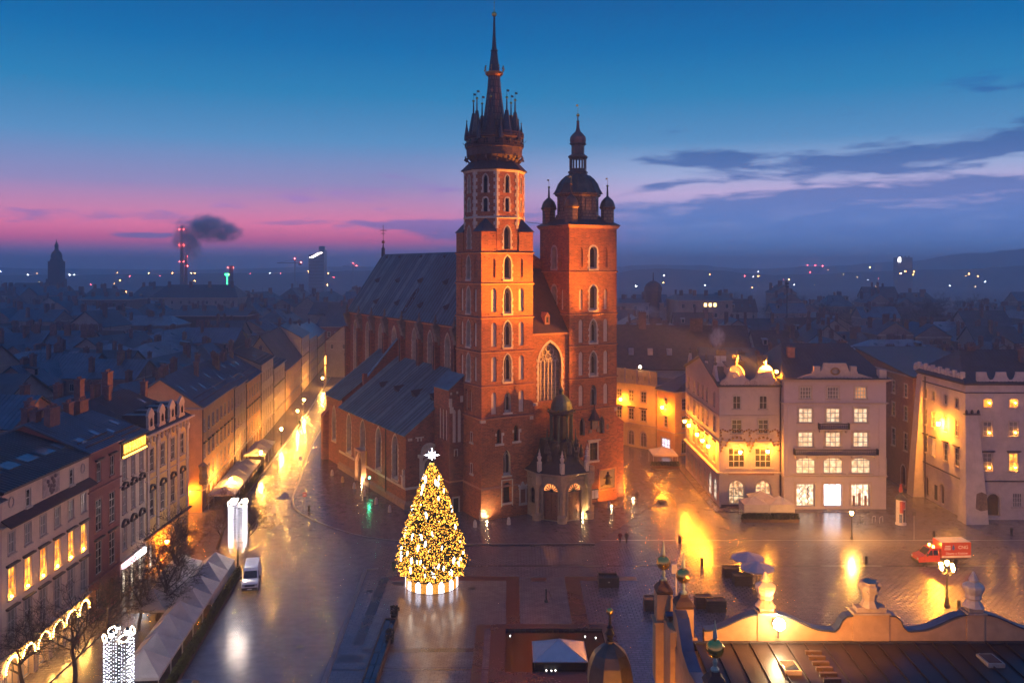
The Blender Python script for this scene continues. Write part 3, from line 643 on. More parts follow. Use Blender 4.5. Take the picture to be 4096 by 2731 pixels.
# ---------------------------------------------------------------- gable wall between the towers, great window
GW = part('west_gable'); f = Face((TA, .35), (1, 0)); Wg = A0-TA
og = Op(Wg/2, 4.3, 17.9, 9.6, 'pointed', .9, ah=3.4)
mb = MB(); wall(mb, f, Wg, 0, 29., [og], 0); mb.build('wall', BRICK, GW)
GWIN = mat('great window glass', (.26, .20, .15), .35, var=.45, scale=2.2, spec=.4)
mb = MB(); mb.poly(pane_poly(f, og, .85)); mb.build('window', GWIN, GW)
s = MB(); band(s, f, og, .35, .05, 0)
ol = og.outline()
for k in range(len(ol)-1): s.quad(f.p(*ol[k], .045), f.p(*ol[k+1], .045), f.p(*ol[k+1], -.84), f.p(*ol[k], -.84))
for j in range(14):
    z = 17.9+j*.5
    if j % 2:
        for sx in (-1, 1): x = og.c+sx*(og.w/2+.35); fbox(s, f, min(x, x+sx*.15), max(x, x+sx*.15), z, z+.48, -.02, .044)
fbox(s, f, 0.02, 1.0, 17.3, 17.8, -.02, .2); s.build('window_surround', STONE, GW)
tracery(GW, f, og, .8, mull=5)
s = MB()
for j in range(1, 8): fbox(s, f, og.c-og.w/2, og.c+og.w/2, 17.9+j*.78, 17.95+j*.78, -.84, -.78)
s.build('glazing_bars', IRON, GW)
mb = MB(); fbox(mb, f, 0, Wg, 28.7, 29.02, -.3, .22); mb.build('cornice', BRICKC, GW)
def plate(mb, pts, th=.12, mi=0):
    n = (Vector(pts[1])-Vector(pts[0])).cross(Vector(pts[2])-Vector(pts[0])).normalized()
    b = [Vector(p)-n*th for p in pts]; k = len(pts); mb.add([*pts, *b], [tuple(range(k)), tuple(range(2*k-1, k-1, -1))]+[(i, k+i, k+(i+1) % k, (i+1) % k) for i in range(k)], mi)
mb = MB(); plate(mb, [(TA, .1, 29.05), (A0, .1, 29.05), (A0, 9.0, 39.6), (TA, 9.0, 39.6)]); mb.build('hip_roof', SHINGLE, GW)
mb = MB(); mb.poly([(TA-1, 9.05, 29), (A0+1, 9.05, 29), (A0+1, 9.05, 40.6), (12.95, 9.05, 43.2), (TA-1, 9.05, 40.6)]); mb.poly([(TA-1, 9.5, 29), (TA-1, 9.5, 40.6), (12.95, 9.5, 43.2), (A0+1, 9.5, 40.6), (A0+1, 9.5, 29)]); mb.box(TA-1, A0+1, 9.0, 9.5, 40.0, 40.7); mb.build('gable', BRICK, GW)
n = Vector((0, -(39.6-29.05), 8.9)).normalized(); dp = con_plane(2178, 1274, (TA, .1, 29.05), n)
mb = MB(); x, y, z = dp; mb.box(x-.45, x+.45, y-.9, y+.8, z-.9, z+.35); mb.add([(x-.55, y-1, z+.35), (x+.55, y-1, z+.35), (x, y-1, z+1.1), (x-.55, y+1, z+.35), (x+.55, y+1, z+.35), (x, y+1, z+1.1)], [(0, 1, 2), (0, 2, 5, 3), (1, 4, 5, 2), (3, 5, 4)]); mb.build('dormer', BRICKC, GW)
mb = MB(); mb.box(x-.2, x+.2, y-.92, y-.91, z-.6, z+.3); mb.build('dormer_hatch', IRON, GW)
# ---------------------------------------------------------------- nave
NV = part('nave'); NA, RA, SA = 4.5, 12.95, 21.4; BE = 76.; ZE, ZR = 29.4, 42.7
fN = Face((NA, BE), (0, -1)); mbw = MB(); ops = []; nw = []
for b in (21.9, 29.6, 37.1): ops.append(Op(BE-b, 2.0, 21.2, 6.6, 'pointed', .8)); nw.append(ops[-1])
for b in (47.6, 55.4, 63.4, 71.4): ops.append(Op(BE-b, 2.2, 8.0, 19.6, 'pointed', .8)); nw.append(ops[-1])
wall(mbw, fN, BE-9, 0, ZE, ops, 0)
fE = Face((SA, BE), (-1, 0)); wall(mbw, fE, SA-NA, 0, ZE, [], 0); fS = Face((SA, 9), (0, 1)); wall(mbw, fS, BE-9, 0, ZE, [], 0)
mbw.poly([(SA, BE, ZE), (NA, BE, ZE), (RA, BE, ZR-.3)])
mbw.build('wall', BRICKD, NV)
for o in nw: pointed_window(NV, fN, o, mull=1, frame_t=.22, sill=False)
for b in (17.8, 25.8, 33.4, 42.2, 51.5, 59.4, 67.4, 75.5):
    low = 12. if b < 45 else 0
    mb = MB(); mb.box(NA-1.0, NA+.02, b-.55, b+.55, low, 26.0, 0); mb.build('buttress', BRICKD, NV)
    mb = MB()                                    # stepped carved cap
    for j in range(5): mb.box(NA-1.1+j*.0, NA-.2-j*.02, b-.62+.0*j, b+.62, 26.0+j*.62, 26.0+j*.62+.34+.0) if False else mb.box(NA-1.35+.24*(4-j), NA+.03, b-.62, b+.62, 25.4+j*.75, 26.12+j*.75)
    mb.box(NA-.9, NA-.3, b-.3, b+.3, 29.1, 29.9); mb.lathe([(.3, 29.9), (.12, 30.6), (.2, 30.75), (.03, 31.1)], 6, (NA-.6, b, 0)); mb.build('buttress_cap', STONED, NV)
    mb = MB(); mb.box(NA-1.12, NA-1.0, b-.12, b+.12, low, 25.4); mb.build('drainpipe', LEADD, NV)
mb = MB(); fbox(mb, fN, 0, BE-9, ZE-.45, ZE-.02, -.02, .25); mb.build('cornice', BRICKC, NV)
# roof: every standing-seam sheet is a piece of its own
EA = NA-.55; ez = ZE+.0
LEAD2 = mat('blue lead roof second', (.055, .135, .185), .58, spec=.3, metal=.0, var=.3, scale=.5, bump=.12, bscale=2.5, stain=.3)
LEAD3 = mat('blue lead roof worn', (.13, .25, .31), .5, spec=.35, metal=.0, var=.3, scale=.5, bump=.12, bscale=2.5, stain=.3)
def seam_roof(parent, a_lo, z_lo, a_hi, z_hi, b0, b1, w, m, name='roof_panel'):
    mb = MB(); sl = Vector((a_hi-a_lo, 0, z_hi-z_lo)); n = Vector((-(z_hi-z_lo), 0, a_hi-a_lo)).normalized()
    lo, hi = Vector((a_lo, 0, z_lo)), Vector((a_hi, 0, z_hi)); e = Vector((0, w, 0)); sd = Vector((0, .09, 0))
    plate(mb, [lo, hi, hi+e, lo+e][::-1] if False else [lo+e, hi+e, hi, lo][::-1], .06)
    r = n*.13
    for p, q_ in ((lo, hi),): mb.add([p, q_, p+r, q_+r, p+sd, q_+sd, p+sd+r, q_+sd+r], [(0, 1, 3, 2), (2, 3, 7, 6), (6, 7, 5, 4), (0, 2, 6, 4), (1, 5, 7, 3)])
    mes = [mb.mesh(name, m_) for m_ in (m, LEAD2, LEAD3)]; k = int(round((b1-b0)/w)); rq = random.Random(k)
    for i in range(k): obj(name, mes[(i % 2) if rq.random() < .8 else 2], parent, (0, b0+i*w, 0))
RF = part('roof'); 
seam_roof(RF, EA, ez, RA, ZR, 9.55, 76.2, .66, LEAD)
mb = MB(); plate(mb, [(SA+.5, 9.5, ZE), (SA+.5, 76.2, ZE), (RA, 76.2, ZR), (RA, 9.5, ZR)]); mb.build('far_slope', LEAD, RF)
mb = MB(); mb.tube((RA, 9.5, ZR+.02), (RA, 76.2, ZR+.02), .14, n=6); mb.build('ridge_cap', LEAD, RF)
mb = MB(); mb.tube((EA, 9.5, ez-.05), (EA, 76.2, ez-.05), .12, n=6); mb.build('gutter', LEADD, RF)
rn = Vector((-(ZR-ez), 0, RA-EA)).normalized(); rup = Vector((RA-EA, 0, ZR-ez)).normalized()
def vent(px, py, s, p0=(EA, 0, ez), n=rn, up=rup, parent=RF):
    c = con_plane(px, py, p0, n); e = Vector((0, s*.55, 0)); mb = MB(); top = c+up*s*1.3; ft = c+n*s*.5-Vector((s*.9, 0, 0))*.6
    a, b, d = c-e, c+e, c+Vector((-s*.25, 0, s*.62))
    ap = c+n*s*.75+up*s*.1
    mb.poly([a, b, ap]); mb.build('vent_opening', IRON, parent) if False else None
    mb = MB(); mb.poly([a, ap, top], 0); mb.poly([ap, b, top], 0); mb.poly([a, b, ap], 1); mb.build('roof_vent', [LEADD, GLASSD], parent)
for p_ in ((455, 515), (685, 515), (940, 522), (1230, 542), (435, 758), (675, 775), (940, 805), (1237, 828)): vent(1350+p_[0]*.3508, 950+p_[1]*.3508, 1.3)
for p_ in ((562, 240), (708, 236), (950, 232), (1222, 232)): vent(1350+p_[0]*.3508, 950+p_[1]*.3508, .7)
mc = con_plane(1350+838*.3508, 950+725*.3508, (EA, 0, ez), rn)
mb = MB(); e1 = Vector((0, 1, 0)); N_ = 28
for rr in (1., .86): mb.path([mc+rn*.1+e1*1.15*rr*cos(2*pi*i/N_)+rup*3.1*rr*sin(2*pi*i/N_) for i in range(N_+1)], .09 if rr == 1 else .05, 5)
mb.path([mc+rn*.1-rup*1.6, mc+rn*.1+rup*1.4], .3, 5); mb.ball(mc+rn*.15+rup*1.7, .34, 6); mb.path([mc+rn*.1+rup*.6-e1*.7, mc+rn*.1+rup*.8, mc+rn*.1+rup*.6+e1*.7], .16, 5)
mb.build('roof_emblem', LEADD, RF)
rc = (RA, 75.6, 0); mb = MB(); mb.lathe([(.5, 42.4), (.42, 44.0), (.5, 44.1), (.2, 44.6), (.1, 45.4)], 6, rc); mb.build('roof_turret', LEADD, RF)
mb = MB(); mb.ball((RA, 75.6, 45.8), .42, 8); mb.tube((RA, 75.6, 46), (RA, 75.6, 49.8), .07, n=5)
for zz, L in ((48.5, .85), (47.8, .5)): mb.box(RA-L, RA+L, 75.55, 75.65, zz, zz+.14); mb.box(RA-.06, RA+.06, 75.6-L*.8, 75.6+L*.8, zz, zz+.13)
mb.build('roof_cross', mat('old iron gilt', (.22, .10, .06), .4, metal=.7), RF)
# ---------------------------------------------------------------- north aisle
AI = part('aisle'); AA, AB0, AB1, AZ, AZT = -7.7, 12.1, 46., 12.3, 21.6
fA = Face((AA, AB1), (0, -1)); mbw = MB(); ops = [Op(AB1-b, 2.5, 4.0, 7.5, 'pointed', .8, ah=2.0) for b in (40.4, 24.6, 16.8)]+[Op(AB1-32.7, 2.5, 6.2, 5.3, 'pointed', .8, ah=2.0)]
dop = Op(AB1-32.9, 2.0, .15, 4.6, 'pointed', .9, ah=1.7)
wall(mbw, fA, AB1-AB0, 0, AZ-.1, ops+[dop], 0)
fB = Face((AA, AB0), (1, 0)); wall(mbw, fB, NA-AA, 0, AZ-.1, [Op(5.3, .5, 14.0-3.4, 1.2, 'rect', .4)], 0)
mbw.poly([(AA, AB0, AZ-.1), (NA, AB0, AZ-.1), (NA, AB0, AZT-.2)])
mbw.poly([(AA, AB1, 0), (AA, AB1, AZ-.1), (NA, AB1, AZT-.2), (NA, AB1, 0)])
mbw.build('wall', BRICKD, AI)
for o in ops: pointed_window(AI, fA, o, mull=2, trac=True, frame_t=.24)
mb = MB(); mb.box(AA-.12, NA, AB0-.12, AB0, 3.2, 3.6) ; mb.box(AA-.14, AA, AB0-.12, 31.2, 3.2, 3.6); mb.box(AA-.14, AA, 34.6, AB1, 3.2, 3.6); mb.build('sill_course', STONE, AI)
mb = MB(); P_ = [(AA-.45, AB0-.45), (NA, AB0-.45), (NA, AB1), (AA-.45, AB1)]; mb.prism(P_, 0, .9, 0, [(AA-.4, AB0-.4), (NA, AB0-.4), (NA, AB1), (AA-.4, AB1)]); mb.prism([(AA-.4, AB0-.4), (NA, AB0-.4), (NA, AB1), (AA-.4, AB1)], .9, 1.3, 0, [(AA-.02, AB0-.02), (NA, AB0-.02), (NA, AB1), (AA-.02, AB1)]); mb.build('plinth', mat('weathered plinth', (.20, .13, .11), .8, var=.3), AI)
# side portal
mb = MB(); band(mb, fA, dop, .32, .5, 0); band(mb, fA, Op(dop.c, 2.7, .15, 5.2, 'pointed', ah=2.0), .3, .75, 0); fbox(mb, fA, dop.c-1.9, dop.c-1.55, .1, 6.2, -.02, .85); fbox(mb, fA, dop.c+1.55, dop.c+1.9, .1, 6.2, -.02, .85); fbox(mb, fA, dop.c-2.0, dop.c+2.0, 5.7, 6.15, -.02, .95); mb.build('portal', mat('sandstone portal', (.46, .27, .18), .8, var=.2), AI)
mb = MB(); mb.poly(pane_poly(fA, dop, .8)); mb.build('door', WOODD, AI)
mb = MB(); fbox(mb, fA, dop.c+2.3, dop.c+2.75, 3.6, 6.2, .1, .25); mb.build('banner', mat('yellow banner', (.55, .33, .05), .7), AI)
# epitaph altar on its west wall
mb = MB(); fbox(mb, fB, 2.2, 6.2, 3.0, 3.5, -.02, .55); fbox(mb, fB, 2.4, 2.9, 3.5, 8.3, -.02, .4); fbox(mb, fB, 5.5, 6.0, 3.5, 8.3, -.02, .4); fbox(mb, fB, 2.1, 6.3, 8.3, 8.8, -.02, .6)
band(mb, fB, Op(4.2, 2.0, 3.5, 4.4, 'round'), .3, .3, 0); mb.build('epitaph_altar', STONE, AI)
mb = MB(); fb_o = Op(4.2, 2.6, 8.8, 1.5, 'round', ah=1.2); band(mb, fB, fb_o, .25, .5, 0); mb.poly([fB.p(*q, .12) for q in fb_o.outline()]); mb.build('altar_pediment', STONE, AI)
mb = MB(); mb.poly([fB.p(*q, .05) for q in Op(4.2, 2.0, 3.5, 4.4, 'round').outline()]); mb.build('altar_relief', mat('relief stone', (.10, .09, .085), .8, var=.6, scale=3., bump=.6, bscale=3), AI)
mb = MB(); fbox(mb, fB, .35, 1.1, 11.2, 11.6, -.02, .1); fbox(mb, fB, 1.7, 3.2, 11.5, 11.7, -.02, .1); [fbox(mb, fB, x, x+.25, 11.0, 11.5, -.02, .1) for x in (2.0, 2.6)]; mb.build('stone_insets', STONE, AI)
fC = fA; mb = MB(); fbox(mb, fA, AB1-13.2, AB1-12.5, 3.6, 5.3, -.02, .4); fbox(mb, fA, AB1-13.3, AB1-12.4, 5.3, 5.5, -.02, .55); fbox(mb, fA, AB1-13.1, AB1-12.6, 5.5, 6.4, -.02, .3); mb.build('wall_monument', STONE, AI)
mb = MB(); mb.tube((AA-.2, 20.7, 0), (AA-.2, 20.7, AZ), .11, n=6); mb.build('drainpipe', LEADD, AI)
AR = part('aisle_roof'); ae = AA-.45; seam_roof(AR, ae, AZ-.25, NA-.02, AZT, AB0-.3, AB1, .62, LEAD)
an_ = Vector((-(AZT-AZ+.25), 0, NA-ae)).normalized(); aup = Vector((NA-ae, 0, AZT-AZ+.25)).normalized()
for p_, s in (((210, 1100), 1.2), ((395, 1130), 1.5), ((497, 1160), 1.6), ((622, 1197), 1.8), ((755, 1225), 2.0)): vent(1300+p_[0]*.574, 900+p_[1]*.574, s, (ae, 0, AZ-.25), an_, aup, AR)
mb = MB(); zt = AZ-.25; sl = (AZT-zt)/(NA-ae)
mb.prism([(-2.4, AB1-.3), (NA, AB1-.3), (NA, AB1+.3), (-2.4, AB1+.3)], 14, 17.2); 
mb.add([(-2.4, AB1-.3, 15), (NA, AB1-.3, 15), (NA, AB1-.3, 25.2), (-2.4, AB1-.3, 17.3), (-2.4, AB1+.3, 15), (NA, AB1+.3, 15), (NA, AB1+.3, 25.2), (-2.4, AB1+.3, 17.3)], [(0, 1, 2, 3), (7, 6, 5, 4), (0, 3, 7, 4), (3, 2, 6, 7)]); mb.build('fire_wall', BRICKD, AR)
mb = MB(); plate(mb, [(-2.5, AB1-.4, 17.3), (-2.5, AB1+.4, 17.3), (NA, AB1+.4, 25.25), (NA, AB1-.4, 25.25)][::-1], .15); mb.build('fire_wall_cap', LEAD, AR)
mb = MB(); mb.box(-2.9, -2.1, AB1-.5, AB1+.4, 15.5, 18.4); mb.build('chimney', BRICKD, AR)
# further chapel block
CHp = part('chapel'); c0, c1 = AB1, 56.; ca_ = -7.2
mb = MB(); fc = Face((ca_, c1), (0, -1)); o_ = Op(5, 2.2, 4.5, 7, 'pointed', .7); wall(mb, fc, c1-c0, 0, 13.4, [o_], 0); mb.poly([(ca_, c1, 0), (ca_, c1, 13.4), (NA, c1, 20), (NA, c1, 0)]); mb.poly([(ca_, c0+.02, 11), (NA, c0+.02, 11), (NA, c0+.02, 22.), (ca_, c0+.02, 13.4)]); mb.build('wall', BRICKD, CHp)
pointed_window(CHp, fc, o_, frame_t=.22)
seam_roof(CHp, ca_-.5, 13.3, NA-.02, 22.3, c0+.3, c1+.3, .62, LEAD)
mb = MB(); mb.box(ca_-1.2, ca_, c1-1.4, c1, 0, 9.); mb.add([(ca_-1.4, c1-1.6, 9), (ca_, c1-1.6, 9), (ca_, c1+.1, 9), (ca_-1.4, c1+.1, 9), (ca_, c1-1.6, 10.4), (ca_, c1+.1, 10.4)], [(0, 1, 4), (0, 4, 5, 3), (2, 3, 5)]); mb.build('buttress', BRICKD, CHp)
# stair turret between aisle and tower
ST = part('stair_turret'); sa, s0, s1 = -2.6, 6.3, 12.2
mb = MB(); fw = Face((sa, s0), (1, 0)); fn = Face((sa, s1), (0, -1))
nW = [Op(.95, .62, 11.4, 5.4, 'pointed', .2, ah=.5), Op(1.85, .62, 11.4, 5.4, 'pointed', .2, ah=.5)]; nN = [Op(x, .75, 11.6, 5.0, 'rect', .2) for x in (2.3, 3.5, 4.7)]
zl, zh = 20.2, 22.3
wall(mb, fw, -sa, 0, zl, nW+[Op(1.2, .4, 9.2, 1.0, 'rect', .3)], 0); wall(mb, fn, s1-s0, 0, zl, nN, 0); mb.poly([fw.p(0, zl), fw.p(-sa, zl), fw.p(-sa, zh)])
mb.build('wall', BRICKD, ST)
for o in nW: niche(ST, fw, o)
for o in nN: niche(ST, fn, o)
mb = MB(); [fbox(mb, fw, *b_) for b_ in ((-.05, .5, 17.2, 18.6, -.02, .12), (.1, .75, 16.2, 17.2, -.02, .14), (2.0, 2.5, 17.9, 18.9, -.02, .1), (.2, .5, 19.2, 19.6, -.02, .08), (1.3, 1.6, 19.3, 19.7, -.02, .08))]; band(mb, fw, Op(1.2, .4, 9.2, 1.0), .15, .06); mb.build('stone_insets', STONE, ST)
mb = MB(); mb.box(sa-.1, 0, s0-.1, s1, 5.0, 5.25); mb.build('string_course', BRICKC, ST)
me = MB(); plate(me, [(sa-.35, s0-.35, zl-.2), (sa-.35, s1, zl-.2), (.02, s1, zh+.1), (.02, s0-.35, zh+.1)][::-1], .12)
for j in range(11): y = s0-.3+j*.58; me.tube((sa-.35, y, zl-.16), (0, y, zh+.14), .05, n=4)
me.build('roof_sheet', LEAD, ST)
mb = MB(); band(mb, fw, Op(1.2, .9, .1, 2.3), .25, .1); mb.build('doorway', STONE, ST)
mb = MB(); fbox(mb, fw, .76, 1.64, .1, 2.38, -.02, .03); mb.build('door', IRON, ST)
# south buttress (far right)
mb = MB(); mb.box(A1, A1+1.9, .6, 2.2, 0, 13); mb.add([(A1, .5, 13), (A1+2.0, .5, 13), (A1+2.0, 2.3, 13), (A1, 2.3, 13), (A1, .5, 14.6), (A1, 2.3, 14.6)], [(0, 1, 4), (1, 2, 5, 4), (2, 3, 5)]); mb.build('buttress', BRICK, T2)
# ---------------------------------------------------------------- porch
PO = part('porch'); PV = [(8.3, .1), (8.3, -3.7), (10.6, -6.9), (15.3, -6.9), (17.6, -3.7), (17.6, .1)]; pc = (12.95, -3.0)
PST = mat('porch stone', (.30, .225, .15), .75, var=.25, scale=1.6, bump=.12)
DKC = mat('blackened copper roof', (.028, .03, .03), .5, metal=.3, var=.5, scale=1.5, bump=.2)
DOORM = mat('carved oak door', (.15, .055, .032), .5, var=.3, scale=3, bump=.15)
FANL = emit('lit fanlight', (1., .30, .08), 1.5, .4, 2.)
for i in range(5):
    a, b = PV[i], PV[i+1]; f = Face(a, (b[0]-a[0], b[1]-a[1])); W_ = sqrt((b[0]-a[0])**2+(b[1]-a[1])**2); dr = i in (1, 2, 3)
    o = Op(W_/2, 2.5, .12, 5.75, 'round', .55); ops = [o] if dr else [Op(W_/2, 1.4, 2.2, 2.6, 'round', .3)]
    mb = MB(); wall(mb, f, W_, 0, 6.1, ops, 0); mb.build('porch_wall', PST, PO)
    if dr:
        for j, (x0, x1) in enumerate(((-1.22, -.02), (.02, 1.22))):
            mb = MB(); fbox(mb, f, o.c+x0, o.c+x1, .12, 4.55, -.5, -.42)
            for r in range(5):
                for q_ in range(1): fbox(mb, f, o.c+x0+.2, o.c+x1-.2, .4+r*.82, .4+r*.82+.6, -.42, -.385)
                mb.ball(f.p(o.c+(x0+x1)/2, .7+r*.82, -.36), .13, 6)
            mb.build('door_leaf', DOORM, PO)
        mb = MB(); oo = Op(o.c, 2.5, 4.62, 1.25, 'round'); mb.poly([f.p(*q_, -.46) for q_ in oo.outline()]); mb.build('fanlight', FANL, PO)
        mb = MB()
        for j in range(7): an = pi*(j+.5)/7; mb.tube(f.p(o.c, 4.65, -.4), f.p(o.c+1.05*cos(an), 4.65+1.05*sin(an), -.4), .05, .11, 5)
        fbox(mb, f, o.c-1.25, o.c+1.25, 4.5, 4.66, -.5, -.36); mb.ball(f.p(o.c, 4.75, -.4), .3, 8); mb.build('fanlight_grille', IRON, PO)
        mb = MB(); band(mb, f, o, .28, .1, 0); fbox(mb, f, o.c-1.65, o.c-1.25, 4.3, 4.55, -.02, .16); fbox(mb, f, o.c+1.25, o.c+1.65, 4.3, 4.55, -.02, .16); mb.build('door_arch', PST, PO)
    else: mb = MB(); mb.poly(pane_poly(f, ops[0], .28)); mb.build('window', GLASSD, PO)
def ppoly(s): return [(pc[0]+(p[0]-pc[0])*s, pc[1]+(p[1]-pc[1])*s) if p[1] < 0 else (pc[0]+(p[0]-pc[0])*s, .1) for p in PV]
mb = MB(); mb.prism(ppoly(1.04), 6.1, 6.3, 0); mb.prism(ppoly(1.0), 6.3, 7.0, 0); mb.prism(ppoly(1.03), 7.0, 7.3, 0, ppoly(1.12)); mb.prism(ppoly(1.12), 7.3, 7.42); mb.build('entablature', PST, PO)
for i in range(1, 5):
    v = Vector((*PV[i], 0)); d = (v-Vector((*pc, 0))).normalized(); c = v+d*.35
    mb = MB(); mb.lathe([(.75, 0), (.75, .9), (.8, .92), (.8, 1.05), (.55, 1.1), (.5, 1.25), (.42, 1.3), (.40, 3.2), (.36, 4.9), (.42, 4.95), (.38, 5.05), (.6, 5.55), (.62, 5.75)], 10, (c.x, c.y, 0), 0)
    mb.box(c.x-.6, c.x+.6, c.y-.6, c.y+.6, 5.75, 7.45); mb.build('column', PST, PO)
    mb = MB(); c2 = v-d*.1; mb.box(c2.x-.28, c2.x+.28, c2.y-.28, c2.y+.28, 7.4, 9.0); mb.lathe([(.4, 9.0), (.42, 9.15), (.2, 9.25), (.34, 9.7), (.36, 9.9), (.16, 10.2), (.26, 10.35), (.12, 10.6), (.03, 11.2)], 8, (c2.x, c2.y, 0)); mb.build('urn', STONE, PO)
mb = MB()
stg = [(1.1, 7.44), (.92, 7.9), (.74, 8.6), (.6, 9.6), (.5, 10.8), (.44, 12.0)]
for (s0_, z0_), (s1_, z1_) in zip(stg, stg[1:]): mb.prism(ppoly(s0_), z0_, z1_, 0, ppoly(s1_))
mb.build('porch_roof', DKC, PO)
for k in range(9):
    an = -pi*.02-k*pi*.96/8; r = 3.2 if k % 2 else 2.7; x, y = pc[0]+r*cos(an)*1.05, pc[1]+r*sin(an)*.9; z = 9.2 if k % 2 else 10.2
    mb = MB(); mb.lathe([(.35, z), (.42, z+.5), (.3, z+1.0), (.36, z+1.3), (.14, z+1.6), (.18, z+1.75), (.17, z+1.95), (.05, z+2.1)], 8, (x, y, 0), k); mb.tube((x, y, z+1.2), (x+.4*cos(k*2), y-.3, z+1.5), .1, .06, 5); mb.build('statue', mat('blackened statue', (.045, .04, .036), .6, var=.6, scale=3), PO)
mb = MB(); mb.lathe([(2.2, 11.6), (2.1, 12.1), (1.5, 12.2), (1.3, 12.4), (1.3, 16.2)], 8, (*pc, 0), pi/8); mb.build('drum', DKC, PO)
for k in range(8): an = k*pi/4; mb = MB(); x, y = pc[0]+1.75*cos(an), pc[1]+1.75*sin(an); mb.lathe([(.26, 12.0), (.26, 12.3), (.17, 12.4), (.15, 15.9), (.27, 16.2)], 8, (x, y, 0)); mb.build('drum_column', COPPERG, PO)
for k in range(4): an = k*pi/2+pi/4; mb = MB(); x, y = pc[0]+2.35*cos(an), pc[1]+2.35*sin(an); mb.lathe([(.35, 11.0), (.35, 11.5), (.22, 11.6), (.05, 14.0)], 4, (x, y, 0)); mb.build('obelisk', COPPERG, PO)
mb = MB(); mb.lathe([(1.8, 16.2), (2.1, 16.5), (2.35, 16.6), (2.35, 16.75), (1.7, 17.0)], 16, (*pc, 0)); mb.build('drum_cornice', DKC, PO)
mb = MB(); mb.lathe([(1.75, 16.9), (1.72, 17.6), (1.5, 18.3), (1.05, 18.9), (.5, 19.3), (.35, 19.4), (.35, 19.9), (.45, 20.0), (.1, 20.4)], 16, (*pc, 0)); mb.build('porch_dome', COPPERG, PO, smooth=False)
mb = MB(); mb.ball((*pc, 20.55), .18, 8); mb.tube((*pc, 20.6), (*pc, 22.3), .05, n=5); mb.box(pc[0]-.35, pc[0]+.35, pc[1]-.04, pc[1]+.04, 21.7, 21.8); mb.build('dome_cross', GOLD, PO)
for k in range(8): an = k*pi/4; mb = MB(); mb.ball((pc[0]+2.2*cos(an), pc[1]+2.2*sin(an), 16.95), .17, 6); mb.build('gilded_knob', GOLD, PO)
# ================================================================== GROUND
def paving(name, col, bw, bh, rough=.3, var=.3, wet=.5, rot=0., mort=.45, bump=.35, big=.08):
    """wet stone setts: brick pattern for the joints, wandering gloss for the puddles"""
    if name in MATS: return MATS[name]
    m = bpy.data.materials.new(name); m.use_nodes = True; nt = m.node_tree; g = NG(nt); b = nt.nodes['Principled BSDF']
    geo = g.n('ShaderNodeNewGeometry'); mp = g.n('ShaderNodeMapping'); g.put(mp.inputs[0], geo.outputs['Position']); mp.inputs['Rotation'].default_value = (0, 0, rot); pos = mp.outputs[0]
    bt = g.n('ShaderNodeTexBrick'); g.put(bt.inputs['Vector'], pos); bt.inputs['Scale'].default_value = 1; bt.inputs['Brick Width'].default_value = bw; bt.inputs['Row Height'].default_value = bh; bt.inputs['Mortar Size'].default_value = bh*.10; bt.inputs['Mortar Smooth'].default_value = .2
    n1 = g.noise(pos, .9, 5., .65); n2 = g.noise(pos, big, 4., .6, .5); n3 = g.noise(pos, 5., 3., .6)
    k = lambda q: tuple(c*q for c in col)+(1,)
    c = g.mix(g.step(n1, .3, .7), k(1-var), k(1+var)); c = g.mix(g.step(n2, .25, .75), g.mix(1., c, (.74, .74, .77, 1), 'MULTIPLY'), c)
    g.put(bt.inputs['Color1'], c); g.put(bt.inputs['Color2'], g.mix(.5, c, k(.7))); bt.inputs['Mortar'].default_value = k(mort)
    nt.links.new(bt.outputs[0], b.inputs['Base Color'])
    pud = g.step(n2, .30, .72)
    r = g.m('ADD', g.m('MULTIPLY', g.m('SUBTRACT', 1., pud), wet*.2), g.m('ADD', rough-.05, g.m('MULTIPLY', n3, .08))); nt.links.new(r, b.inputs['Roughness'])
    b.inputs['Specular IOR Level'].default_value = .8
    h = g.m('ADD', g.m('MULTIPLY', bt.outputs[1], -1.), g.m('MULTIPLY', n3, .35)); bp = g.n('ShaderNodeBump'); bp.inputs['Strength'].default_value = bump; bp.inputs['Distance'].default_value = .02
    nt.links.new(h, bp.inputs['Height']); nt.links.new(bp.outputs[0], b.inputs['Normal'])
    MATS[name] = m; return m
SETT = paving('wet granite setts', (.155, .140, .170), .24, .18, .19, wet=.35, bump=.3)
SLAB = paving('wet stone slabs', (.17, .142, .15), .8, .45, .165, wet=.35, bump=.22)
SLABL = paving('pale plaza slabs', (.21, .178, .172), .6, .3, .17, wet=.3, bump=.22)
SLABR = paving('red porphyry band', (.12, .036, .032), .5, .25, .26, wet=.5, bump=.25)
SLABD = paving('dark granite band', (.03, .034, .048), .6, .3, .24, wet=.4, bump=.2)
CHSL = paving('church terrace slabs', (.185, .138, .145), .7, .4, .17, wet=.3, rot=TH, bump=.2)
KERB = mat('granite kerb', (.13, .12, .125), .35, var=.3, scale=2)
EARTH = mat('town ground', (.035, .037, .042), .8, var=.35, scale=.02)
def sheet(name, pts, z, m, kind=True):
    mb = MB(); mb.poly([(p[0], p[1], z) for p in pts]); o = mb.build(name, m)
    if kind: struct(o)
    return o
def ccw(p): 
    a = sum(p[i-1][0]*p[i][1]-p[i][0]*p[i-1][1] for i in range(len(p))); return p if a > 0 else p[::-1]
sheet('ground', [(-4200, -200), (4200, -200), (4200, 5200), (-4200, 5200)], -.3, EARTH)
sheet('square', [(-60, 30), (140, 30), (140, 262), (-40, 262), (-64, 420), (-86, 420), (-64, 240), (-62, 60)], 0, SETT)
R = lambda x0, x1, y0, y1: [(x0, y0), (x1, y0), (x1, y1), (x0, y1)]
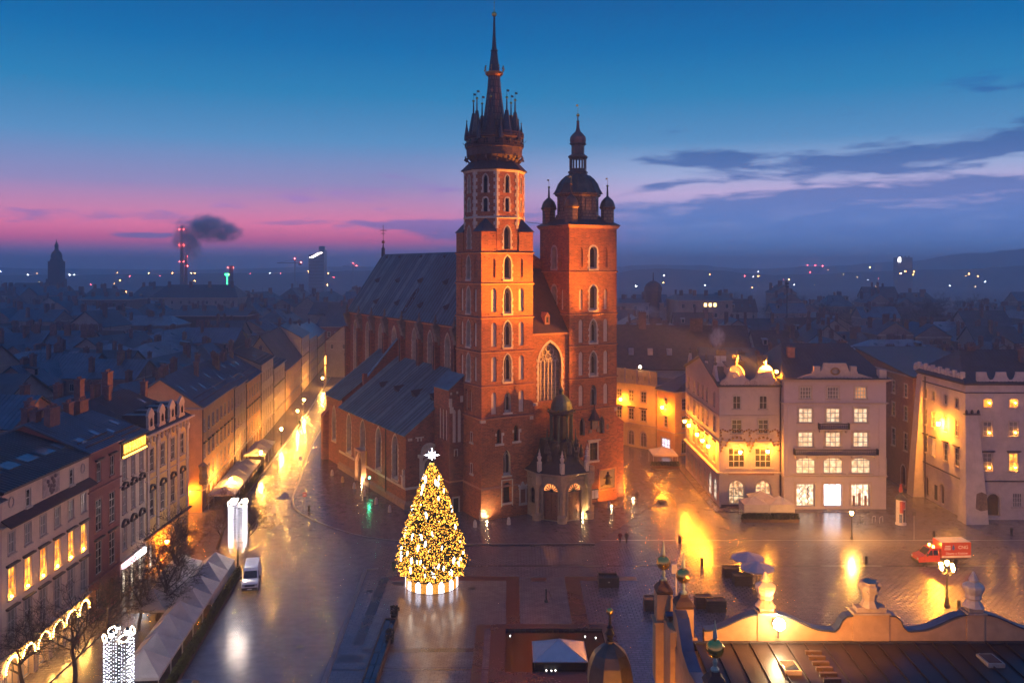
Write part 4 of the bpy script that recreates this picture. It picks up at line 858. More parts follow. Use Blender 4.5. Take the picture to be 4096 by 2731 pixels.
# raised pavement round the church
edge = [G(*p) for p in ((1330, 1640), (1302, 1690), (1256, 1761), (1222, 1840), (1195, 1920), (1166, 1990), (1172, 2030), (1200, 2055), (1250, 2080), (1330, 2112), (1400, 2134), (1470, 2150), (1550, 2160), (1700, 2170), (1860, 2178), (2379, 2176))]
inner = [(26, 150), (26, 230), (-20, 245)]
poly = ccw([(p.x, p.y) for p in edge]+inner)
mb = MB(); mb.prism(poly, .005, .085); struct(mb.build('church_pavement', CHSL))
mb = MB()
for a, b in zip(edge, edge[1:]):
    d = (b-a).normalized(); n = Vector((-d.y, d.x, 0)); mb.prism(ccw([(v.x, v.y) for v in (a-n*.02, b-n*.02, b+n*.28, a+n*.28)]), 0.004, .10)
struct(mb.build('kerb', KERB))
# slab fields of the square
sheet('slab_field', R(-18.6, 70, 60, 124.4), .004, SLAB)
sheet('cross_band', R(-6.8, 11.9, 124.4, 125.3), .008, SLABD)
sheet('cross_band', R(-14, 75, 116.1, 116.45), .008, SLABD)
sheet('cross_band', R(12, 75, 127.0, 127.25), .008, KERB)
sheet('cross_band', R(-18, -2, 86.2, 86.5), .016, SLABD)
sheet('plaza_field', R(-15.7, -.7, 87, 110.8), .008, SLABL)
sheet('pale_field', R(.9, 6.7, 97.2, 112.3), .008, SLABL)
for r, m in ((R(-16.9, -15.7, 92, 112.3), SLABD), (R(-15.7, .9, 110.8, 112.3), SLABR), (R(-.7, .9, 97.2, 110.8), SLABR), (R(6.75, 8.6, 97.2, 112.3), SLABR), (R(8.6, 16, 110.8, 112.3), SLABR), (R(-4, 9.4, 96.1, 97.2), SLABR), (R(-4, -3, 70, 96.1), SLABR), (R(-15.7, -4, 90.3, 91.2), SLABD), (R(2.4, 4.4, 110.6, 111.9), SLABR), (R(-17.8, -15.2, 88, 89.6), SLABD)):
    sheet('paving_band', r, .013, m)
ka, kb = G(1459, 2280), G(1285, 2750)
mb = MB(); mb.prism(ccw([(ka.x-.15, ka.y), (ka.x+.3, ka.y), (kb.x+.3, kb.y), (kb.x-.15, kb.y)]), .003, .14); mb.prism(ccw([(ka.x-.15, ka.y), (ka.x+1.7, ka.y+.2), (ka.x+1.7, ka.y+.6), (ka.x-.15, ka.y+.45)]), .003, .12); struct(mb.build('kerb', KERB))
# street kerb on the left (north) side and house-side pavement
lk = [G(930, 2010), G(1065, 1879), G(1139, 1782), G(1230, 1654), G(1290, 1560), G(1330, 1500)]
mb = MB(); pts = [(p.x, p.y) for p in lk]; back = [(-86, 420), (-53, 141)]
mb.prism(ccw(pts+back), .004, .12); struct(mb.build('house_pavement', SLAB))
mb = MB()
for a, b in zip(lk, lk[1:]):
    d = (b-a).normalized(); n = Vector((-d.y, d.x, 0)); mb.prism(ccw([(v.x, v.y) for v in (a+n*.3, b+n*.3, b-n*.06, a-n*.06)]), .003, .135)
struct(mb.build('kerb', KERB))
mb = MB(); mb.prism(ccw([(-47.3, 70), (-44.2, 70), (-44.8, 112), (-46, 140), (-47.3, 140)]), .004, .12); struct(mb.build('house_pavement', SLAB))
mb = MB(); mb.prism(ccw([(33, 144.4), (33, 190), (34.5, 190), (34.5, 144.4)]), .003, .12); mb.prism(R(33, 61.5, 141.6, 144.4), .003, .12); struct(mb.build('house_pavement', SLAB))
arc = [G(2545, 1910), G(2600, 1925), G(2650, 1958), G(2690, 2000), G(2705, 2045)]
mb = MB()
for a, b in zip(arc, arc[1:]):
    d = (b-a).normalized(); n = Vector((-d.y, d.x, 0)); mb.prism(ccw([(v.x, v.y) for v in (a-n*.35, b-n*.35, b+n*.35, a+n*.35)]), .002, .02)
struct(mb.build('sett_arc', SLABD))
sheet('puddle', [G(1098, 1996)[:2], G(1130, 1999)[:2], G(1158, 1996)[:2], G(1150, 1972)[:2], G(1138, 1966)[:2], G(1122, 1980)[:2]], .125 if False else .006, mat('still water', (.02, .022, .025), .03, var=.05, spec=.9))
MH = mat('iron cover', (.04, .04, .042), .35, metal=.5, bump=.4, bscale=20)
for p in ((1200, 2585), (1479, 2363), (1888, 2353), (1080, 2132), (1275, 1990), (2562, 1975)):
    mb = MB(); mb.lathe([(.45, .018), (.45, .032), (.40, .032), (.38, .026)], 16, tuple(G(*p))); struct(mb.build('manhole_cover', MH))
mb = MB(); c = G(1592, 2333); mb.box(c.x-.7, c.x+.7, c.y-.5, c.y+.5, .014, .03); struct(mb.build('drain_cover', MH))
# ================================================================== fountain with glass pyramid
FT = thing('fountain', 'sunken black fountain basin with a glass pyramid in its middle', 'fountain', (4.6, 90.3, 0))
mb = MB()
for a in ((-6.9, -5.3, -8, 6.4), (5.3, 6.6, -8, 6.4), (-5.3, 5.3, 5.2, 6.4), (-5.3, 5.3, -8, -5.0)): mb.box(*a, .006, .28)
mb.build('basin_rim', SLABD, FT)
mb = MB(); mb.quad((-5.3, -5, .03), (5.3, -5, .03), (5.3, 5.2, .03), (-5.3, 5.2, .03)); mb.build('basin_water', mat('black water', (.006, .007, .009), .12, var=.2, bump=.05, bscale=3), FT)
py = [(-2.5, -4.2), (2.9, -4.2), (2.9, .6), (-2.5, .6)]; ap = (.2, -1.8, 2.15)
mb = MB(); mb.prism([(p[0]*.94, p[1]*.96) for p in py], .03, .85); mb.build('pyramid_base', IRON, FT)
PG = mat('frosted glass', (.42, .43, .46), .22, var=.12, scale=1.5, spec=.6)
for i in range(4):
    a, b = py[i], py[(i+1) % 4]; mb = MB(); mb.poly([(*a, .85), (*b, .85), ap]); mb.build('glass_face', PG, FT)
mb = MB()
for a in py: mb.tube((*a, .86), (ap[0], ap[1], ap[2]+.01), .035, n=4)
for i in range(4): mb.tube((*py[i], .85), (*py[(i+1) % 4], .85), .05, n=4)
mb.build('pyramid_frame', mat('steel', (.4, .41, .43), .35, metal=.8), FT)
BULBW = emit('white bulb', (1, .96, .9), 14)
for x, y in ((-4.8, 3.8), (-1.2, -4.3), (-.7, -4.35), (-.3, -4.3), (3.3, 3.6), (4.4, 3.3)): mb = MB(); mb.ball((x, y, .1), .045, 6); mb.build('fountain_light', BULBW, FT)
# low glass rooflight strip (underground museum) with two dark tubs
GS = thing('glass_rooflight', 'low narrow glass rooflight strip with dark rim in the paving', 'rooflight', (-13.6, 84, 0))
mb = MB(); mb.box(-.75, -.62, -3, 13.9, .014, .5); mb.box(.62, .75, -3, 13.9, .014, .75); mb.box(-.62, .62, 13.7, 13.9, .014, .5); mb.build('rim', mat('rusty steel rim', (.06, .03, .025), .5, metal=.4), GS)
for i in range(6): mb = MB(); y = -3+i*2.78; mb.box(-.6, -.03, y+.06, y+2.7, .3, .4); mb.box(.03, .6, y+.06, y+2.7, .3, .4); mb.build('glass_panel', mat('rooflight glass', (.02, .03, .04), .08, var=.2, spec=.8), GS)
TUB = mat('dark foliage ball', (.012, .016, .012), .8, var=.5, scale=6, bump=.6)
for i, (p, l) in enumerate((((1577, 2472), 'dark clipped shrub in a tub at the head of the rooflight strip'), ((1560, 2570), 'dark clipped shrub in a tub beside the rooflight strip'))):
    c = G(*p); t = thing('tub_shrub', l, 'shrub', tuple(c)); mb = MB(); mb.lathe([(.35, 0), (.45, .5), (.4, .5)], 10); mb.build('tub', IRON, t)
    mb = MB()
    for k in range(60): v = Vector((random.gauss(0, 1), random.gauss(0, 1), random.gauss(0, 1))).normalized()*random.uniform(.3, .55); v.z = v.z*1.1+1.0; mb.ball(v, random.uniform(.07, .14), 5)
    mb.build('foliage', TUB, t)
# ================================================================== CHRISTMAS TREE
XT = thing('christmas_tree', 'tall Christmas tree covered in golden lights with a white star on top', 'christmas tree', (-10.06, 109.3, .012))
prof = [(1.3, 3.2), (2.0, 3.75), (2.9, 3.95), (4.7, 3.75), (6.5, 3.3), (8.3, 2.7), (10.1, 2.2), (11.9, 1.55), (13.7, .92), (14.8, .45), (15.3, .12)]
def trad(z):
    for (z0, r0), (z1, r1) in zip(prof, prof[1:]):
        if z0 <= z <= z1: return r0+(r1-r0)*(z-z0)/(z1-z0)
    return 0
def rag(an, z): return 1.02+.07*sin(an*7+z*2.3)+.05*sin(an*13-z*4.1)+.09*(.5-((z*.95+.6*sin(an*3)) % 1.))
NEED = mat('fir needles', (.020, .040, .018), .8, var=.5, scale=3)
rnd = random.Random(3)
mb = MB()
for k in range(5200):
    z = 1.5+13.7*(rnd.random()**1.35); an = rnd.uniform(0, 2*pi); r = trad(z)*rag(an, z)*(1-.5*rnd.random()**2.2); c = Vector((r*cos(an), r*sin(an), z))
    d = Vector((cos(an), sin(an), rnd.uniform(-.5, .25))).normalized(); t = d.orthogonal().normalized(); t.rotate(Matrix.Rotation(rnd.uniform(0, 6.3), 3, d)); L = rnd.uniform(.35, .75); w = rnd.uniform(.12, .24)
    mb.add([c-d*L*.4+t*w, c+d*L*.6, c-d*L*.4-t*w, c-d*L*.1+t.cross(d)*w*.8], [(0, 1, 2), (0, 1, 3), (2, 1, 3)])
stuff(mb.build('foliage', NEED, XT))
mb = MB(); mb.tube((0, 0, 0), (0, 0, 15.4), .28, .04, 8); mb.build('trunk', WOODD, XT)
GBULB = emit('golden bulb', (1., .38, .035), 7.5)
mb = MB()
for k in range(9000):
    z = 1.6+13.7*(rnd.random()**1.35); an = rnd.uniform(0, 2*pi); r = trad(z)*rag(an, z)*rnd.uniform(.88, 1.04)+.08; c = Vector((r*cos(an), r*sin(an), z)); s = rnd.choice((.026, .032, .044))
    mb.add([c+Vector(v)*s for v in ((1, 0, 0), (-1, 0, 0), (0, 1, 0), (0, -1, 0), (0, 0, 1), (0, 0, -1))], [(0, 2, 4), (2, 1, 4), (1, 3, 4), (3, 0, 4), (2, 0, 5), (1, 2, 5), (3, 1, 5), (0, 3, 5)])
stuff(mb.build('bulbs', GBULB, XT))
WBULB = emit('white icicle light', (1., .88, .72), 7.)
mb = MB(); mb.lathe([(.01, -.42), (.09, -.2), (.12, .1), (.08, .32), (.01, .42)], 6); icm = mb.mesh('icicle_light', WBULB)
for k in range(78):
    z = 2.2+12*(rnd.random()**1.2); r = trad(z)+.1; an = rnd.uniform(0, 2*pi); o = obj('icicle_light', icm, XT, (r*cos(an), r*sin(an), z)); o.rotation_euler = (rnd.uniform(-.25, .25), rnd.uniform(-.25, .25), 0); s = rnd.uniform(.55, 1.15); o.scale = (s, s, s)
STARW = emit('star light', (.92, .92, 1.), 22.)
mb = MB()
for k in range(8):
    an = k*pi/4; L = .95 if k % 2 == 0 else .62; d = Vector((sin(an), 0, cos(an))); t = Vector((cos(an), 0, -sin(an))); c = Vector((0, 0, 16.3))
    mb.add([c+t*.13, c+d*L, c-t*.13, c+Vector((0, .12, 0)), c-Vector((0, .12, 0))], [(0, 1, 3), (1, 2, 3), (1, 0, 4), (2, 1, 4)])
mb.build('star', STARW, XT)
mb = MB(); mb.tube((0, 0, 15.2), (0, 0, 16), .04, n=5); mb.build('star_rod', IRON, XT)
PANEL = emit('white light panel', (.95, .88, 1.), 2.3, .6, 7.)
GMESH = emit('golden light net', (1., .42, .06), .7, .9, 11.)
for k in range(14):
    an = 2*pi*k/14-pi/2; r = 3.3
    for j, (da, m, nm) in enumerate(((0, PANEL, 'lit_house_panel'), (pi/14, GMESH, 'gold_net_panel'))):
        w = .72 if j == 0 else .72; a2 = an+da; mb = MB(); d = Vector((cos(a2), sin(a2), 0)); t = Vector((-sin(a2), cos(a2), 0)); f = Face(d*r-t*w/2, t)
        pl = [(0, .08), (w, .08), (w, 1.05), (w/2, 1.5), (0, 1.05)] if j == 0 else [(0, .08), (w, .08), (w, 1.25), (0, 1.25)]
        q = len(pl); mb.add([f.p(*p) for p in pl]+[f.p(*p, -.12) for p in pl], [tuple(range(q)), tuple(range(2*q-1, q-1, -1))]+[(i, q+i, q+(i+1) % q, (i+1) % q) for i in range(q)]); mb.build(nm, m, XT)
mb = MB(); mb.lathe([(3.2, .0), (3.2, 1.0), (2.9, 1.1), (.3, 1.4)], 28); mb.build('base_drum', WOODD, XT)
# ================================================================== CLOTH HALL (front right)
HALLP = mat('ochre render', (.38, .25, .14), .8, var=.18, scale=1.5, bump=.1, stain=.12)
HALLS = mat('grey carved stone', (.30, .25, .20), .8, var=.3, scale=2., bump=.2)
CHL = thing('cloth_hall', 'long market hall with scrolled attic parapet and dark sheet metal roof', 'market hall', (0, 0, 0))
PYY = 55.0; XN = 10.3
mb = MB(); mb.box(XN, 60, 36, PYY-.05, 0, 16.0); mb.build('wall', HALLP, CHL)
COPB = mat('blue coping sheet', (.06, .08, .13), .35, metal=.4, var=.25)
def attic(prof, y0, y1, name, along='x', fix=0., mcap=COPB):
    """parapet with a scrolled upper edge: prof = (s, z) upper edge points"""
    n = len(prof); mb = MB(); cap = MB()
    for (s0, z0), (s1, z1) in zip(prof, prof[1:]):
        P_ = (lambda s, o, z: (s, o, z)) if along == 'x' else (lambda s, o, z: (o, s, z))
        mb.add([P_(s0, y0, 15.9), P_(s1, y0, 15.9), P_(s1, y0, z1), P_(s0, y0, z0), P_(s0, y1, 15.9), P_(s1, y1, 15.9), P_(s1, y1, z1), P_(s0, y1, z0)], [(0, 1, 2, 3), (7, 6, 5, 4), (3, 2, 6, 7)])
        cap.add([P_(s0, y0-.12, z0), P_(s1, y0-.12, z1), P_(s1, y1+.12, z1), P_(s0, y1+.12, z0), P_(s0, y0-.12, z0+.1), P_(s1, y0-.12, z1+.1), P_(s1, y1+.12, z1+.1), P_(s0, y1+.12, z0+.1)], [(3, 2, 1, 0), (4, 5, 6, 7), (0, 1, 5, 4), (2, 3, 7, 6)])
    mb.build(name, HALLP, CHL); cap.build(name+'_coping', mcap, CHL)
def bell(x, c, w, h): 
    t = min(1, abs(x-c)/w); return h*(.5+.5*cos(pi*t))
# low wave / pedestal / double scroll, repeating every 13 m
def run(x0, x1, fn, n=16): return [(x0+(x1-x0)*i/n, fn(x0+(x1-x0)*i/n)) for i in range(n+1)]
zb = 17.05
for k in range(3):
    bx = 15.95+13.1*k
    attic(run(bx-3.9, bx-.45, lambda x: zb+.12+(bx-.45-x < 2.4)*0+1.0*(.5+.5*cos(pi*min(1, (bx-.45-x)/3.3)))), PYY-.45, PYY, 'attic_wave')
    attic(run(bx+.45, bx+3.9, lambda x: zb+.12+1.0*(.5+.5*cos(pi*min(1, (x-bx-.45)/3.3)))), PYY-.45, PYY, 'attic_wave')
    cx = bx+6.55
    attic([(cx-2.65, zb+.1), (cx-2.3, zb+.08), (cx-2.05, zb+.3), (cx-1.85, zb+.75), (cx-1.55, zb+1.0), (cx-1.15, zb+1.05)], PYY-.45, PYY, 'attic_scroll')
    attic([(cx+1.15, zb+1.05), (cx+1.55, zb+1.0), (cx+1.85, zb+.75), (cx+2.05, zb+.3), (cx+2.3, zb+.08), (cx+2.65, zb+.1)], PYY-.45, PYY, 'attic_scroll')
    for c, w in ((bx, .55), (cx, 1.15)):
        mb = MB(); mb.box(c-w, c+w, PYY-.5, PYY+.05, 15.9, zb+1.2); mb.build('attic_pedestal', HALLP, CHL)
        mb = MB(); mb.box(c-w*.9-.12, c+w*.9+.12, PYY-.75, PYY+.3, zb+1.2, zb+1.32); mb.box(c-w*.8, c+w*.8, PYY-.6, PYY+.15, zb+1.32, zb+1.62); mb.build('pedestal_cap', HALLS, CHL)
        y = PYY-.22
        if c == cx:       # carved mask block
            mb = MB(); mb.lathe([(.62, 0), (.52, .18), (.40, .4), (.45, .7), (.58, 1.05), (.62, 1.3), (.5, 1.42), (.55, 1.55)], 8, (c, y, zb+1.6), pi/8); mb.ball((c-.5, y-.1, zb+2.95), .28, 6); mb.ball((c+.5, y-.1, zb+2.95), .28, 6); mb.ball((c-.25, y-.35, zb+2.6), .18, 6); mb.ball((c+.25, y-.35, zb+2.6), .18, 6); mb.build('carved_mask', HALLS, CHL)
        else:             # bust-like finial
            mb = MB(); mb.lathe([(.66, 0), (.56, .1), (.46, .3), (.36, .42), (.5, .55), (.46, .75), (.6, 1.0), (.66, 1.2), (.62, 1.32), (.42, 1.45), (.26, 1.55), (.3, 1.66), (.2, 1.85), (.05, 2.15)], 10, (c, y, zb+1.6)); mb.build('attic_finial', mat('pale carved stone', (.52, .43, .33), .8, var=.25, scale=2.5, bump=.3, bscale=6), CHL)
mb = MB(); mb.box(XN, 60, PYY-.7, PYY-.45, 15.9, 16.55); mb.build('gutter', LEADD, CHL)
# roof sheets
mb = MB(); plate(mb, [(0, 34, 15.0), (1.12, 34, 15.0), (1.12, PYY-.7, 16.45), (0, PYY-.7, 16.45)], .05); mb.add([(0, 34, 15.0), (0, PYY-.7, 16.45), (0, PYY-.7, 16.56), (0, 34, 15.11), (.05, 34, 15.0), (.05, PYY-.7, 16.45), (.05, PYY-.7, 16.56), (.05, 34, 15.11)], [(0, 1, 2, 3), (7, 6, 5, 4), (3, 2, 6, 7), (1, 5, 6, 2)])
HROOF = mat('wet brown sheet roof', (.034, .024, .028), .36, metal=.3, var=.4, scale=.8, bump=.1, bscale=2, stain=.3)
rm = mb.mesh('roof_sheet', HROOF)
for i in range(40): obj('roof_sheet', rm, CHL, (XN+1.1+i*1.14, 0, 0))
for i in range(7): mb = MB(); y = 49.3+i*.62; zq = 15+(y-34)*.0716; mb.box(17.9, 18.9, y, y+.2, zq-.05, zq+.2); mb.build('roof_step', mat('roof step', (.09, .06, .05), .4, metal=.3), CHL)
for (x, y) in ((28.7, 52.2), (16.4, 51.4)):
    z = 15+(y-34)*.07; mb = MB(); mb.box(x-.5, x+.5, y-.7, y+.7, z-.1, z+.22); mb.build('skylight_frame', HALLS, CHL); mb = MB(); mb.quad((x-.4, y-.6, z+.228), (x+.4, y-.6, z+.228), (x+.4, y+.6, z+.228), (x-.4, y+.6, z+.228)); mb.build('skylight_pane', mat('skylight glass', (.03, .04, .06), .06, spec=.9), CHL)
# north end attic with columns and gilded balls
attic([(36, 18.2), (40, 18.4), (42, 19.0), (43.9, 18.8)], XN, XN+.5, 'end_attic', 'y'); attic([(46.1, 17.6), (48, 16.9), (50, 16.6), (52, 16.9), (53.6, 18.2), (54.5, 18.4)], XN, XN+.5, 'end_attic', 'y'); attic([(56.5, 17.2), (57, 17.0), (57.3, 17.2)], XN-.1, XN+.4, 'end_attic', 'y')
mb = MB(); mb.box(XN-.3, XN+.5, 54.9, 58.7, 0, 16.9); mb.build('corner_wall', HALLP, CHL)
for (x, y, s) in ((10.1, 58.0, 1.0), (10.95, 55.6, 1.05), (10.5, 45., 1.0)):
    mb = MB(); w = .62*s; mb.box(x-w, x+w, y-w, y+w, 12.5, 16.4); mb.box(x-w-.1, x+w+.1, y-w-.1, y+w+.1, 16.4, 16.55); mb.box(x-w*.85, x+w*.85, y-w*.85, y+w*.85, 16.55, 18.3); mb.build('attic_column', HALLP, CHL)
    mb = MB(); mb.lathe([(w*1.15, 18.3), (w*1.3, 18.5), (w*1.0, 18.75), (w*.55, 18.95), (w*.5, 19.1)], 4, (x, y, 0), pi/4); mb.build('column_cap', SHINGLE, CHL)
    mb = MB(); mb.lathe([(.18, 19.0), (.24, 19.2), (.1, 19.35), (.14, 19.6), (.08, 19.75)], 8, (x, y, 0)); mb.lathe([(.1, 20.75), (.13, 20.85), (.02, 21.7)], 8, (x, y, 0)); mb.build('finial_rod', mat('pale green copper', (.22, .30, .25), .5, metal=.3, var=.3), CHL)
    mb = MB(); mb.ball((x, y, 20.25), .48, 14); mb.build('gilded_ball', GOLD, CHL, smooth=True)
# small domed stair turret on the north side
tx, ty = 6.3, 56.0
mb = MB(); mb.lathe([(1.25, 0), (1.25, 12.9), (1.5, 13.2), (1.5, 13.4)], 8, (tx, ty, 0), pi/8); mb.box(tx, XN, ty-1.2, ty+1.2, 0, 11.); mb.build('stair_turret', HALLP, CHL)
mb = MB(); mb.lathe([(1.55, 13.3), (1.5, 13.9), (1.36, 14.6), (1.05, 15.2), (.6, 15.6), (.28, 15.8), (.3, 15.95)], 8, (tx, ty, 0), pi/8); mb.build('turret_dome', COPPER, CHL)
mb = MB(); mb.lathe([(.22, 15.9), (.18, 16.1), (.32, 16.4), (.16, 16.7), (.22, 16.8), (.09, 16.9), (.07, 17.6)], 8, (tx, ty, 0)); mb.tube((tx, ty, 18), (tx, ty, 18.9), .02, n=4); mb.build('dome_finial', IRON, CHL)
mb = MB(); mb.ball((tx, ty, 17.8), .24, 10); mb.build('gilded_ball', GOLD, CHL, smooth=True)
ant = thing('antenna_mast', 'thin white antenna mast with a small panel behind the attic column', 'antenna', (10.75, 57.0, 16.9)); mb = MB(); mb.tube((0, 0, 0), (0, 0, 3.6), .05, n=6); mb.build('mast', FRAMEW, ant); mb = MB(); mb.box(-.28, .05, -.06, .06, 3.0, 3.6); mb.build('antenna_panel', FRAMEW, ant)
# floodlight on the parapet
FLG = emit('floodlight glass', (1., .72, .36), 130)
fl = thing('floodlight', 'blazing floodlight fixed on the scrolled parapet of the market hall', 'floodlight', (16.55, PYY-.9, 17.3)); mb = MB(); mb.box(-.28, .28, -.1, .16, .3, .75); mb.tube((0, 0, -.4), (0, 0, .35), .05); mb.build('housing', IRON, fl)
mb = MB(); mb.ball((0, -.22, .55), .36, 12); mb.build('lens', FLG, fl)

# ================================================================== HOUSES
LITW = emit('lit office window', (1., .78, .50), .62, .4, 1.3, (1., .68, .36))
LITS = emit('lit shop window', (1., .84, .62), .95, .75, 1.6, (1., .78, .55))
LITSC = emit('bright shop entrance', (.93, .90, 1.), 2.2, .3, 1.2)
LITO = emit('orange lit window', (1., .40, .05), 1.3, .5, 1.1, (1., .25, .02))
LITC = emit('café window', (1., .70, .38), .6, .85, 2.2, (1., .5, .2))
LITD = emit('dim lit window', (1., .55, .22), .35, .5, 1.)
CURT = mat('curtained glass', (.16, .15, .15), .3, var=.4, scale=1.5, spec=.5)
ROOFB = mat('wet seamed roof', (.075, .125, .165), .36, metal=.4, var=.3, scale=.5, bump=.1, bscale=3, stain=.25)
ROOFD = mat('dark house roof', (.05, .055, .065), .45, metal=.2, var=.4, scale=.5, bump=.15, bscale=4, stain=.3)
ROOFR = mat('brown tile roof', (.085, .048, .042), .7, var=.35, scale=1., bump=.4, bscale=7, stain=.25)
CHIM = mat('chimney brick', (.17, .095, .085), .85, var=.35, scale=2., stain=.2)
def row(z, h, w, xs, kind='rect', grid=(2, 3), glass=None, o='sb', d=.12, lit=None): return dict(z=z, h=h, w=w, xs=xs, kind=kind, grid=grid, glass=glass or GLASSD, o=o, d=d, lit=lit or {})
def dress(parent, f, rows, trimm, framem, panes=True):
    for r in rows:
        for i, c in enumerate(r['xs']):
            op = Op(c, r['w'], r['z'], r['h'], r['kind'], r['d']); o = r['o']
            gl = r['lit'].get(i, r['glass'])
            if 'D' in o:
                mb = MB(); mb.poly(pane_poly(f, op, r['d']-.03)); mb.build('door', gl, parent)
            else: window(parent, f, op, gl, framem, *r['grid'], bar=.115 if r['w'] > 1.6 else .08, panes=panes)
            mb = MB(); t = max(.12, r['w']*.12); n = 0
            if 'b' in o: band(mb, f, op, t, .06); n = 1
            if 's' in o: fbox(mb, f, c-r['w']/2-t*1.3, c+r['w']/2+t*1.3, r['z']-.16, r['z']-.002, -.03, .2); n = 1
            if n: mb.build('window_surround', trimm, parent)
            if 'h' in o: mb = MB(); zt = r['z']+r['h']+t+.08; fbox(mb, f, c-r['w']/2-.35, c+r['w']/2+.35, zt, zt+.16, -.02, .36); fbox(mb, f, c-r['w']/2-.25, c+r['w']/2+.25, zt-.1, zt, -.02, .2); mb.build('window_hood', HOOD, parent)
            if 'a' in o:
                mb = MB(); zt = r['z']+r['h']+.12; oo = Op(c, r['w']+.3, zt, .62, 'round', ah=.55); band(mb, f, oo, .18, .3); fbox(mb, f, c-r['w']/2-.3, c+r['w']/2+.3, zt-.06, zt+.06, -.02, .28); mb.build('window_pediment', HOOD, parent)
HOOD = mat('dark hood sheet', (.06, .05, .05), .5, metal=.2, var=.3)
TRIM = mat('pale plaster trim', (.42, .34, .29), .8, var=.15, scale=2)
def ops_of(rows): return [Op(c, r['w'], r['z'], r['h'], r['kind'], r['d']) for r in rows for c in r['xs']]
def gable_roof(mb, W, D, z, rise, ov=.45, ridge='x', mi=0, hip=0.):
    if ridge == 'x':
        pts = [(-ov, -ov, z), (W+ov, -ov, z), (W+ov-hip, D/2, z+rise), (-ov+hip, D/2, z+rise), (-ov, D+ov, z), (W+ov, D+ov, z)]
        plate(mb, [pts[0], pts[1], pts[2], pts[3]], .18, mi); plate(mb, [pts[5], pts[4], pts[3], pts[2]], .18, mi)
        if hip: plate(mb, [pts[4], pts[0], pts[3]], .18, mi); plate(mb, [pts[1], pts[5], pts[2]], .18, mi)
    else:
        pts = [(-ov, -ov, z), (-ov, D+ov, z), (W/2, D+ov-hip, z+rise), (W/2, -ov+hip, z+rise), (W+ov, -ov, z), (W+ov, D+ov, z)]
        plate(mb, [pts[1], pts[0], pts[3], pts[2]], .18, mi); plate(mb, [pts[4], pts[5], pts[2], pts[3]], .18, mi)
        if hip: plate(mb, [pts[0], pts[4], pts[3]], .18, mi); plate(mb, [pts[5], pts[1], pts[2]], .18, mi)
def seams(parent, W, D, z, rise, ov, ridge, m, step=.6, hip=0.):
    """raised seams over both slopes, too fine to pick apart"""
    mb = MB()
    L = W if ridge == 'x' else D
    n = int((L+2*ov-2*hip*.0)/step)
    for i in range(n+1):
        s = -ov+i*step; k = 1.
        if hip: k = min(1., max(.0, min(s+ov, L+ov-s)/hip))
        if ridge == 'x': a = [((s, -ov, z+.03), (s, -ov+(D/2+ov)*k, z+rise*k+.03)), ((s, D+ov, z+.03), (s, D+ov-(D/2+ov)*k, z+rise*k+.03))]
        else: a = [((-ov, s, z+.03), (-ov+(W/2+ov)*k, s, z+rise*k+.03)), ((W+ov, s, z+.03), (W+ov-(W/2+ov)*k, s, z+rise*k+.03))]
        for p, q in a: mb.tube(p, q, .075, n=3)
    return stuff(mb.build('roof_seams', m, parent))
def chimney(parent, x, y, z, h, w=.9, d=.6, m=None):
    mb = MB(); mb.box(x-w/2, x+w/2, y-d/2, y+d/2, z, z+h); mb.box(x-w/2-.1, x+w/2+.1, y-d/2-.1, y+d/2+.1, z+h, z+h+.18)
    for j in range(max(1, int(w/.5))): xx = x-w/2+.3+j*.5; mb.box(xx-.12, xx+.12, y-.12, y+.12, z+h+.18, z+h+.5)
    mb.build('chimney', m or CHIM, parent)
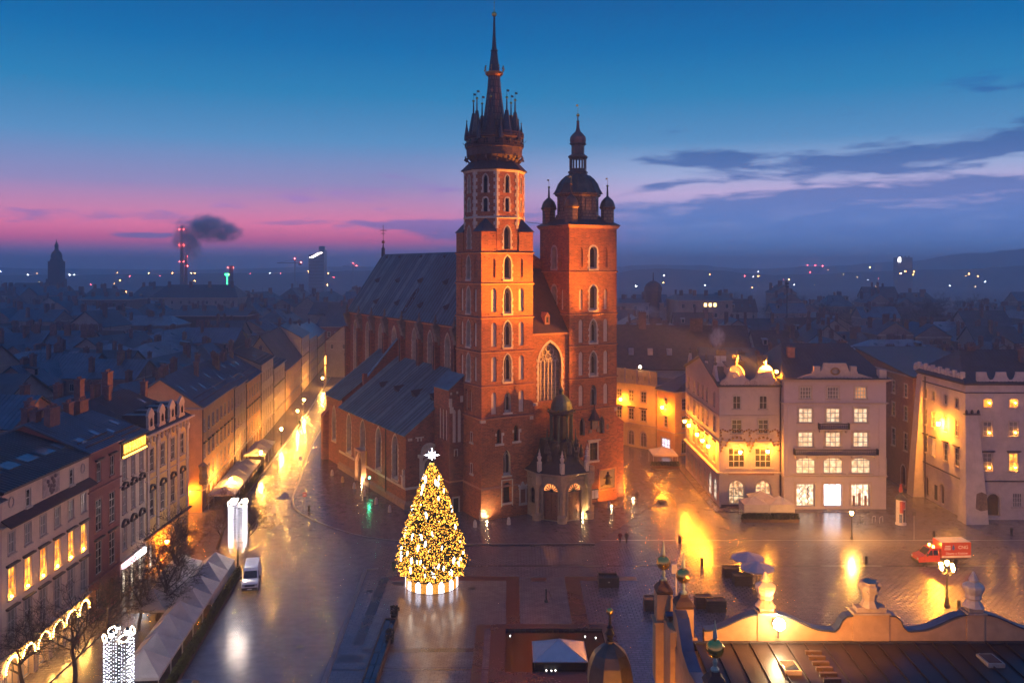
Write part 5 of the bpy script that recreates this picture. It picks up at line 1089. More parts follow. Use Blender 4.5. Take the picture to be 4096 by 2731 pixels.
def house(name, label, x, y, rz, W, D, Ht, wallm, front=(), left=(), right=(), corn=(), roof=('gable', 4.5, ROOFB, 'x', 0.), chim=(), cat='house', trim=None, fr=None, group=None, seam=.6, panes=True, base=None):
    t = thing(name, label, cat, (x, y, 0), rz, group); trim = trim or TRIM; fr = fr or FRAMEW
    fs = [Face((0, 0), (1, 0)), Face((W, 0), (0, 1)), Face((W, D), (-1, 0)), Face((0, D), (0, -1))]; Ls = [W, D, W, D]; rws = [front, right, (), left]
    mb = MB()
    for f, L, r in zip(fs, Ls, rws): wall(mb, f, L, 0, Ht, ops_of(r), 0)
    kind, rise, rm, ridge, hip = roof
    if kind == 'gable' and not hip:
        if ridge == 'x': mb.poly([(0, D, Ht), (0, 0, Ht), (0, D/2, Ht+rise)]); mb.poly([(W, 0, Ht), (W, D, Ht), (W, D/2, Ht+rise)])
        else: mb.poly([(0, 0, Ht), (W, 0, Ht), (W/2, 0, Ht+rise)]); mb.poly([(W, D, Ht), (0, D, Ht), (W/2, D, Ht+rise)])
    mb.build('wall', wallm, t)
    for f, r in zip(fs, rws): dress(t, f, r, trim, fr, panes)
    for c in corn:
        z, h, pr = c[:3]; m = c[3] if len(c) > 3 else trim; mb = MB(); P_ = lambda k: [(-k, -k), (W+k, -k), (W+k, D), (-k, D)]
        mb.prism(P_(pr*.45), z-h, z-h*.5, 0); mb.prism(P_(pr), z-h*.5, z, 0); mb.build('cornice', m, t)
    mb = MB(); ov = .4
    if kind == 'gable':
        gable_roof(mb, W, D, Ht, rise, ov, ridge, 0, hip); mb.build('roof', rm, t)
        if seam: seams(t, W, D, Ht, rise, ov, ridge, rm, seam, hip)
    elif kind == 'flat':
        mb.box(.2, W-.2, .2, D-.2, Ht-.3, Ht+.02); mb.build('roof', rm, t)
    elif kind == 'shed':
        plate(mb, [(-ov, -ov, Ht), (W+ov, -ov, Ht), (W+ov, D+ov, Ht+rise), (-ov, D+ov, Ht+rise)], .18); mb.build('roof', rm, t)
        mb = MB(); mb.poly([(0, D, Ht), (0, 0, Ht), (0, D, Ht+rise)]); mb.poly([(W, 0, Ht), (W, D, Ht), (W, D, Ht+rise)]); mb.poly([(W, D, Ht), (0, D, Ht), (0, D, Ht+rise), (W, D, Ht+rise)]); mb.build('gable', wallm, t)
    for c in chim: chimney(t, *c)
    if base: mb = MB(); mb.box(-.06, W+.06, -.06, .3, 0, base); mb.build('plinth', trim, t)
    return t
def roof_bits(t, W, D, Ht, rise, seed, n=None):
    """skylights, a hatch, extra chimneys, snow boards on the slope that faces the square"""
    r = random.Random(seed*7+1); sl = rise/(D/2+.4); n = n or max(2, int(W/4))
    for k in range(n):
        x = W*(k+.5)/n+r.uniform(-.6, .6); y = D*r.uniform(.1, .32); z = Ht+(y+.4)*sl; mb = MB(); w, l = r.choice(((.4, .6), (.35, .5), (.6, .5)))
        plate(mb, [(x-w, y-l, z-l*sl+.14), (x+w, y-l, z-l*sl+.14), (x+w, y+l, z+l*sl+.14), (x-w, y+l, z+l*sl+.14)], .14); mb.build('skylight', mat('pale skylight glass', (.16, .20, .24), .12, spec=.7), t)
    for k in range(max(2, n//2)): chimney(t, r.uniform(1, W-1), D*r.uniform(.3, .7), Ht+rise*.45, rise*.55+r.uniform(.6, 1.6), r.choice((.8, 1.4, 2.2)), .7)
    for k in range(2): mb = MB(); y = .5+k*.9; z = Ht+(y+.4)*sl; mb.box(.3, W-.3, y, y+.05, z, z+.22); mb.build('snow_board', HOOD, t)
def pipe(t, x, y, h, m=None): mb = MB(); mb.tube((x, y, 0), (x, y, h), .09, n=6); mb.build('drainpipe', m or HOOD, t)
def lantern(label, loc, rz=0, reach=1.1, m=None, name='wall_lantern', group=None):
    """bracket lantern: scroll arm from the wall (local -y is out), hanging lamp"""
    t = thing(name, label, 'lamp', loc, rz, group); mb = MB(); mb.path([(0, 0, .9), (0, -reach*.5, 1.1), (0, -reach, .95)], .03, 5); mb.path([(0, 0, .4), (0, -reach*.5, .85)], .02, 5); mb.tube((0, -reach, .95), (0, -reach, .3), .02, n=4); mb.lathe([(.3, .26), (.1, .42), (.05, .5)], 8, (0, -reach, 0)); mb.build('bracket', IRON, t)
    mb = MB(); mb.lathe([(.08, -.24), (.22, -.14), (.27, .06), (.22, .24)], 8, (0, -reach, 0)); mb.build('lamp_glass', m or GLOBE, t); return t
GLOBEF = emit('frieze globe', (1., .34, .025), 420.)
GLOBE = emit('sodium globe', (1., .28, .012), 1000.)
PLGLB = emit('post lantern glass', (1., .42, .06), 2500.)
# ---------------------------------------------------------------- right side: corner house with scrolled gables
CREAM = mat('cream stucco', (.45, .36, .33), .85, var=.1, scale=1.2, bump=.08, stain=.1)
r1side = [row(16.3, 2.3, 1.1, [3.2, 8.2, 12, 15.5, 19, 24.5], 'seg', (2, 3)), row(12.1, 2.5, 1.3, [3.2, 8.2, 12, 15.5, 19, 24.5], 'rect', (2, 3)), row(6.8, 3.3, 1.7, [3.2, 8.2, 12, 15.5, 19, 24.5], 'seg', (2, 3), o='sbh'), row(.6, 3.6, 1.9, [2.6, 6.2, 10, 13.8, 17.6, 21.4, 25.2], 'round', (2, 3), CURT, 'b', lit={5: LITS, 6: LITS})]
R1 = house('corner_house', 'pale corner house with two scrolled gables and gilded stucco frieze', 34.4, 144.4, 0, 10.2, 28, 20.2, CREAM,
   front=[row(16.3, 2.35, 1.3, [2.9, 7.3], 'seg', (2, 3)), row(12.2, 2.4, 1.75, [2.9, 7.3], 'rect', (2, 3)), row(6.6, 3.6, 2.75, [2.9, 7.3], 'seg', (3, 4), GLASSD, 's', d=.3), row(.5, 4.0, 2.6, [2.9, 7.3], 'round', (3, 3), LITC, 'b', d=.35)],
   left=r1side, corn=[(5.9, .3, .55), (11.0, .2, .25), (15.3, .15, .15)], roof=('gable', 3.6, LEADD, 'x', 0.), chim=[(3.2, 12, 20.5, 4.2, 1.6, .8), (7.8, 16, 20.5, 3.6, 1.4, .7), (9.4, 9, 19.5, 4.6, 1.0, 1.0), (5.2, 6.5, 21.0, 2.4, 1.2, .8)], fr=FRAMEW, seam=.55)
OCHT = mat('ochre stucco ornament', (.30, .17, .055), .75, var=.25, scale=3, bump=.4, bscale=8)
f = Face((0, 0), (1, 0))
mb = MB()
for c in (2.9, 7.3):
    for k in range(9): an = pi*k/8; mb.ball(f.p(c+1.75*cos(an), 10.3+1.3*sin(an), .12), .22, 6)
    fbox(mb, f, c-.8, c+.8, 11.9, 12.15, -.02, .15)
for k in range(26): mb.ball(f.p(.15+k*.395, 12.75+.16*sin(k*1.7), .1), .17, 6)
for c in (.35, 5.1, 9.85):
    for j in range(7): mb.ball(f.p(c+.18*sin(j*2), 9.4+j*.5, .12), .2, 6)
mb.build('stucco_frieze', OCHT, R1)
mb = MB()
for gi, gc in enumerate((2.75, 7.6)):           # two scrolled gables
    pr = [(-2.42, 0), (-2.38, .55), (-2.05, .95), (-1.65, 1.12), (-1.35, 1.5), (-1.2, 2.2), (-.95, 2.85), (-.5, 3.28), (0, 3.4)]; pr = pr+[(-a, b) for a, b in reversed(pr[:-1])]
    g_ = MB(); n = len(pr); g_.add([f.p(gc+a, 20.1+b, .02) for a, b in pr]+[f.p(gc+a, 20.1+b, -.45) for a, b in pr], [tuple(range(n-1, -1, -1)), tuple(range(n, 2*n))]+[(i, i+1, n+i+1, n+i) for i in range(n-1)]); g_.build('scrolled_gable', CREAM, R1)
    g_ = MB()
    for (a, b), (c, d) in zip(pr, pr[1:]): g_.tube(f.p(gc+a, 20.1+b, -.2), f.p(gc+c, 20.1+d, -.2), .24, n=6)
    for sx in (-1, 1): g_.path([f.p(gc+sx*1.85+.5*cos(t)*(1-t/9), 20.5+.5*sin(t)*(1-t/9), .08) for t in [i*.6 for i in range(14)]], .1, 5)
    g_.build('gable_scroll', mat('scroll moulding', (.36, .28, .24), .8, var=.2), R1)
    g_ = MB(); g_.lathe([(.35, 23.5), (.28, 23.9), (.42, 24.2), (.45, 24.5), (.5, 24.6)], 8, (gc, .2, 0))
    for k in range(6): g_.tube((gc+.38*cos(k*pi/3), .2+.38*sin(k*pi/3), 24.5), (gc+.46*cos(k*pi/3), .2+.46*sin(k*pi/3), 25.3), .09, .05, 5)
    g_.build('gable_crown', STONED, R1)
    for k in range(8): g_ = MB(); g_.ball(f.p(gc+.5*cos(k*pi/4), 21.9+.5*sin(k*pi/4), .05), .12, 5); g_.build('gable_rosette', CREAM, R1)
fl_ = Face((0, 28), (0, -1))
for k, c in enumerate((3.5, 10.5, 17.5, 24.3)):
    g_ = MB(); pr = [(-2.4, 0), (-2.2, .7), (-1.4, 1.2), (-.8, 2.2), (0, 3.3), (.8, 2.2), (1.4, 1.2), (2.2, .7), (2.4, 0)]; n = 9
    g_.add([fl_.p(c+a, 20.1+b, .02) for a, b in pr]+[fl_.p(c+a, 20.1+b, -.4) for a, b in pr], [tuple(range(n-1, -1, -1)), tuple(range(n, 2*n))]+[(i, i+1, n+i+1, n+i) for i in range(n-1)]); g_.build('side_gable', CREAM, R1)
    g_ = MB(); g_.lathe([(.25, 23.2), (.35, 23.5), (.1, 23.8), (.22, 24.1), (.03, 24.7)], 6, tuple(fl_.p(c, 0, -.2))); g_.build('gable_finial', STONED, R1)
mb = MB(); mb.box(2.2, 4.2, 3.5, 6.0, 20.6, 23.0); mb.build('roof_room', CREAM, R1); mb = MB(); plate(mb, [(2.0, 3.3, 23.0), (4.4, 3.3, 23.0), (4.4, 6.2, 23.6), (2.0, 6.2, 23.6)], .12); mb.build('roof_room_lid', LEADD, R1)
mb = MB(); [mb.box(1.3+k*1.05, 2.2+k*1.05, 8.5, 9.0, 23.2, 24.2) for k in range(2)]; mb.box(1.2, 3.4, 8.4, 9.1, 22.0, 23.15); mb.build('air_conditioner', mat('grey cabinet', (.4, .4, .4), .5), R1)
mb = MB(); fbox(mb, f, 1.4, 8.9, 5.6, 5.75, -.02, .75); mb.build('ledge', mat('red brown ledge', (.18, .07, .045), .7), R1)
mb = MB(); fbox(mb, f, .3, 9.9, .02, .5, -.01, .06); mb.build('plinth', mat('dark base stone', (.11, .085, .08), .6), R1)
pipe(R1, 10.1, -.1, 20)
# lanterns along it
for i, (px, py) in enumerate(((2833, 1784), (2810, 1762), (2789, 1738), (2756, 1702), (2739, 1685))):
    Y = 33.3*3480/(px-CX); lantern('glowing bracket lantern on the side wall of the scrolled gable house', (34.38, Y, zat(py, Y)), -pi/2, group='lanterns on the side wall of the corner house')
for px, py in ((2954, 1808), (3063, 1806)): lantern('glowing lantern hanging before the gilded frieze of the corner house', (P(px, py, 144.4).x, 144.38, zat(py, 143.3)), 0, 1.1, GLOBEF, group='lanterns on the frieze')
# roof floodlight that lights the towers
rl = thing('roof_floodlight', 'orange floodlight on the roof edge between the scrolled gables and the white office', 'floodlight', (44.0, 144.9, 21.9)); mb = MB(); mb.box(-.3, .2, -.25, .25, .3, .8); mb.tube((0, 0, -1.6), (0, 0, .4), .06); mb.build('housing', IRON, rl); mb = MB(); mb.ball((-.05, -.4, .6), .22, 8); mb.build('lamp_glass', GLOBE, rl)
# ---------------------------------------------------------------- white office house
WHITE = mat('white stucco', (.43, .36, .38), .85, var=.07, scale=1., bump=.06, stain=.08)
cs = [3.55, 8.05, 12.6]
R2 = house('office_house', 'white office house with rows of lit windows over bright shop fronts', 44.7, 143.0, 0, 16.8, 20, 21.5, WHITE,
   front=[row(18.2, 2.0, 1.9, cs, 'rect', (4, 3), CURT, 'sb', lit={2: LITD}), row(14.3, 2.4, 2.3, cs, 'rect', (3, 3), LITW, 'sb'), row(10.3, 2.5, 2.5, cs, 'rect', (3, 3), LITW, 'sb'), row(5.95, 2.7, 3.2, cs, 'seg', (3, 3), LITW, 's'),
          row(.55, 3.7, 3.0, cs, 'rect', (3, 1), LITS, 'b', d=.4, lit={1: LITSC})],
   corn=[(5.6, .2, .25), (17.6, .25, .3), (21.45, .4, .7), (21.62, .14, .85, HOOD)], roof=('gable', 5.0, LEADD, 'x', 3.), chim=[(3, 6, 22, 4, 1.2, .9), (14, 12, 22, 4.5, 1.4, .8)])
f = Face((0, 0), (1, 0))
def balcony(t, f, x0, x1, z, out=.9, m=None):
    mb = MB(); fbox(mb, f, x0, x1, z-.18, z, -.02, out); n = int((x1-x0)/2.2)+1
    for k in range(n+1): x = x0+.3+(x1-x0-.6)*k/n; fbox(mb, f, x-.14, x+.14, z-.6, z-.18, -.02, .45)
    mb.build('balcony_slab', TRIM, t)
    mb = MB(); fbox(mb, f, x0, x1, z+.85, z+.95, out-.1, out); fbox(mb, f, x0, x1, z+.1, z+.16, out-.08, out-.02); x = x0+.1
    while x < x1: fbox(mb, f, x-.02, x+.02, z, z+.9, out-.08, out-.02); mb.path([f.p(x+.14+.1*cos(q*1.05), z+.48+.22*sin(q*1.05), out-.05) for q in range(7)], .022, 3); x += .3
    for e in (x0, x1): fbox(mb, f, e-.03, e+.03, z, z+.95, 0, out)
    mb.build('balcony_railing', IRON, t)
balcony(R2, f, 1.6, 15.2, 9.15); balcony(R2, f, 5.6, 10.5, 13.35)
mb = MB(); pr = [(-8.4, .1), (-6.6, .1), (-5.6, .35), (-3.7, .9), (-3.7, 1.2), (-2.3, 1.3), (-1.8, 2.6), (1.8, 2.6), (2.3, 1.3), (3.7, 1.2), (3.7, .9), (5.6, .35), (6.6, .1), (8.4, .1)]
for (a, b), (c, d) in zip(pr, pr[1:]):
    if c > a: mb.add([f.p(8.4+a, 21.4, .1), f.p(8.4+c, 21.4, .1), f.p(8.4+c, 21.5+d, .1), f.p(8.4+a, 21.5+b, .1), f.p(8.4+a, 21.4, -.4), f.p(8.4+c, 21.4, -.4), f.p(8.4+c, 21.5+d, -.4), f.p(8.4+a, 21.5+b, -.4)], [(0, 1, 2, 3), (7, 6, 5, 4), (3, 2, 6, 7), (0, 3, 7, 4), (1, 5, 6, 2)])
mb.build('parapet', TRIM, R2)
mb = MB(); [mb.box(8.4+x-.5, 8.4+x+.5, -.2, .5, 21.4, 23.6) for x in (-3.0, 3.0)]; mb.box(15.6, 16.8, -.2, .9, 21.4, 23.0); mb.build('parapet_pier', TRIM, R2)
mb = MB(); mb.path([f.p(8.4+.7*cos(q*pi/8), 22.75+.5*sin(q*pi/8), .14) for q in range(17)], .13, 5); mb.build('oval_window_frame', OCHT, R2)
mb = MB(); mb.poly([f.p(8.4+.65*cos(q*pi/8), 22.75+.45*sin(q*pi/8), .12) for q in range(16)]); mb.build('oval_window', CURT, R2)
for x0 in (.5, 15.6):
    mb = MB(); fbox(mb, f, x0, x0+.7, 5.8, 17.2, -.02, .12); mb.build('pilaster', WHITE, R2)
ZZ = mat('black display frame', (.02, .02, .02), .5)
mb = MB()
for sx in (2.75, 4.1): mb.path([f.p(sx+(.18 if k % 2 else -.18), .9+k*.42, -.28) for k in range(8)], .06, 4)
mb.build('display_stand', ZZ, R2)
for k, x in enumerate((11.6, 12.5, 13.5)): mb = MB(); fbox(mb, f, x-.22, x+.22, .6, 2.3+.4*(k % 2), -.3, -.22); mb.build('display_panel', mat('display board', (.35, .2, .12), .6), R2)
# ---------------------------------------------------------------- stone corner house on the far right
PINKW = mat('pinkish old stucco', (.46, .39, .37), .88, var=.14, scale=.9, bump=.12, stain=.2)
ws = [3.5, 7.6, 11.7, 15.8]
sl_ = [13.2, 10.4, 6.2, 2.6]; sideL = [16-x+0 for x in (13.2, 10.4, 6.2, 2.6)]
R3 = house('old_corner_house', 'old pinkish corner house with battered buttresses and crenellated attic', 71.6, 137.4, 0, 20, 16, 21.6, PINKW,
   front=[row(17.7, 1.5, 1.3, ws, 'seg', (2, 2), LITO), row(13.2, 2.3, 1.4, ws, 'rect', (2, 3), CURT, 'sb'), row(7.7, 2.8, 1.45, ws, 'rect', (2, 4), CURT, 'sbh', lit={1: LITO}), row(.6, 3.5, 2.0, [4.4], 'round', (1, 1), WOODD, 'bD', d=.5), row(2.0, 2.2, 1.5, [8.2, 12.2], 'rect', (4, 3), CURT, 's')],
   left=[row(17.2, 1.7, 1.0, sideL, 'seg', (2, 2)), row(12.7, 2.6, 1.05, sideL, 'rect', (2, 3)), row(7.9, 2.9, 1.15, sideL, 'rect', (2, 3), o='sbh', lit={1: LITD}), row(.5, 3.3, 1.4, [3.2, 8.6], 'round', (1, 1), WOODD, 'bD', d=.4), row(.5, 2.6, 1.2, [6.4], 'rect', (1, 1), IRON, 'D')],
   corn=[(6.2, .2, .25, HOOD), (20.1, .15, .15, HOOD), (21.6, .35, .5, HOOD)], roof=('gable', 4.5, LEADD, 'x', 3.5), chim=[(5, 8, 22, 4.5, 1.4, .8), (12, 5, 22, 4.2, 1.2, .8)])
BULBO = emit('orange sill lamp', (1., .36, .04), 190.)
f = Face((0, 0), (1, 0)); fl3 = Face((0, 16), (0, -1))
for x in ws[:2]:
    for z in (13.2, 7.7, 17.9): mb = MB(); mb.ball(f.p(x+.25, z+.55, .12), .1, 6); mb.build('window_lamp', BULBO, R3)
mb = MB(); mb.add([(-1.2, -2.6, 0), (2.3, -2.6, 0), (2.3, .1, 0), (-1.2, .1, 0), (-.15, -.35, 16.6), (1.9, -.35, 16.6), (1.9, .1, 16.6), (-.15, .1, 16.6)], [(0, 1, 5, 4), (1, 2, 6, 5), (3, 0, 4, 7), (4, 5, 6, 7)]); mb.build('corner_buttress', PINKW, R3)
mb = MB(); mb.box(-.3, 2.1, -.55, .1, 16.6, 16.8); [mb.lathe([(.2, 16.8), (.25, 17.1), (.1, 17.4)], 6, (x, -.3, 0)) for x in (0, .9, 1.9)]; mb.build('buttress_ledge', HOOD, R3)
mb = MB(); mb.add([(-2.0, 13.6, 0), (.1, 13.6, 0), (.1, 16, 0), (-2.0, 16, 0), (-.25, 14.2, 21), (.1, 14.2, 21), (.1, 16, 21), (-.25, 16, 21)], [(0, 1, 5, 4), (3, 0, 4, 7), (4, 5, 6, 7), (2, 3, 7, 6)]); mb.build('side_buttress', PINKW, R3)
for k in range(7):
    y = .6+k*2.45; mb = MB(); mb.box(-.05, .4, y+.2, y+.9, 21.6, 23.2); mb.build('merlon', PINKW, R3)
    mb = MB(); mb.box(-.02, .3, y+1.1, y+2.45, 21.6, 22.3); mb.lathe([(.3, 22.3), (.45, 22.5), (.3, 22.8), (.05, 23.0)], 8, (.14, y+1.78, 0)); mb.build('attic_link', PINKW, R3)
for k in range(6):
    x = 2.6+k*3.1; mb = MB(); mb.box(x-.75, x+.75, -.05, .4, 21.6, 23.3); mb.build('merlon', PINKW, R3)
    mb = MB(); pr = [(.75, 1.5), (.95, .9), (1.2, .55), (1.55, .45), (1.9, .55), (2.15, .9), (2.35, 1.5)]
    for (a, b), (c, d) in zip(pr, pr[1:]): mb.add([(x+a, 0, 21.5), (x+c, 0, 21.5), (x+c, 0, 21.6+d), (x+a, 0, 21.6+b), (x+a, .35, 21.5), (x+c, .35, 21.5), (x+c, .35, 21.6+d), (x+a, .35, 21.6+b)], [(0, 1, 2, 3), (7, 6, 5, 4), (3, 2, 6, 7)])
    mb.build('attic_wave', PINKW, R3)
pipe(R3, -.1, 13.2, 21)
mb = MB()
for k in range(22): mb.ball(f.p(2.6+.9*(random.random()-.5)*1.6, 3.0+random.random()*1.6, .0), .28, 5)
mb = MB(); pts = [(.4, 2.4), (.7, 4.6), (1.5, 4.9), (2.3, 4.5), (2.25, 2.2), (1.2, 2.0)]; mb.poly([(a, -2.6*(1-b/18.8)-.03, b) for a, b in pts][::-1]); mb.build('exposed_stone', mat('exposed rubble', (.16, .10, .08), .9, var=.5, scale=3, bump=.5), R3)
lantern('blazing lamp high on the side wall of the old corner house', (71.58, 144.0, zat(1700, 144)+.2), -pi/2, 1.0, emit('strong sodium', (1., .33, .02), 2600.))
# brick house further down that lane
BRK = mat('lane brick', (.26, .13, .08), .85, var=.35, scale=1., bump=.3, brick=(.5, .17, (.20, .10, .07), (.2, .15, .12)), stain=.3)
ys = [3, 8, 13, 18, 23]
R4 = house('brick_house', 'rough brick house lining the lane behind the old corner house', 70.9, 153.6, 0, 16, 26, 20.5, BRK, left=[row(16.5, 2.3, 1.2, ys), row(12.3, 2.5, 1.3, ys), row(6.8, 3.2, 1.4, ys), row(.4, 3.6, 1.8, [6, 14, 22], 'round', (1, 1), WOODD, 'bD', d=.4)], corn=[(20.5, .3, .3)], roof=('shed', 3., LEADD, 'x', 0), seam=0)
# ---------------------------------------------------------------- behind the church: yellow and orange houses
YEL = mat('yellow stucco', (.56, .43, .22), .85, var=.12, scale=1., stain=.12); ORA = mat('apricot stucco', (.60, .34, .14), .85, var=.12, scale=1., stain=.1)
a, b = Vector((20.5, 199.6, 0)), Vector((31.2, 188.6, 0)); L = (b-a).length; rz = atan2(b.y-a.y, b.x-a.x)
cs = [1.8, 5.2, 8.6, 12.0]
R5 = house('yellow_house', 'yellow house with carved attic behind the church square', a.x, a.y, rz, L, 12, 14.2, YEL, front=[row(10.1, 2.4, 1.4, cs, 'rect', (2, 3)), row(6.0, 2.5, 1.4, cs, 'rect', (2, 3), o='sbh'), row(.4, 3.2, 1.6, cs, 'round', (2, 2), CURT, 'b')], corn=[(5.2, .2, .2), (14.2, .3, .4)], roof=('flat', 0, LEADD, 'x', 0))
f = Face((0, 0), (1, 0)); mb = MB(); wall(mb, f, L, 14.2, 16.9, [Op(1.2+k*1.6, .55, 14.9, .9, 'round', .2) for k in range(9)], 0); wall(mb, Face((L, .5), (-1, 0)), L, 14.2, 16.9, [], 0); mb.box(0, L, 0, .5, 16.9, 17.1); mb.build('attic', YEL, R5)
for k in range(5): mb = MB(); fbox(mb, f, .2+k*3.3, .5+k*3.3, 14.2, 17.3, -.02, .15); mb.build('attic_pilaster', TRIM, R5)
w5 = f; lt = P(2541, 1605, 0) if False else None
d_ = (b-a).normalized(); q_ = a+d_*(L*.42); lantern('glowing bracket lantern on the yellow house', (q_.x, q_.y, 10.3), rz, 1.1)
fl5 = thing('attic_floodlight', 'white starry floodlight on the attic of the yellow house', 'floodlight', tuple(a+d_*(L*.72)+Vector((0, 0, 17.1)))); mb = MB(); mb.tube((0, 0, 0), (0, 0, .7), .05); mb.box(-.25, .25, -.12, .2, .55, 1.0); mb.build('housing', IRON, fl5); mb = MB(); mb.box(-.22, .22, -.18, -.12, .58, .98); mb.build('lens', FLG, fl5)
a, b = Vector((31.3, 188.0, 0)), Vector((34.3, 183.0, 0)); rz = atan2(b.y-a.y, b.x-a.x); L = (b-a).length
R6 = house('apricot_house', 'apricot house glowing in lamplight beside the scrolled gable house', a.x, a.y, rz, L, 14, 13.6, ORA, front=[row(9.6, 2.4, 1.1, [L/2], 'rect', (2, 3)), row(5.8, 2.4, 1.1, [L/2], 'rect', (2, 3)), row(.9, 2.4, 2.6, [L/2], 'rect', (3, 2), emit('blue white shop', (.75, .78, 1.), 1.2, .6, 3.), 'b')], right=[row(9.6, 2.4, 1.1, [2.5, 6, 9.5]), row(5.8, 2.4, 1.1, [2.5, 6, 9.5]), row(.4, 3., 1.4, [2.5, 6, 9.5], 'round', (2, 2))], corn=[(4.9, .2, .2), (13.6, .3, .4)], roof=('gable', 3.2, LEADD, 'x', 2.), seam=0)
lantern('glowing bracket lantern on the apricot house', tuple((a+b)/2+Vector((0, 0, 10.0))), rz, 1.0)
# long roofs behind them
LR = house('long_roof_house', 'long house with a big plain brown roof behind the yellow house', 22, 204, radians(-6), 34, 26, 16, PINKW, roof=('gable', 9.5, ROOFR, 'x', 0.), chim=[(9, 12, 24, 4.5, 1.8, .8), (22, 11, 24, 3, 3, .8), (26.5, 11, 24, 2.6, 1.2, .8)], seam=0)
for x in (6, 10.5, 15): mb = MB(); y = 4.0; z = 16+9.5*(y+.4)/13.4; mb.box(x-.6, x+.6, y-.5, y+1.2, z-.2, z+1.3); mb.build('roof_dormer', PINKW, LR)
SRZ0 = 0.
# ================================================================== LEFT ROW on the square
def left_house(name, label, y0, y1, Ht, m, rows, corn, roof, chim=(), D=14, X=-47., **k): return house(name, label, X, y0, pi/2, y1-y0, D, Ht, m, front=rows, corn=corn, roof=roof, chim=chim, **k)
GREYR = mat('rosy stucco', (.48, .33, .28), .85, var=.1, scale=1., stain=.12)
PEACH = mat('peach stucco', (.58, .43, .33), .85, var=.1, scale=1., stain=.12)
s1 = [1.5, 4.25, 7.0, 9.75, 12.5, 15.2]
L1 = left_house('arcaded_house', 'peach house with an arcade of lights and lamp-lit second floor windows', 80.2, 96.6, 19.2, PEACH,
   [row(16.7, 1.7, .8, [4.3, 12.6], 'rect', (1, 2)), row(13.1, 2.0, 1.05, s1, 'rect', (2, 2), CURT, 'sb'), row(8.9, 2.9, 1.2, s1, 'rect', (2, 3), LITO, 'sbh'), row(4.5, 3.3, 1.25, s1, 'rect', (2, 3), CURT, 'sbh'), row(.1, 3.1, 1.9, s1, 'round', (2, 2), LITD, 'b', d=.5)],  # second floor glass emits the orange that its sill lamps throw on it
   [(3.9, .25, .3), (16.0, .25, .5), (19.2, .3, .4, HOOD)], ('gable', 2.6, ROOFD, 'x', 0.), D=16)
left_house('plain_house', 'plain rosy house at the near end of the square row, mostly out of view', 62., 80.18, 18.4, GREYR, [row(13.4, 2.0, 1.05, [2, 5.2, 8.4, 11.6, 15.4], 'rect', (2, 2), CURT), row(9.0, 2.6, 1.1, [2, 5.2, 8.4, 11.6, 15.4], 'rect', (2, 3), CURT, 'sbh'), row(4.6, 2.8, 1.1, [2, 5.2, 8.4, 11.6, 15.4], 'rect', (2, 3), CURT), row(.3, 3., 1.6, [2, 5.2, 8.4, 11.6, 15.4], 'round', (2, 2), LITD, 'b')], [(4., .2, .25), (18.4, .3, .4)], ('gable', 3.4, ROOFB, 'x', 0.), [(5, 8, 19, 3.5, 1.2, .7)])
f = Face((0, 0), (1, 0))
mb = MB(); plate(mb, [(-.2, -1.0, 15.9), (16.6, -1.0, 15.9), (16.6, 0.02, 16.6), (-.2, 0.02, 16.6)], .1); mb.build('skirt_roof', SHINGLE, L1)
mb = MB(); fbox(mb, f, 6.9, 10.1, 16.75, 18.9, -.02, .05); mb.build('sgraffito_panel', mat('sgraffito', (.30, .24, .22), .8, var=.5, scale=2.5), L1)
mb = MB()
for k in range(12): mb.ball(f.p(8.5+.9*sin(k*1.9)*(.3+k/18), 17.0+k*.14, .04), .22, 6)
mb.build('sgraffito_figure', mat('sgraffito figure', (.16, .12, .12), .8), L1)
for c in (1.4, 15): mb = MB(); mb.path([f.p(c+.4*cos(q*pi/6), 17.9+.5*sin(q*pi/6), .06) for q in range(13)], .07, 4); mb.build('stucco_oval', TRIM, L1)
STRB = emit('string light', (1., .50, .10), 110.)
for c in s1:
    mb = MB()
    for k in range(15): an = pi*k/14; mb.ball(f.p(c+1.12*cos(an), 2.25+1.12*sin(an), .14), .075, 5)
    stuff(mb.build('arch_lights', STRB, L1))
    mb = MB(); mb.ball(f.p(c-.25, 9.15, .16), .11, 6); mb.build('sill_lamp', BULBO, L1)
for k in range(5): mb = MB(); y = 2.2; z = 19.2+2.6*(y+.4)/8.4; x = 1.6+k*3.3; plate(mb, [(x, y, z+.12), (x+2.2, y, z+.12), (x+2.2, y+1.3, z+.52), (x, y+1.3, z+.52)], .12); mb.build('roof_window', mat('roof window glass', (.10, .14, .16), .1, spec=.8), L1)
RED = mat('dull red stucco', (.24, .095, .085), .85, var=.14, scale=1., stain=.15)
L2 = left_house('red_house', 'narrow dark red house with tall paired windows on the square', 96.6, 104.3, 19.3, RED, [row(15.5, 2.3, 1.1, [2.3, 5.6], 'rect', (2, 2), o='sbh'), row(9.95, 3.6, 1.5, [2.3, 5.6], 'rect', (2, 4), o='sb'), row(5.1, 3.7, 1.5, [2.3, 5.6], 'rect', (2, 4), o='sbh'), row(.2, 3.3, 1.3, [5.4], 'round', (1, 1), WOODD, 'bD', d=.5), row(1.2, 2.2, 1.2, [2.2], 'rect', (2, 2))], [(4.6, .2, .2), (14.9, .2, .25), (19.3, .3, .45)], ('gable', 3.2, ROOFB, 'x', 0.), [(2, 7, 20, 3.5, 1.2, .7), (6.2, 10, 20, 4, 1.0, .7)], trim=mat('red trim', (.30, .13, .11), .8, var=.15))
PALE = mat('pale ochre stucco', (.56, .46, .36), .85, var=.1, scale=1., stain=.1)
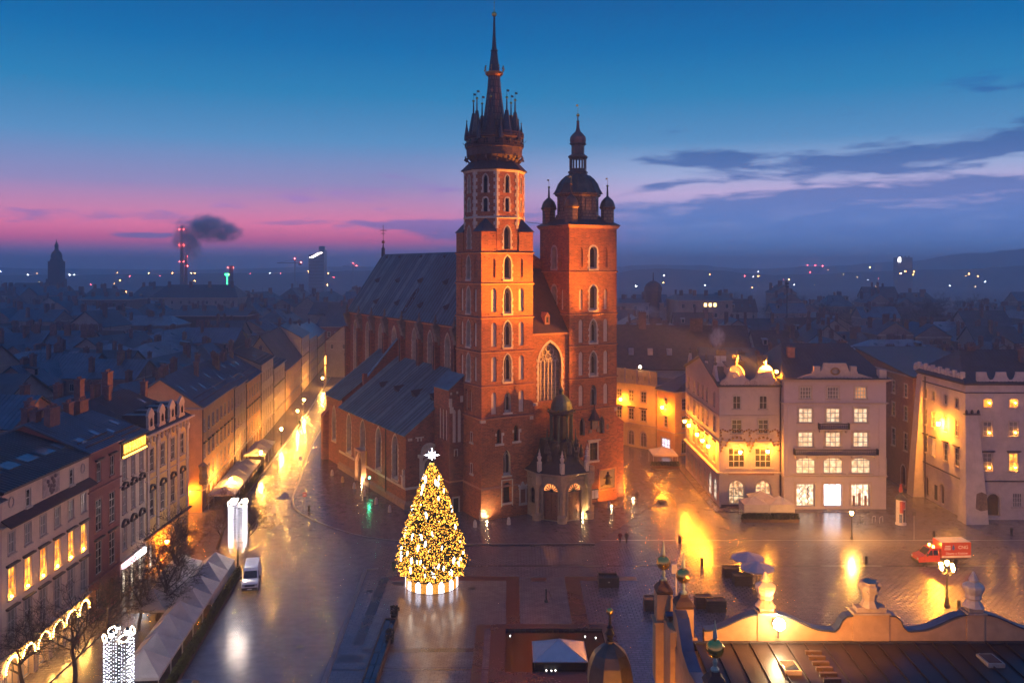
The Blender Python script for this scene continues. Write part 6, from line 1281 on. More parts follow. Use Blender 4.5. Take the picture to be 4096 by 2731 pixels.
L3 = left_house('sign_house', 'pale narrow house with a glowing yellow rooftop sign and shop strip', 104.3, 111.6, 18.9, PALE, [row(14.2, 2.4, .95, [1.2, 3.6, 6.0], 'rect', (2, 3), CURT), row(10.1, 2.9, 1.0, [1.2, 3.6, 6.0], 'rect', (2, 3), CURT, 'sba'), row(5.7, 2.8, 1.0, [1.2, 3.6, 6.0], 'rect', (2, 3), CURT, 'sba'), row(.3, 3.2, 1.6, [1.4, 3.65, 5.9], 'rect', (2, 1), LITS, 'b', d=.4)], [(4.5, .25, .25), (13.6, .15, .2), (16.9, .2, .3)], ('gable', 2.6, ROOFB, 'x', 0.), [(3.6, 8, 20, 3, 1.2, .7)])
f = Face((0, 0), (1, 0)); SIGN = emit('yellow glowing sign', (1., .60, .08), 2.2, .45, 5., (1., .45, .04))
mb = MB(); fbox(mb, f, .2, 6.9, 16.9, 18.9, .02, .25); mb.build('sign_board', mat('sign backing', (.22, .10, .02), .6), L3)
for k in range(9): mb = MB(); x = .5+k*.7; fbox(mb, f, x, x+.42, 17.4, 18.5, .25, .33); mb.build('sign_letter', SIGN, L3)
mb = MB(); fbox(mb, f, .2, 6.9, 16.95, 17.1, .25, .36); mb.build('sign_light_tube', emit('sign tube', (1., .5, .05), 7.), L3)
mb = MB(); fbox(mb, f, .4, 3.8, 3.55, 4.15, .02, .3); mb.build('shop_fascia', emit('pink shop fascia', (1., .62, .72), 2.2), L3); mb = MB(); fbox(mb, f, 4.0, 6.9, 3.55, 4.2, .02, .3); mb.build('shop_fascia', emit('white shop fascia', (.9, .95, 1.), 7.), L3)
OCH = mat('deep yellow stucco', (.60, .40, .14), .85, var=.12, scale=1., stain=.12)
sx = [1.8, 5.4, 8.9, 12.3]
L4 = left_house('baroque_house', 'ochre Baroque corner house with pale pilasters and four scrolled dormers', 111.6, 126.3, 18.4, OCH, [row(13.3, 3.0, 1.3, sx, 'rect', (2, 3), o='sb'), row(7.4, 3.3, 1.35, sx, 'rect', (2, 3), o='sba'), row(.5, 3.4, 1.7, [1.9, 5.4, 8.9, 12.4], 'round', (2, 2), CURT, 'b', d=.4, lit={0: LITS, 1: LITD})], [(5.2, .35, .45, HOOD), (12.4, .15, .15), (18.4, .45, .7)], ('gable', 4.2, ROOFD, 'x', 3.), [(3, 10, 20, 5, 1.2, .8), (11, 10, 20, 5, 1.6, .8)], D=16)
f = Face((0, 0), (1, 0))
for x in (.25, 3.3, 6.9, 10.3, 13.75): mb = MB(); fbox(mb, f, x, x+.7, 5.3, 17.2, -.02, .18); fbox(mb, f, x-.15, x+.85, 16.6, 17.4, .0, .3); mb.build('pilaster', TRIM, L4)
for x in sx:
    mb = MB(); mb.box(x-.75, x+.75, .15, 3.5, 18.5, 20.7); mb.build('dormer_body', ROOFD, L4)
    mb = MB(); pr = [(-1.3, 0), (-1.1, .5), (-.85, .7), (-.85, 2.0), (-1.05, 2.2), (-.7, 2.7), (0, 3.2), (.7, 2.7), (1.05, 2.2), (.85, 2.0), (.85, .7), (1.1, .5), (1.3, 0)]; n = len(pr)
    mb.add([(x+a, 0, 18.4+b) for a, b in pr]+[(x+a, .35, 18.4+b) for a, b in pr], [tuple(range(n-1, -1, -1)), tuple(range(n, 2*n))]+[(i, i+1, n+i+1, n+i) for i in range(n-1)]); mb.build('dormer_front', TRIM, L4)
    mb = MB(); mb.poly([(x+a, -.03, 18.4+b) for a, b in ((-.35, .8), (.35, .8), (.35, 1.6), (0, 1.95), (-.35, 1.6))]); mb.build('dormer_window', GLASSD, L4)
for k in range(11): mb = MB(); x = .7+k*1.3; mb.lathe([(.1, -.5), (.22, -.2), (.16, .1), (.25, .3)], 6, (x, -.3, 17.6)); mb.build('console', TRIM, L4)
lantern('orange lantern on the ground floor of the ochre Baroque house', (-46.98, 116.4, 3.2), pi/2, .8)
lantern('assumed unseen orange lantern on the end wall of the ochre Baroque house in the side street', (-51.5, 126.32, 6.0), pi, 1.0)  # out of view; assumed from the orange light on the house across the side street
lantern('assumed hidden orange lantern at the corner of the orange street house', (-52.6, 141.55, 3.4), SRZ0, .8)  # hidden lamp, assumed from the orange glow at the foot of this corner
roof_bits(L2, 7.7, 14, 19.3, 3.2, 31); roof_bits(L3, 7.3, 14, 18.9, 2.6, 32); roof_bits(L4, 14.7, 16, 18.4, 4.2, 33, 2)
# ================================================================== STREET ROW beyond the corner
D0 = Vector((-50.5, 141.6, 0)); DD = Vector((-.119, .993, 0)).normalized(); SRZ = atan2(DD.y, DD.x)
def sY(px): 
    k = (px-CX)/F; y = -33.5/(k+.12); return (y-141.6)/DD.y
def pt(s): return D0+DD*s
APR = mat('orange street stucco', (.58, .33, .16), .85, var=.13, scale=1., stain=.12); GREYP = mat('grey pink stucco', (.36, .29, .27), .85, var=.15, scale=1., stain=.15); SAND = mat('sand stucco', (.46, .37, .29), .85, var=.13, scale=1., stain=.12)
street = [(808, 935, 17.0, APR, ROOFB, 4.8, 'orange corner house with grey seamed roof across the side street', [(15.0, 11.6, 7.4)], 1.0), (935, 983, 16.6, GREYP, ROOFB, 4.6, 'grey-pink house next to the orange corner house', None, 1.0), (983, 1042, 16.0, APR, ROOFB, 4.4, 'narrow brown-orange house below the tall attic house', None, 1.0), (1042, 1093, 17.6, SAND, ROOFD, 3.0, 'sand coloured house with a raised attic storey', None, 1.0),
          (1093, 1139, 14.5, SAND, ROOFD, 2.0, 'low sand coloured house with balustrade and urns', None, 1.0), (1139, 1205, 11.5, APR, ROOFR, 9.5, 'low house under a steep mossy gable roof', None, 1.0), (1205, 1236, 17.4, SAND, ROOFD, 4., 'tall cream house with balconies and shop lights', None, 1.0), (1236, 1268, 15.2, GREYP, ROOFB, 4., 'grey house near the far end of the street', None, 1.0), (1268, 1300, 14., APR, ROOFB, 4., 'last orange house before the shop at the street end', None, 1.)]
srow = []
for i, (p0, p1, Ht, m, rm, rise, lab, _, k) in enumerate(street):
    s0, s1_ = sY(p0), sY(p1); Wd = s1_-s0; n = max(2, int(Wd/2.9)); xs = [Wd*(j+.5)/n for j in range(n)]
    rows_ = [row(Ht*.755, 2.0, 1.05, xs, 'rect', (2, 2)), row(Ht*.505, 2.2, 1.1, xs, 'rect', (2, 2), o='sbh' if i % 2 == 0 else 'sb'), row(Ht*.27, 2.3, 1.1, xs, 'rect', (2, 2)), row(.3, 2.9, 1.5, xs, 'round' if i % 3 else 'rect', (2, 2), LITD if i > 2 else CURT, 'b', d=.35, lit={j: LITS for j in range(n) if (i*3+j*7) % 5 == 0 and i > 1})]
    o = pt(s0); far = i > 4
    h = house('street_house', lab, o.x, o.y, SRZ, Wd-.02, 13, Ht, m, front=rows_, left=([row(Ht*.27, 2.3, 1.1, [6.5])] if 0 else ()), corn=[(3.6, .2, .25), (Ht, .35, .45)], roof=('gable', rise, rm, 'x', 0.), chim=[(Wd*.25, 7.5, Ht+rise*.6, 3.2, 1.4, .7), (Wd*.75, 5.5, Ht+rise*.5, 3.0, 1.0, .7)], seam=0 if far else .6, panes=not far)
    srow.append(h)
    if i < 5: roof_bits(h, Wd, 13, Ht, rise, i)
    pipe(h, .2, -.1, Ht)
L5 = srow[0]; mb = MB(); mb.box(-.9, .3, -.9, .3, 4.6, 5.2); mb.lathe([(.6, 5.2), (.7, 5.9), (.55, 6.8), (.8, 7.6), (.1, 8.2)], 8, (-.25, -.25, 0)); mb.build('corner_statue', STONED, L5)
# shop house closing the street
EH = house('shop_house', 'dark red house with a glowing orange shop front closing the street', -79, 352, radians(-4), 16, 14, 15.6, RED, front=[row(11.5, 2., 1.2, [2, 5, 8, 11, 14]), row(7.2, 2.4, 1.2, [2, 5, 8, 11, 14]), row(.3, 3.6, 4.4, [3.2], 'rect', (2, 1), emit('orange shop', (1., .34, .05), 9.), 'b'), row(.3, 3.6, 3.6, [10.6], 'rect', (2, 1), emit('yellow shop', (1., .7, .25), 12.), 'b')], corn=[(5.0, .3, .5), (15.6, .3, .4)], roof=('gable', 4, ROOFD, 'x', 0.), seam=0)
# post lanterns along the street
def post_lamp(label, loc, h=3.7, m=None, group=None):
    t = thing('street_lamp', label, 'street lamp', loc, 0, group); mb = MB(); mb.lathe([(.2, 0), (.2, .35), (.1, .5), (.08, .9), (.06, h-.55), (.12, h-.5)], 8); mb.build('post', IRON, t)
    mb = MB(); mb.lathe([(.12, h-.5), (.24, h-.02)], 6); mb.build('lantern_glass', m or PLGLB, t); mb = MB(); mb.lathe([(.3, h-.02), (.1, h+.22), (.03, h+.4)], 6); mb.build('lantern_roof', IRON, t); return t
for p in ((924, 1996), (1043, 1879), (1125, 1776), (1190, 1697), (1216, 1649), (1290, 1555), (1335, 1506)): post_lamp('lit lantern post on the pavement of the long street', tuple(G(*p)), group='lantern posts along the long street')
post_lamp('single lit lantern post before the white office house', tuple(G(3407, 2156)), 4.1)
# ================================================================== TREES
BARK = mat('winter bark', (.055, .042, .036), .9, var=.4, scale=4)
def tree_meshes(seed, h, spread=.5, levels=5, m=BARK):
    r = random.Random(seed); tr = MB(); cr = MB()
    def grow(p, d, L, rad, lev, mb):
        segs = 3 if lev < 2 else 2; q = p
        for s in range(segs):
            d2 = (d+Vector((r.gauss(0, .13), r.gauss(0, .13), r.gauss(.05, .08)))).normalized(); q2 = q+d2*L/segs; r2 = rad*(1-.3*(s+1)/segs)
            mb.tube(q, q2, rad*(1-.3*s/segs), r2, 6 if lev < 2 else 4 if lev < 3 else 3); q = q2; d = d2
            if lev < levels and (s or lev):
                for _ in range(1 if lev < 4 else 2):
                    a = d.orthogonal().normalized(); a.rotate(Matrix.Rotation(r.uniform(0, 6.28), 3, d)); nd = (d*r.uniform(.45, .8)+a*r.uniform(.5, .95)*(.6+spread)).normalized()
                    grow(q, nd, L*r.uniform(.55, .78), max(.011, r2*.58), lev+1, cr)
        if lev < levels:
            for _ in range(2 if lev else 3):
                a = d.orthogonal().normalized(); a.rotate(Matrix.Rotation(r.uniform(0, 6.28), 3, d)); nd = (d*.8+a*r.uniform(.3, .8)*(.5+spread)).normalized(); grow(q, nd, L*r.uniform(.6, .82), max(.012, r2*.72), lev+1, cr)
    grow(Vector((0, 0, 0)), Vector((0, 0, 1)), h*.34, h*.023, 0, tr)
    return tr.mesh('trunk', m), cr.mesh('crown', m)
TV = [tree_meshes(s, 8.2, .5, 5) for s in (11, 23, 37)]
print('tree polys', [len(c.polygons) for _, c in TV])
for i, (p, v, s, lab) in enumerate((((733, 2364), 0, 1.05, 'bare dark tree standing among the white pavilion roofs'), ((631, 2482), 1, 1.05, 'bare tree on the pavement before the red house'), ((555, 2521), 2, .8, 'smaller bare tree between the arcaded house and the pavilions'), ((299, 2731), 0, .95, 'bare spreading tree before the arcade of lights'), ((868, 2195), 1, .9, 'bare pale tree lit by the tall light column'), ((427, 2541), 2, .7, 'slim bare sapling before the dark red house'), ((985, 2195), 0, .75, 'thin bare tree right beside the light column over the kerb'), ((90, 2760), 1, .9, 'bare tree under the first arches of the arcaded house'))):
    t = thing('bare_tree', lab, 'tree', tuple(G(*p)), i*1.7); t.scale = (s*1.3, s*1.3, s*1.15); obj('trunk', TV[v][0], t); obj('crown', TV[v][1], t)
# ================================================================== PAVILIONS AND HEDGES
CANV = mat('white canvas', (.40, .36, .33), .8, var=.14, scale=.8, bump=.05); CANVG = mat('greyish canvas', (.38, .34, .32), .8, var=.15, scale=.8)
def tent_obj(label, loc, rz, w=3.95, d=3.95, m=CANV, eave=2.35, peak=3.5, group=None, walls=0.):
    t = thing('pavilion', label, 'pavilion', loc, rz, group)
    mb = MB(); n = 6; c = (0, 0)
    cs = [(-w/2, -d/2), (w/2, -d/2), (w/2, d/2), (-w/2, d/2)]
    for i in range(4):                         # four sagging canvas fields
        a, b = Vector((*cs[i], eave)), Vector((*cs[(i+1) % 4], eave)); ap = Vector((0, 0, peak))
        rowsv = [[a.lerp(b, k/n).lerp(ap, j/4)+Vector((0, 0, -.16*sin(pi*j/4)*(1-abs(2*k/n-1)*.5))) for k in range(n+1)] for j in range(4)]
        vs = [v for r_ in rowsv for v in r_]+[ap]; fs = []
        for j in range(3):
            for k in range(n): fs.append((j*(n+1)+k, j*(n+1)+k+1, (j+1)*(n+1)+k+1, (j+1)*(n+1)+k))
        for k in range(n): fs.append((3*(n+1)+k, 3*(n+1)+k+1, len(vs)-1))
        mb.add(vs, fs); mb.quad(a-Vector((0, 0, .28+walls)), b-Vector((0, 0, .28+walls)), b, a)
    mb.build('canopy', m, t)
    for x, y in cs: q = MB(); q.tube((x*.96, y*.96, 0), (x*.96, y*.96, eave), .04, n=5); q.build('post', FRAMEW, t)
    return t
ha, hb = Vector((-35.3, 112.2, 0)), Vector((-32.1, 80.5, 0)); hd = (hb-ha).normalized(); hl = (hb-ha).length; hn = Vector((hd.y, -hd.x, 0)); hn = hn if hn.x < 0 else -hn; hrz = atan2(hd.y, hd.x)
k = 0; s = 2.1
while s < hl:
    c = ha+hd*s+hn*2.35; tent_obj('white café pavilion in the row right behind the hedge', (c.x, c.y, .1), hrz, m=CANV, group='pavilions behind the hedge', peak=3.9+.2*(k % 2), eave=2.2, walls=.9 if k < 3 else 0.)
    if s < 17: c = ha+hd*s+hn*6.45; tent_obj('pavilion in the back row under the bare trees', (c.x, c.y, .1), hrz+.02*(k % 3-1), m=CANVG if k % 2 else CANV, group='pavilions in the back row', peak=3.8+.2*(k % 2), eave=2.2)
    s += 4.05; k += 1
HEDG = mat('yellow green conifer', (.10, .105, .025), .8, var=.5, scale=3); HEDD = mat('dark hedge', (.022, .035, .018), .85, var=.5, scale=4)
def shrub_mesh(seed, h, w, n, m, name='foliage'):
    r = random.Random(seed); mb = MB()
    for _ in range(n):
        z = r.random(); rr = w*(1-z*.75)*r.uniform(.4, 1); an = r.uniform(0, 6.28); c = Vector((rr*cos(an), rr*sin(an), .45+z*h)); d = Vector((cos(an)*.6, sin(an)*.6, r.uniform(.3, 1))).normalized(); t = d.orthogonal().normalized(); t.rotate(Matrix.Rotation(r.uniform(0, 6.28), 3, d)); L = r.uniform(.12, .3)
        mb.add([c+t*L*.35, c+d*L, c-t*L*.35], [(0, 1, 2)])
    return mb.mesh(name, m)
SH = [shrub_mesh(i, .95, .38, 240, HEDG) for i in range(3)]
bx = MB(); bx.box(-.55, .55, -.3, .3, 0, .5); bxm = bx.mesh('planter', WOODD)
i = 0; s = .6
while s < hl-.3:
    c = ha+hd*s-hn*.1; t = thing('hedge_planter', 'wooden planter with a yellow-green conifer edging the pavilions', 'planter', (c.x, c.y, .01), hrz, 'planters edging the pavilions'); obj('planter', bxm, t)
    for dx in (-.27, .27): o = obj('foliage', SH[(i+int(dx > 0)) % 3], t, (dx, 0, 0), i*.9)
    s += 1.14; i += 1
# pavilions along the long street
for k in range(6):
    s0 = 3.6+k*4.25; c = pt(s0)+Vector((2.9, 0, 0)); tent_obj('awning pavilion along the orange corner house', (c.x, c.y, .1), SRZ, 4.2, 4.4, CANVG, 2.4, 3.2, 'awnings along the orange corner house')
for k in range(3):
    s0 = 34+k*4.6; c = pt(s0)+Vector((3.0, 0, 0)); tent_obj('dark café pavilion further along the street beside a lamp', (c.x, c.y, .1), SRZ, 4.2, 4.2, CANVG, 2.4, 3.4, 'dark pavilions along the street')
SHD = [shrub_mesh(20+i, .8, .42, 200, HEDD) for i in range(2)]
for k in range(24):
    c = pt(2.0+k*1.1)+Vector((5.25, 0, 0)); t = thing('hedge_planter', 'dark hedge planter before the street awnings', 'planter', (c.x, c.y, .12), SRZ, 'dark planters before the street awnings'); obj('planter', bxm, t)
    for dx in (-.27, .27): obj('foliage', SHD[k % 2], t, (dx, 0, 0), k)
# café tents by the corner house and in the side street
c0 = G(3080, 2086); lab = 'white café tent before the corner house with the gilded frieze'
for k, (dx, dy) in enumerate(((-2.0, 0), (2.0, 0), (0, 3.2))): tent_obj(lab, (c0.x+dx, c0.y+1.9+dy, 0), 0, 3.95, 3.4, CANV, 2.6, 3.6, 'café tents before the corner house', .9 if k < 2 else 0)
for k in range(8): t = thing('hedge_planter', 'low dark hedge planter round the café tents at the corner house', 'planter', (c0.x-3.9+k*1.12, c0.y-.1, 0), 0, 'planters round the café tents'); obj('planter', bxm, t); [obj('foliage', SHD[k % 2], t, (dx, 0, 0), k) for dx in (-.27, .27)]
c1 = G(2685, 1868); tent_obj('single grey awning tent in the side street by the apricot house', (c1.x-1.2, c1.y+2.5, 0), 0, 5.0, 6.0, CANVG, 2.5, 3.7)
for k in range(5): t = thing('hedge_planter', 'dark hedge planter round the side street tent', 'planter', (c1.x-3.6+k*1.12, c1.y-.8, 0), 0, 'planters round the side street tent'); obj('planter', bxm, t); [obj('foliage', SHD[k % 2], t, (dx, 0, 0), k) for dx in (-.27, .27)]
# two parasols
LILAC = mat('lilac grey canvas', (.44, .36, .38), .8, var=.12)
for (px, py), lab in (((2991, 2222), 'round parasol standing behind its twin beside the dark crates'), ((3029, 2262), 'round parasol with its pole beside the dark crates')):
    c = G(px, py, 2.5); t = thing('parasol', lab, 'parasol', (c.x, c.y, 0)); R_ = 2.15
    mb = MB(); n = 10
    for k in range(n): a, b = 2*pi*k/n, 2*pi*(k+1)/n; mb.poly([(R_*cos(a), R_*sin(a), 2.3), (R_*cos(b), R_*sin(b), 2.3), (0, 0, 3.05)]); mb.quad((R_*cos(a), R_*sin(a), 2.12), (R_*cos(b), R_*sin(b), 2.12), (R_*cos(b), R_*sin(b), 2.3), (R_*cos(a), R_*sin(a), 2.3))
    mb.build('canopy', LILAC, t); mb = MB(); mb.tube((0, 0, 0), (0, 0, 3.1), .045); mb.build('pole', FRAMEW, t); mb = MB(); mb.box(-.5, .5, -.05, .05, 0, .08); mb.box(-.05, .05, -.5, .5, .085, .16); mb.build('foot', IRON, t)
    for k in range(n): a = 2*pi*k/n; mb = MB(); mb.tube((0, 0, 3.0), (R_*cos(a), R_*sin(a), 2.29), .02, n=4); mb.build('rib', FRAMEW, t)
# dark storage crates / planters on the square
CRT = mat('dark boards', (.045, .035, .032), .6, var=.35, scale=2)
def crate(label, c, w, d, h, open_top=False, rz=0):
    t = thing('storage_crate', label, 'crate', (c.x, c.y, .008), rz); mb = MB(); mb.box(-w/2, w/2, 0, .06, .04, h); mb.box(-w/2, w/2, d-.06, d, .04, h); mb.box(-w/2, -w/2+.06, .06, d-.06, .04, h); mb.box(w/2-.06, w/2, .06, d-.06, .04, h); z = h*.78 if open_top else h-.03; mb.box(-w/2+.06, w/2-.06, .06, d-.06, .03, z); mb.build('body', CRT, t)
    mb = MB(); [mb.box(-w/2-.015, w/2+.015, -.02, 0, .1+k*h/4, .1+k*h/4+h/5) for k in range(4)]; mb.build('boards', CRT, t)
    mb = MB(); mb.box(-w/2-.05, w/2+.05, -.05, .1, h, h+.06); mb.box(-w/2-.05, w/2+.05, d-.1, d+.05, h, h+.06); mb.box(-w/2-.05, -w/2+.1, .1, d-.1, h, h+.06); mb.box(w/2-.1, w/2+.05, .1, d-.1, h, h+.06); mb.build('rim', CRT, t)
    return t
t = crate('lone dark wooden planter box on the slabs near the fountain', G(2436, 2350), 2.5, 1.9, 1.15, True); mb = MB(); mb.box(-.12, .12, -.03, -.02, .62, .76); mb.build('plate', FRAMEW, t)
crate('dark crate beside the parasols', G(2927, 2312), 1.9, 1.3, 1.2); crate('dark crate leaning against its neighbour under the parasols', G(2975, 2345), 2.2, 1.5, 1.25)
crate('dark crate of the pair behind the market hall finials', G(2818, 2436), 1.9, 1.3, 1.3); crate('dark crate pushed against the other crate behind the finials', G(2868, 2450), 2.2, 1.3, 1.3); crate('dark crate half hidden by the attic column', G(2608, 2445), 1.6, 1.6, 1.3)
# bollards
mb = MB(); mb.lathe([(.2, 0), (.2, .9), (.22, .95), (.16, 1.05), (.04, 1.1)], 10); bolm = mb.mesh('bollard', IRON); mb = MB(); mb.lathe([(.24, .0), (.24, .12), (.205, .14), (.205, .02)], 10); bolr = mb.mesh('foot_ring', IRON)
for p, lab in (((2719, 2170), 'black round bollard in the orange light of the side street'), ((2807, 2261), 'black round bollard before the parasols'), ((3465, 2254), 'black round bollard between the parasols and the red truck'), ((1236, 2046), 'black round bollard at the church pavement corner'), ((4046, 2137), 'black round bollard before the old corner house'), ((3735, 2150), 'black round bollard behind the red truck'), ((3835, 2434), 'black bollard beside the four-armed lamp')):
    t = thing('bollard', lab, 'bollard', tuple(G(*p))); obj('post', bolm, t); obj('foot_ring', bolr, t)
mb = MB(); mb.lathe([(.3, 0), (.33, .1), (.27, .7), (.2, 1.0), (.12, 1.12), (.02, 1.16)], 10); cbm = mb.mesh('stone_bollard', STONE)
for p in ((1300, 1742), (1308, 1832), (1329, 1903), (1417, 1955), (1459, 1986), (1505, 2017), (1559, 2049), (1900, 2110), (2035, 2099), (2437, 2033)): tag(obj('stone_bollard', cbm, None, tuple(G(*p)+Vector((0, 0, .085)))), 'pale conical stone bollard on the kerb round the church', 'bollard', 'stone bollards round the church')
tag(obj('stone_bollard', MB().lathe([(.3, 0), (.33, .1), (.27, .7), (.2, 1.0), (.12, 1.12), (.02, 1.16)], 10).mesh('stone_bollard', mat('ochre stone', (.34, .22, .08), .8)), None, tuple(G(1370, 1930)+Vector((0, 0, .085)))), 'ochre stone bollard near the church side door', 'bollard')
# iron railings by the tower and around the right corner
def railing(label, pts, h=.95):
    t = thing('railing', label, 'railing', (0, 0, 0)); a = MB(); b = MB()
    for p, q in zip(pts, pts[1:]):
        for z in (.35, .65, h): a.tube(p+Vector((0, 0, z)), q+Vector((0, 0, z)), .025, n=4)
    a.build('rails', IRON, t)
    for p in pts: b = MB(); b.tube(p, p+Vector((0, 0, h+.05)), .035, n=5); b.build('post', IRON, t)
z0 = Vector((0, 0, .08))
railing('low iron railing round the foot of the tall tower', [G(*p)+z0 for p in ((1830, 2062), (1870, 2085), (1915, 2103), (1952, 2101), (2010, 2092), (2070, 2082), (2105, 2073))])
railing('low iron railing before the notice board of the short tower', [G(*p)+z0 for p in ((2362, 2035), (2400, 2028), (2440, 2020), (2475, 2012), (2520, 2000))])
# ================================================================== LAMPS ON THE SQUARE
lantern('assumed unseen orange lantern low on the end wall of the market hall', (XN, 50.5, 11.4), -pi/2, 1.6, GLOBEF)  # assumed source below the view, added to warm the end wall and attic columns
lantern('assumed unseen orange lantern at the inner end of the market hall wall', (XN, 45.5, 11.8), -pi/2, 1.4, GLOBEF)  # second assumed lantern out of view, added to light the same wall
def spot_fix(label, p, aim, e=900, col=WARM):
    t = thing('ground_spotlight', label, 'spotlight', tuple(G(*p)+z0)); mb = MB(); mb.lathe([(.16, 0), (.16, .14), (.1, .2)], 8); mb.build('housing', IRON, t); mb = MB(); mb.ball((0, 0, .25), .09, 6); mb.build('lens', SPOTG, t)
    l = lamp('spot', tuple(G(*p)+z0+Vector((0, 0, .42))), e*2.2, col, .08, None, 'SPOT', aim, 95, .6); l['kind'] = 'light'
SPOTG = emit('spot lens', (1., .74, .36), 220.)
def chp(a, b, z): return church.matrix_basis @ Vector((a, b, z)) if False else (Matrix.Translation((-4.8, 136.5, 0)) @ Matrix.Rotation(TH, 4, 'Z')) @ Vector((a, b, z))
spot_fix('small ground spotlight left of the porch pedestal', (2136, 2080), chp(8.3, -3.7, 3.2)); spot_fix('small ground spotlight between the porch pedestal and the first door', (2166, 2079), chp(9.6, -5.4, 3.2), 500)
spot_fix('small ground spotlight between the second porch door and its column', (2331, 2079), chp(14.6, -6.9, 3.2), 500); spot_fix('small ground spotlight in front of the right porch column', (2360, 2078), chp(15.5, -6.9, 3.0), 900); spot_fix('small ground spotlight to the side of the right porch column', (2360, 2045), chp(17.3, -4.1, 3.0), 700)
spot_fix('small ground spotlight before the church side door', (1447, 1942), chp(-7.7, 33, 3), 500); spot_fix('small ground spotlight at the foot of the short tower corner', (2446, 2031), chp(25.4, 0, 1.8), 1300, SODIUM); spot_fix('small ground spotlight at the foot of the tall tower corner', (1948, 2094), chp(1.0, 0, 2.0), 420); spot_fix('small ground spotlight near the church lane railing', (2533, 2001), chp(28, 0, 2), 300)
def arm_lamp(label, loc, h=5.2, m=None):
    t = thing('four_arm_lamp', label, 'street lamp', loc); mb = MB(); mb.lathe([(.38, 0), (.38, .3), (.26, .5), (.22, 1.1), (.12, 1.3), (.09, h-.9), (.13, h-.8)], 8); mb.build('post', IRON, t)
    for k in range(4):
        an = k*pi/2+.4; d = Vector((cos(an), sin(an), 0)); mb = MB(); mb.path([Vector((0, 0, h-1.1)), d*.5+Vector((0, 0, h-1.3)), d*.85+Vector((0, 0, h-1.0)), d*.85+Vector((0, 0, h-.75))], .035, 5); mb.build('arm', IRON, t)
        mb = MB(); mb.lathe([(.1, -.22), (.2, .12), (.12, .22)], 8, tuple(d*.85+Vector((0, 0, h-.5)))); mb.build('lamp_glass', m or GLOBEP, t)
    mb = MB(); mb.lathe([(.1, -.22), (.22, .14), (.12, .26)], 8, (0, 0, h-.05)); mb.build('lamp_glass', m or GLOBEP, t); return t
GLOBEP = emit('lamp bulb glass', (1., .38, .045), 1300.)
arm_lamp('four-armed cast iron lamp blazing beyond the market hall roof', tuple(G(3788, 2427)))
# tall light columns hung on lamp posts
LED = emit('white led', (.84, .84, 1.), 10.); GLOBEC = emit('pale lamp glass', (1., .80, .66), 200.); LOOP = emit('warm loop', (1., .78, .5), 14.)
def light_column(label, loc):
    t = thing('light_column', label, 'light decoration', loc); mb = MB(); mb.lathe([(.25, 0), (.25, .5), (.13, .8), (.1, 9.4), (.16, 9.6)], 8); mb.build('post', IRON, t)
    rr = random.Random(5)
    for k in range(4):
        a0 = k*pi/2+.25; wm = MB(); lm = MB()
        for j in range(7):
            a = a0+j*.18; p = Vector((1.15*cos(a), 1.15*sin(a), 0)); bot = 3.4+.5*sin(j*1.3)+.25*rr.random(); wm.tube(p+Vector((0, 0, bot)), p+Vector((0, 0, 9.0)), .012, n=3)
            z = bot
            while z < 9.0: c = p+Vector((0, 0, z)); s = .034; lm.add([c+Vector(v)*s for v in ((1, 0, 0), (-1, 0, 0), (0, 1, 0), (0, -1, 0), (0, 0, 1), (0, 0, -1))], [(0, 2, 4), (2, 1, 4), (1, 3, 4), (3, 0, 4), (2, 0, 5), (1, 2, 5), (3, 1, 5), (0, 3, 5)]); z += rr.uniform(.2, .42)
        for z in (4.2, 6.5, 9.0): wm.path([Vector((1.15*cos(a0+j*.135), 1.15*sin(a0+j*.135), z)) for j in range(9)], .02, 4)
        wm.path([Vector((0, 0, 9.0)), Vector((1.15*cos(a0), 1.15*sin(a0), 9.0))], .02, 4); stuff(wm.build('wire_frame', IRON, t)); stuff(lm.build('led_curtain', LED, t))
        mb = MB(); am = a0+.54; c = Vector((1.15*cos(am), 1.15*sin(am), 9.25)); tt = Vector((-sin(am), cos(am), 0)); mb.path([c+tt*.45*cos(q*pi/6)+Vector((0, 0, .3*sin(q*pi/6))) for q in range(13)], .04, 4); mb.build('light_loop', LOOP, t)
    for k in range(3):
        an = k*2.1; d = Vector((cos(an), sin(an), 0)); mb = MB(); mb.path([Vector((0, 0, 9.3)), d*.4+Vector((0, 0, 9.9)), d*.7+Vector((0, 0, 9.7))], .04, 5); mb.lathe([(.25, 9.62), (.08, 9.85)], 8, tuple(d*.7)); mb.build('lamp_arm', IRON, t); mb = MB(); mb.lathe([(.1, 9.2), (.2, 9.4), (.2, 9.6)], 8, tuple(d*.7)); mb.build('lamp_glass', GLOBEC, t)
light_column('tall column of white LED curtains beside the white van', tuple(G(951, 2292))); light_column('tall column of white LED curtains among the near pavilions', (-32.9, 72.8, 0))
# green signal lamp by the church door
gp = G(1478, 1972)+z0; t = thing('signal_lamp', 'small green signal lamp on a post by the church side door', 'signal lamp', tuple(gp)); mb = MB(); mb.tube((0, 0, 0), (0, 0, 2.4), .05); mb.box(-.16, .16, -.1, .12, 2.3, 3.0); mb.build('post', IRON, t); mb = MB(); mb.ball((-.02, -.15, 2.7), .13, 8); mb.build('lens', emit('green lens', (.05, 1., .42), 120.), t)
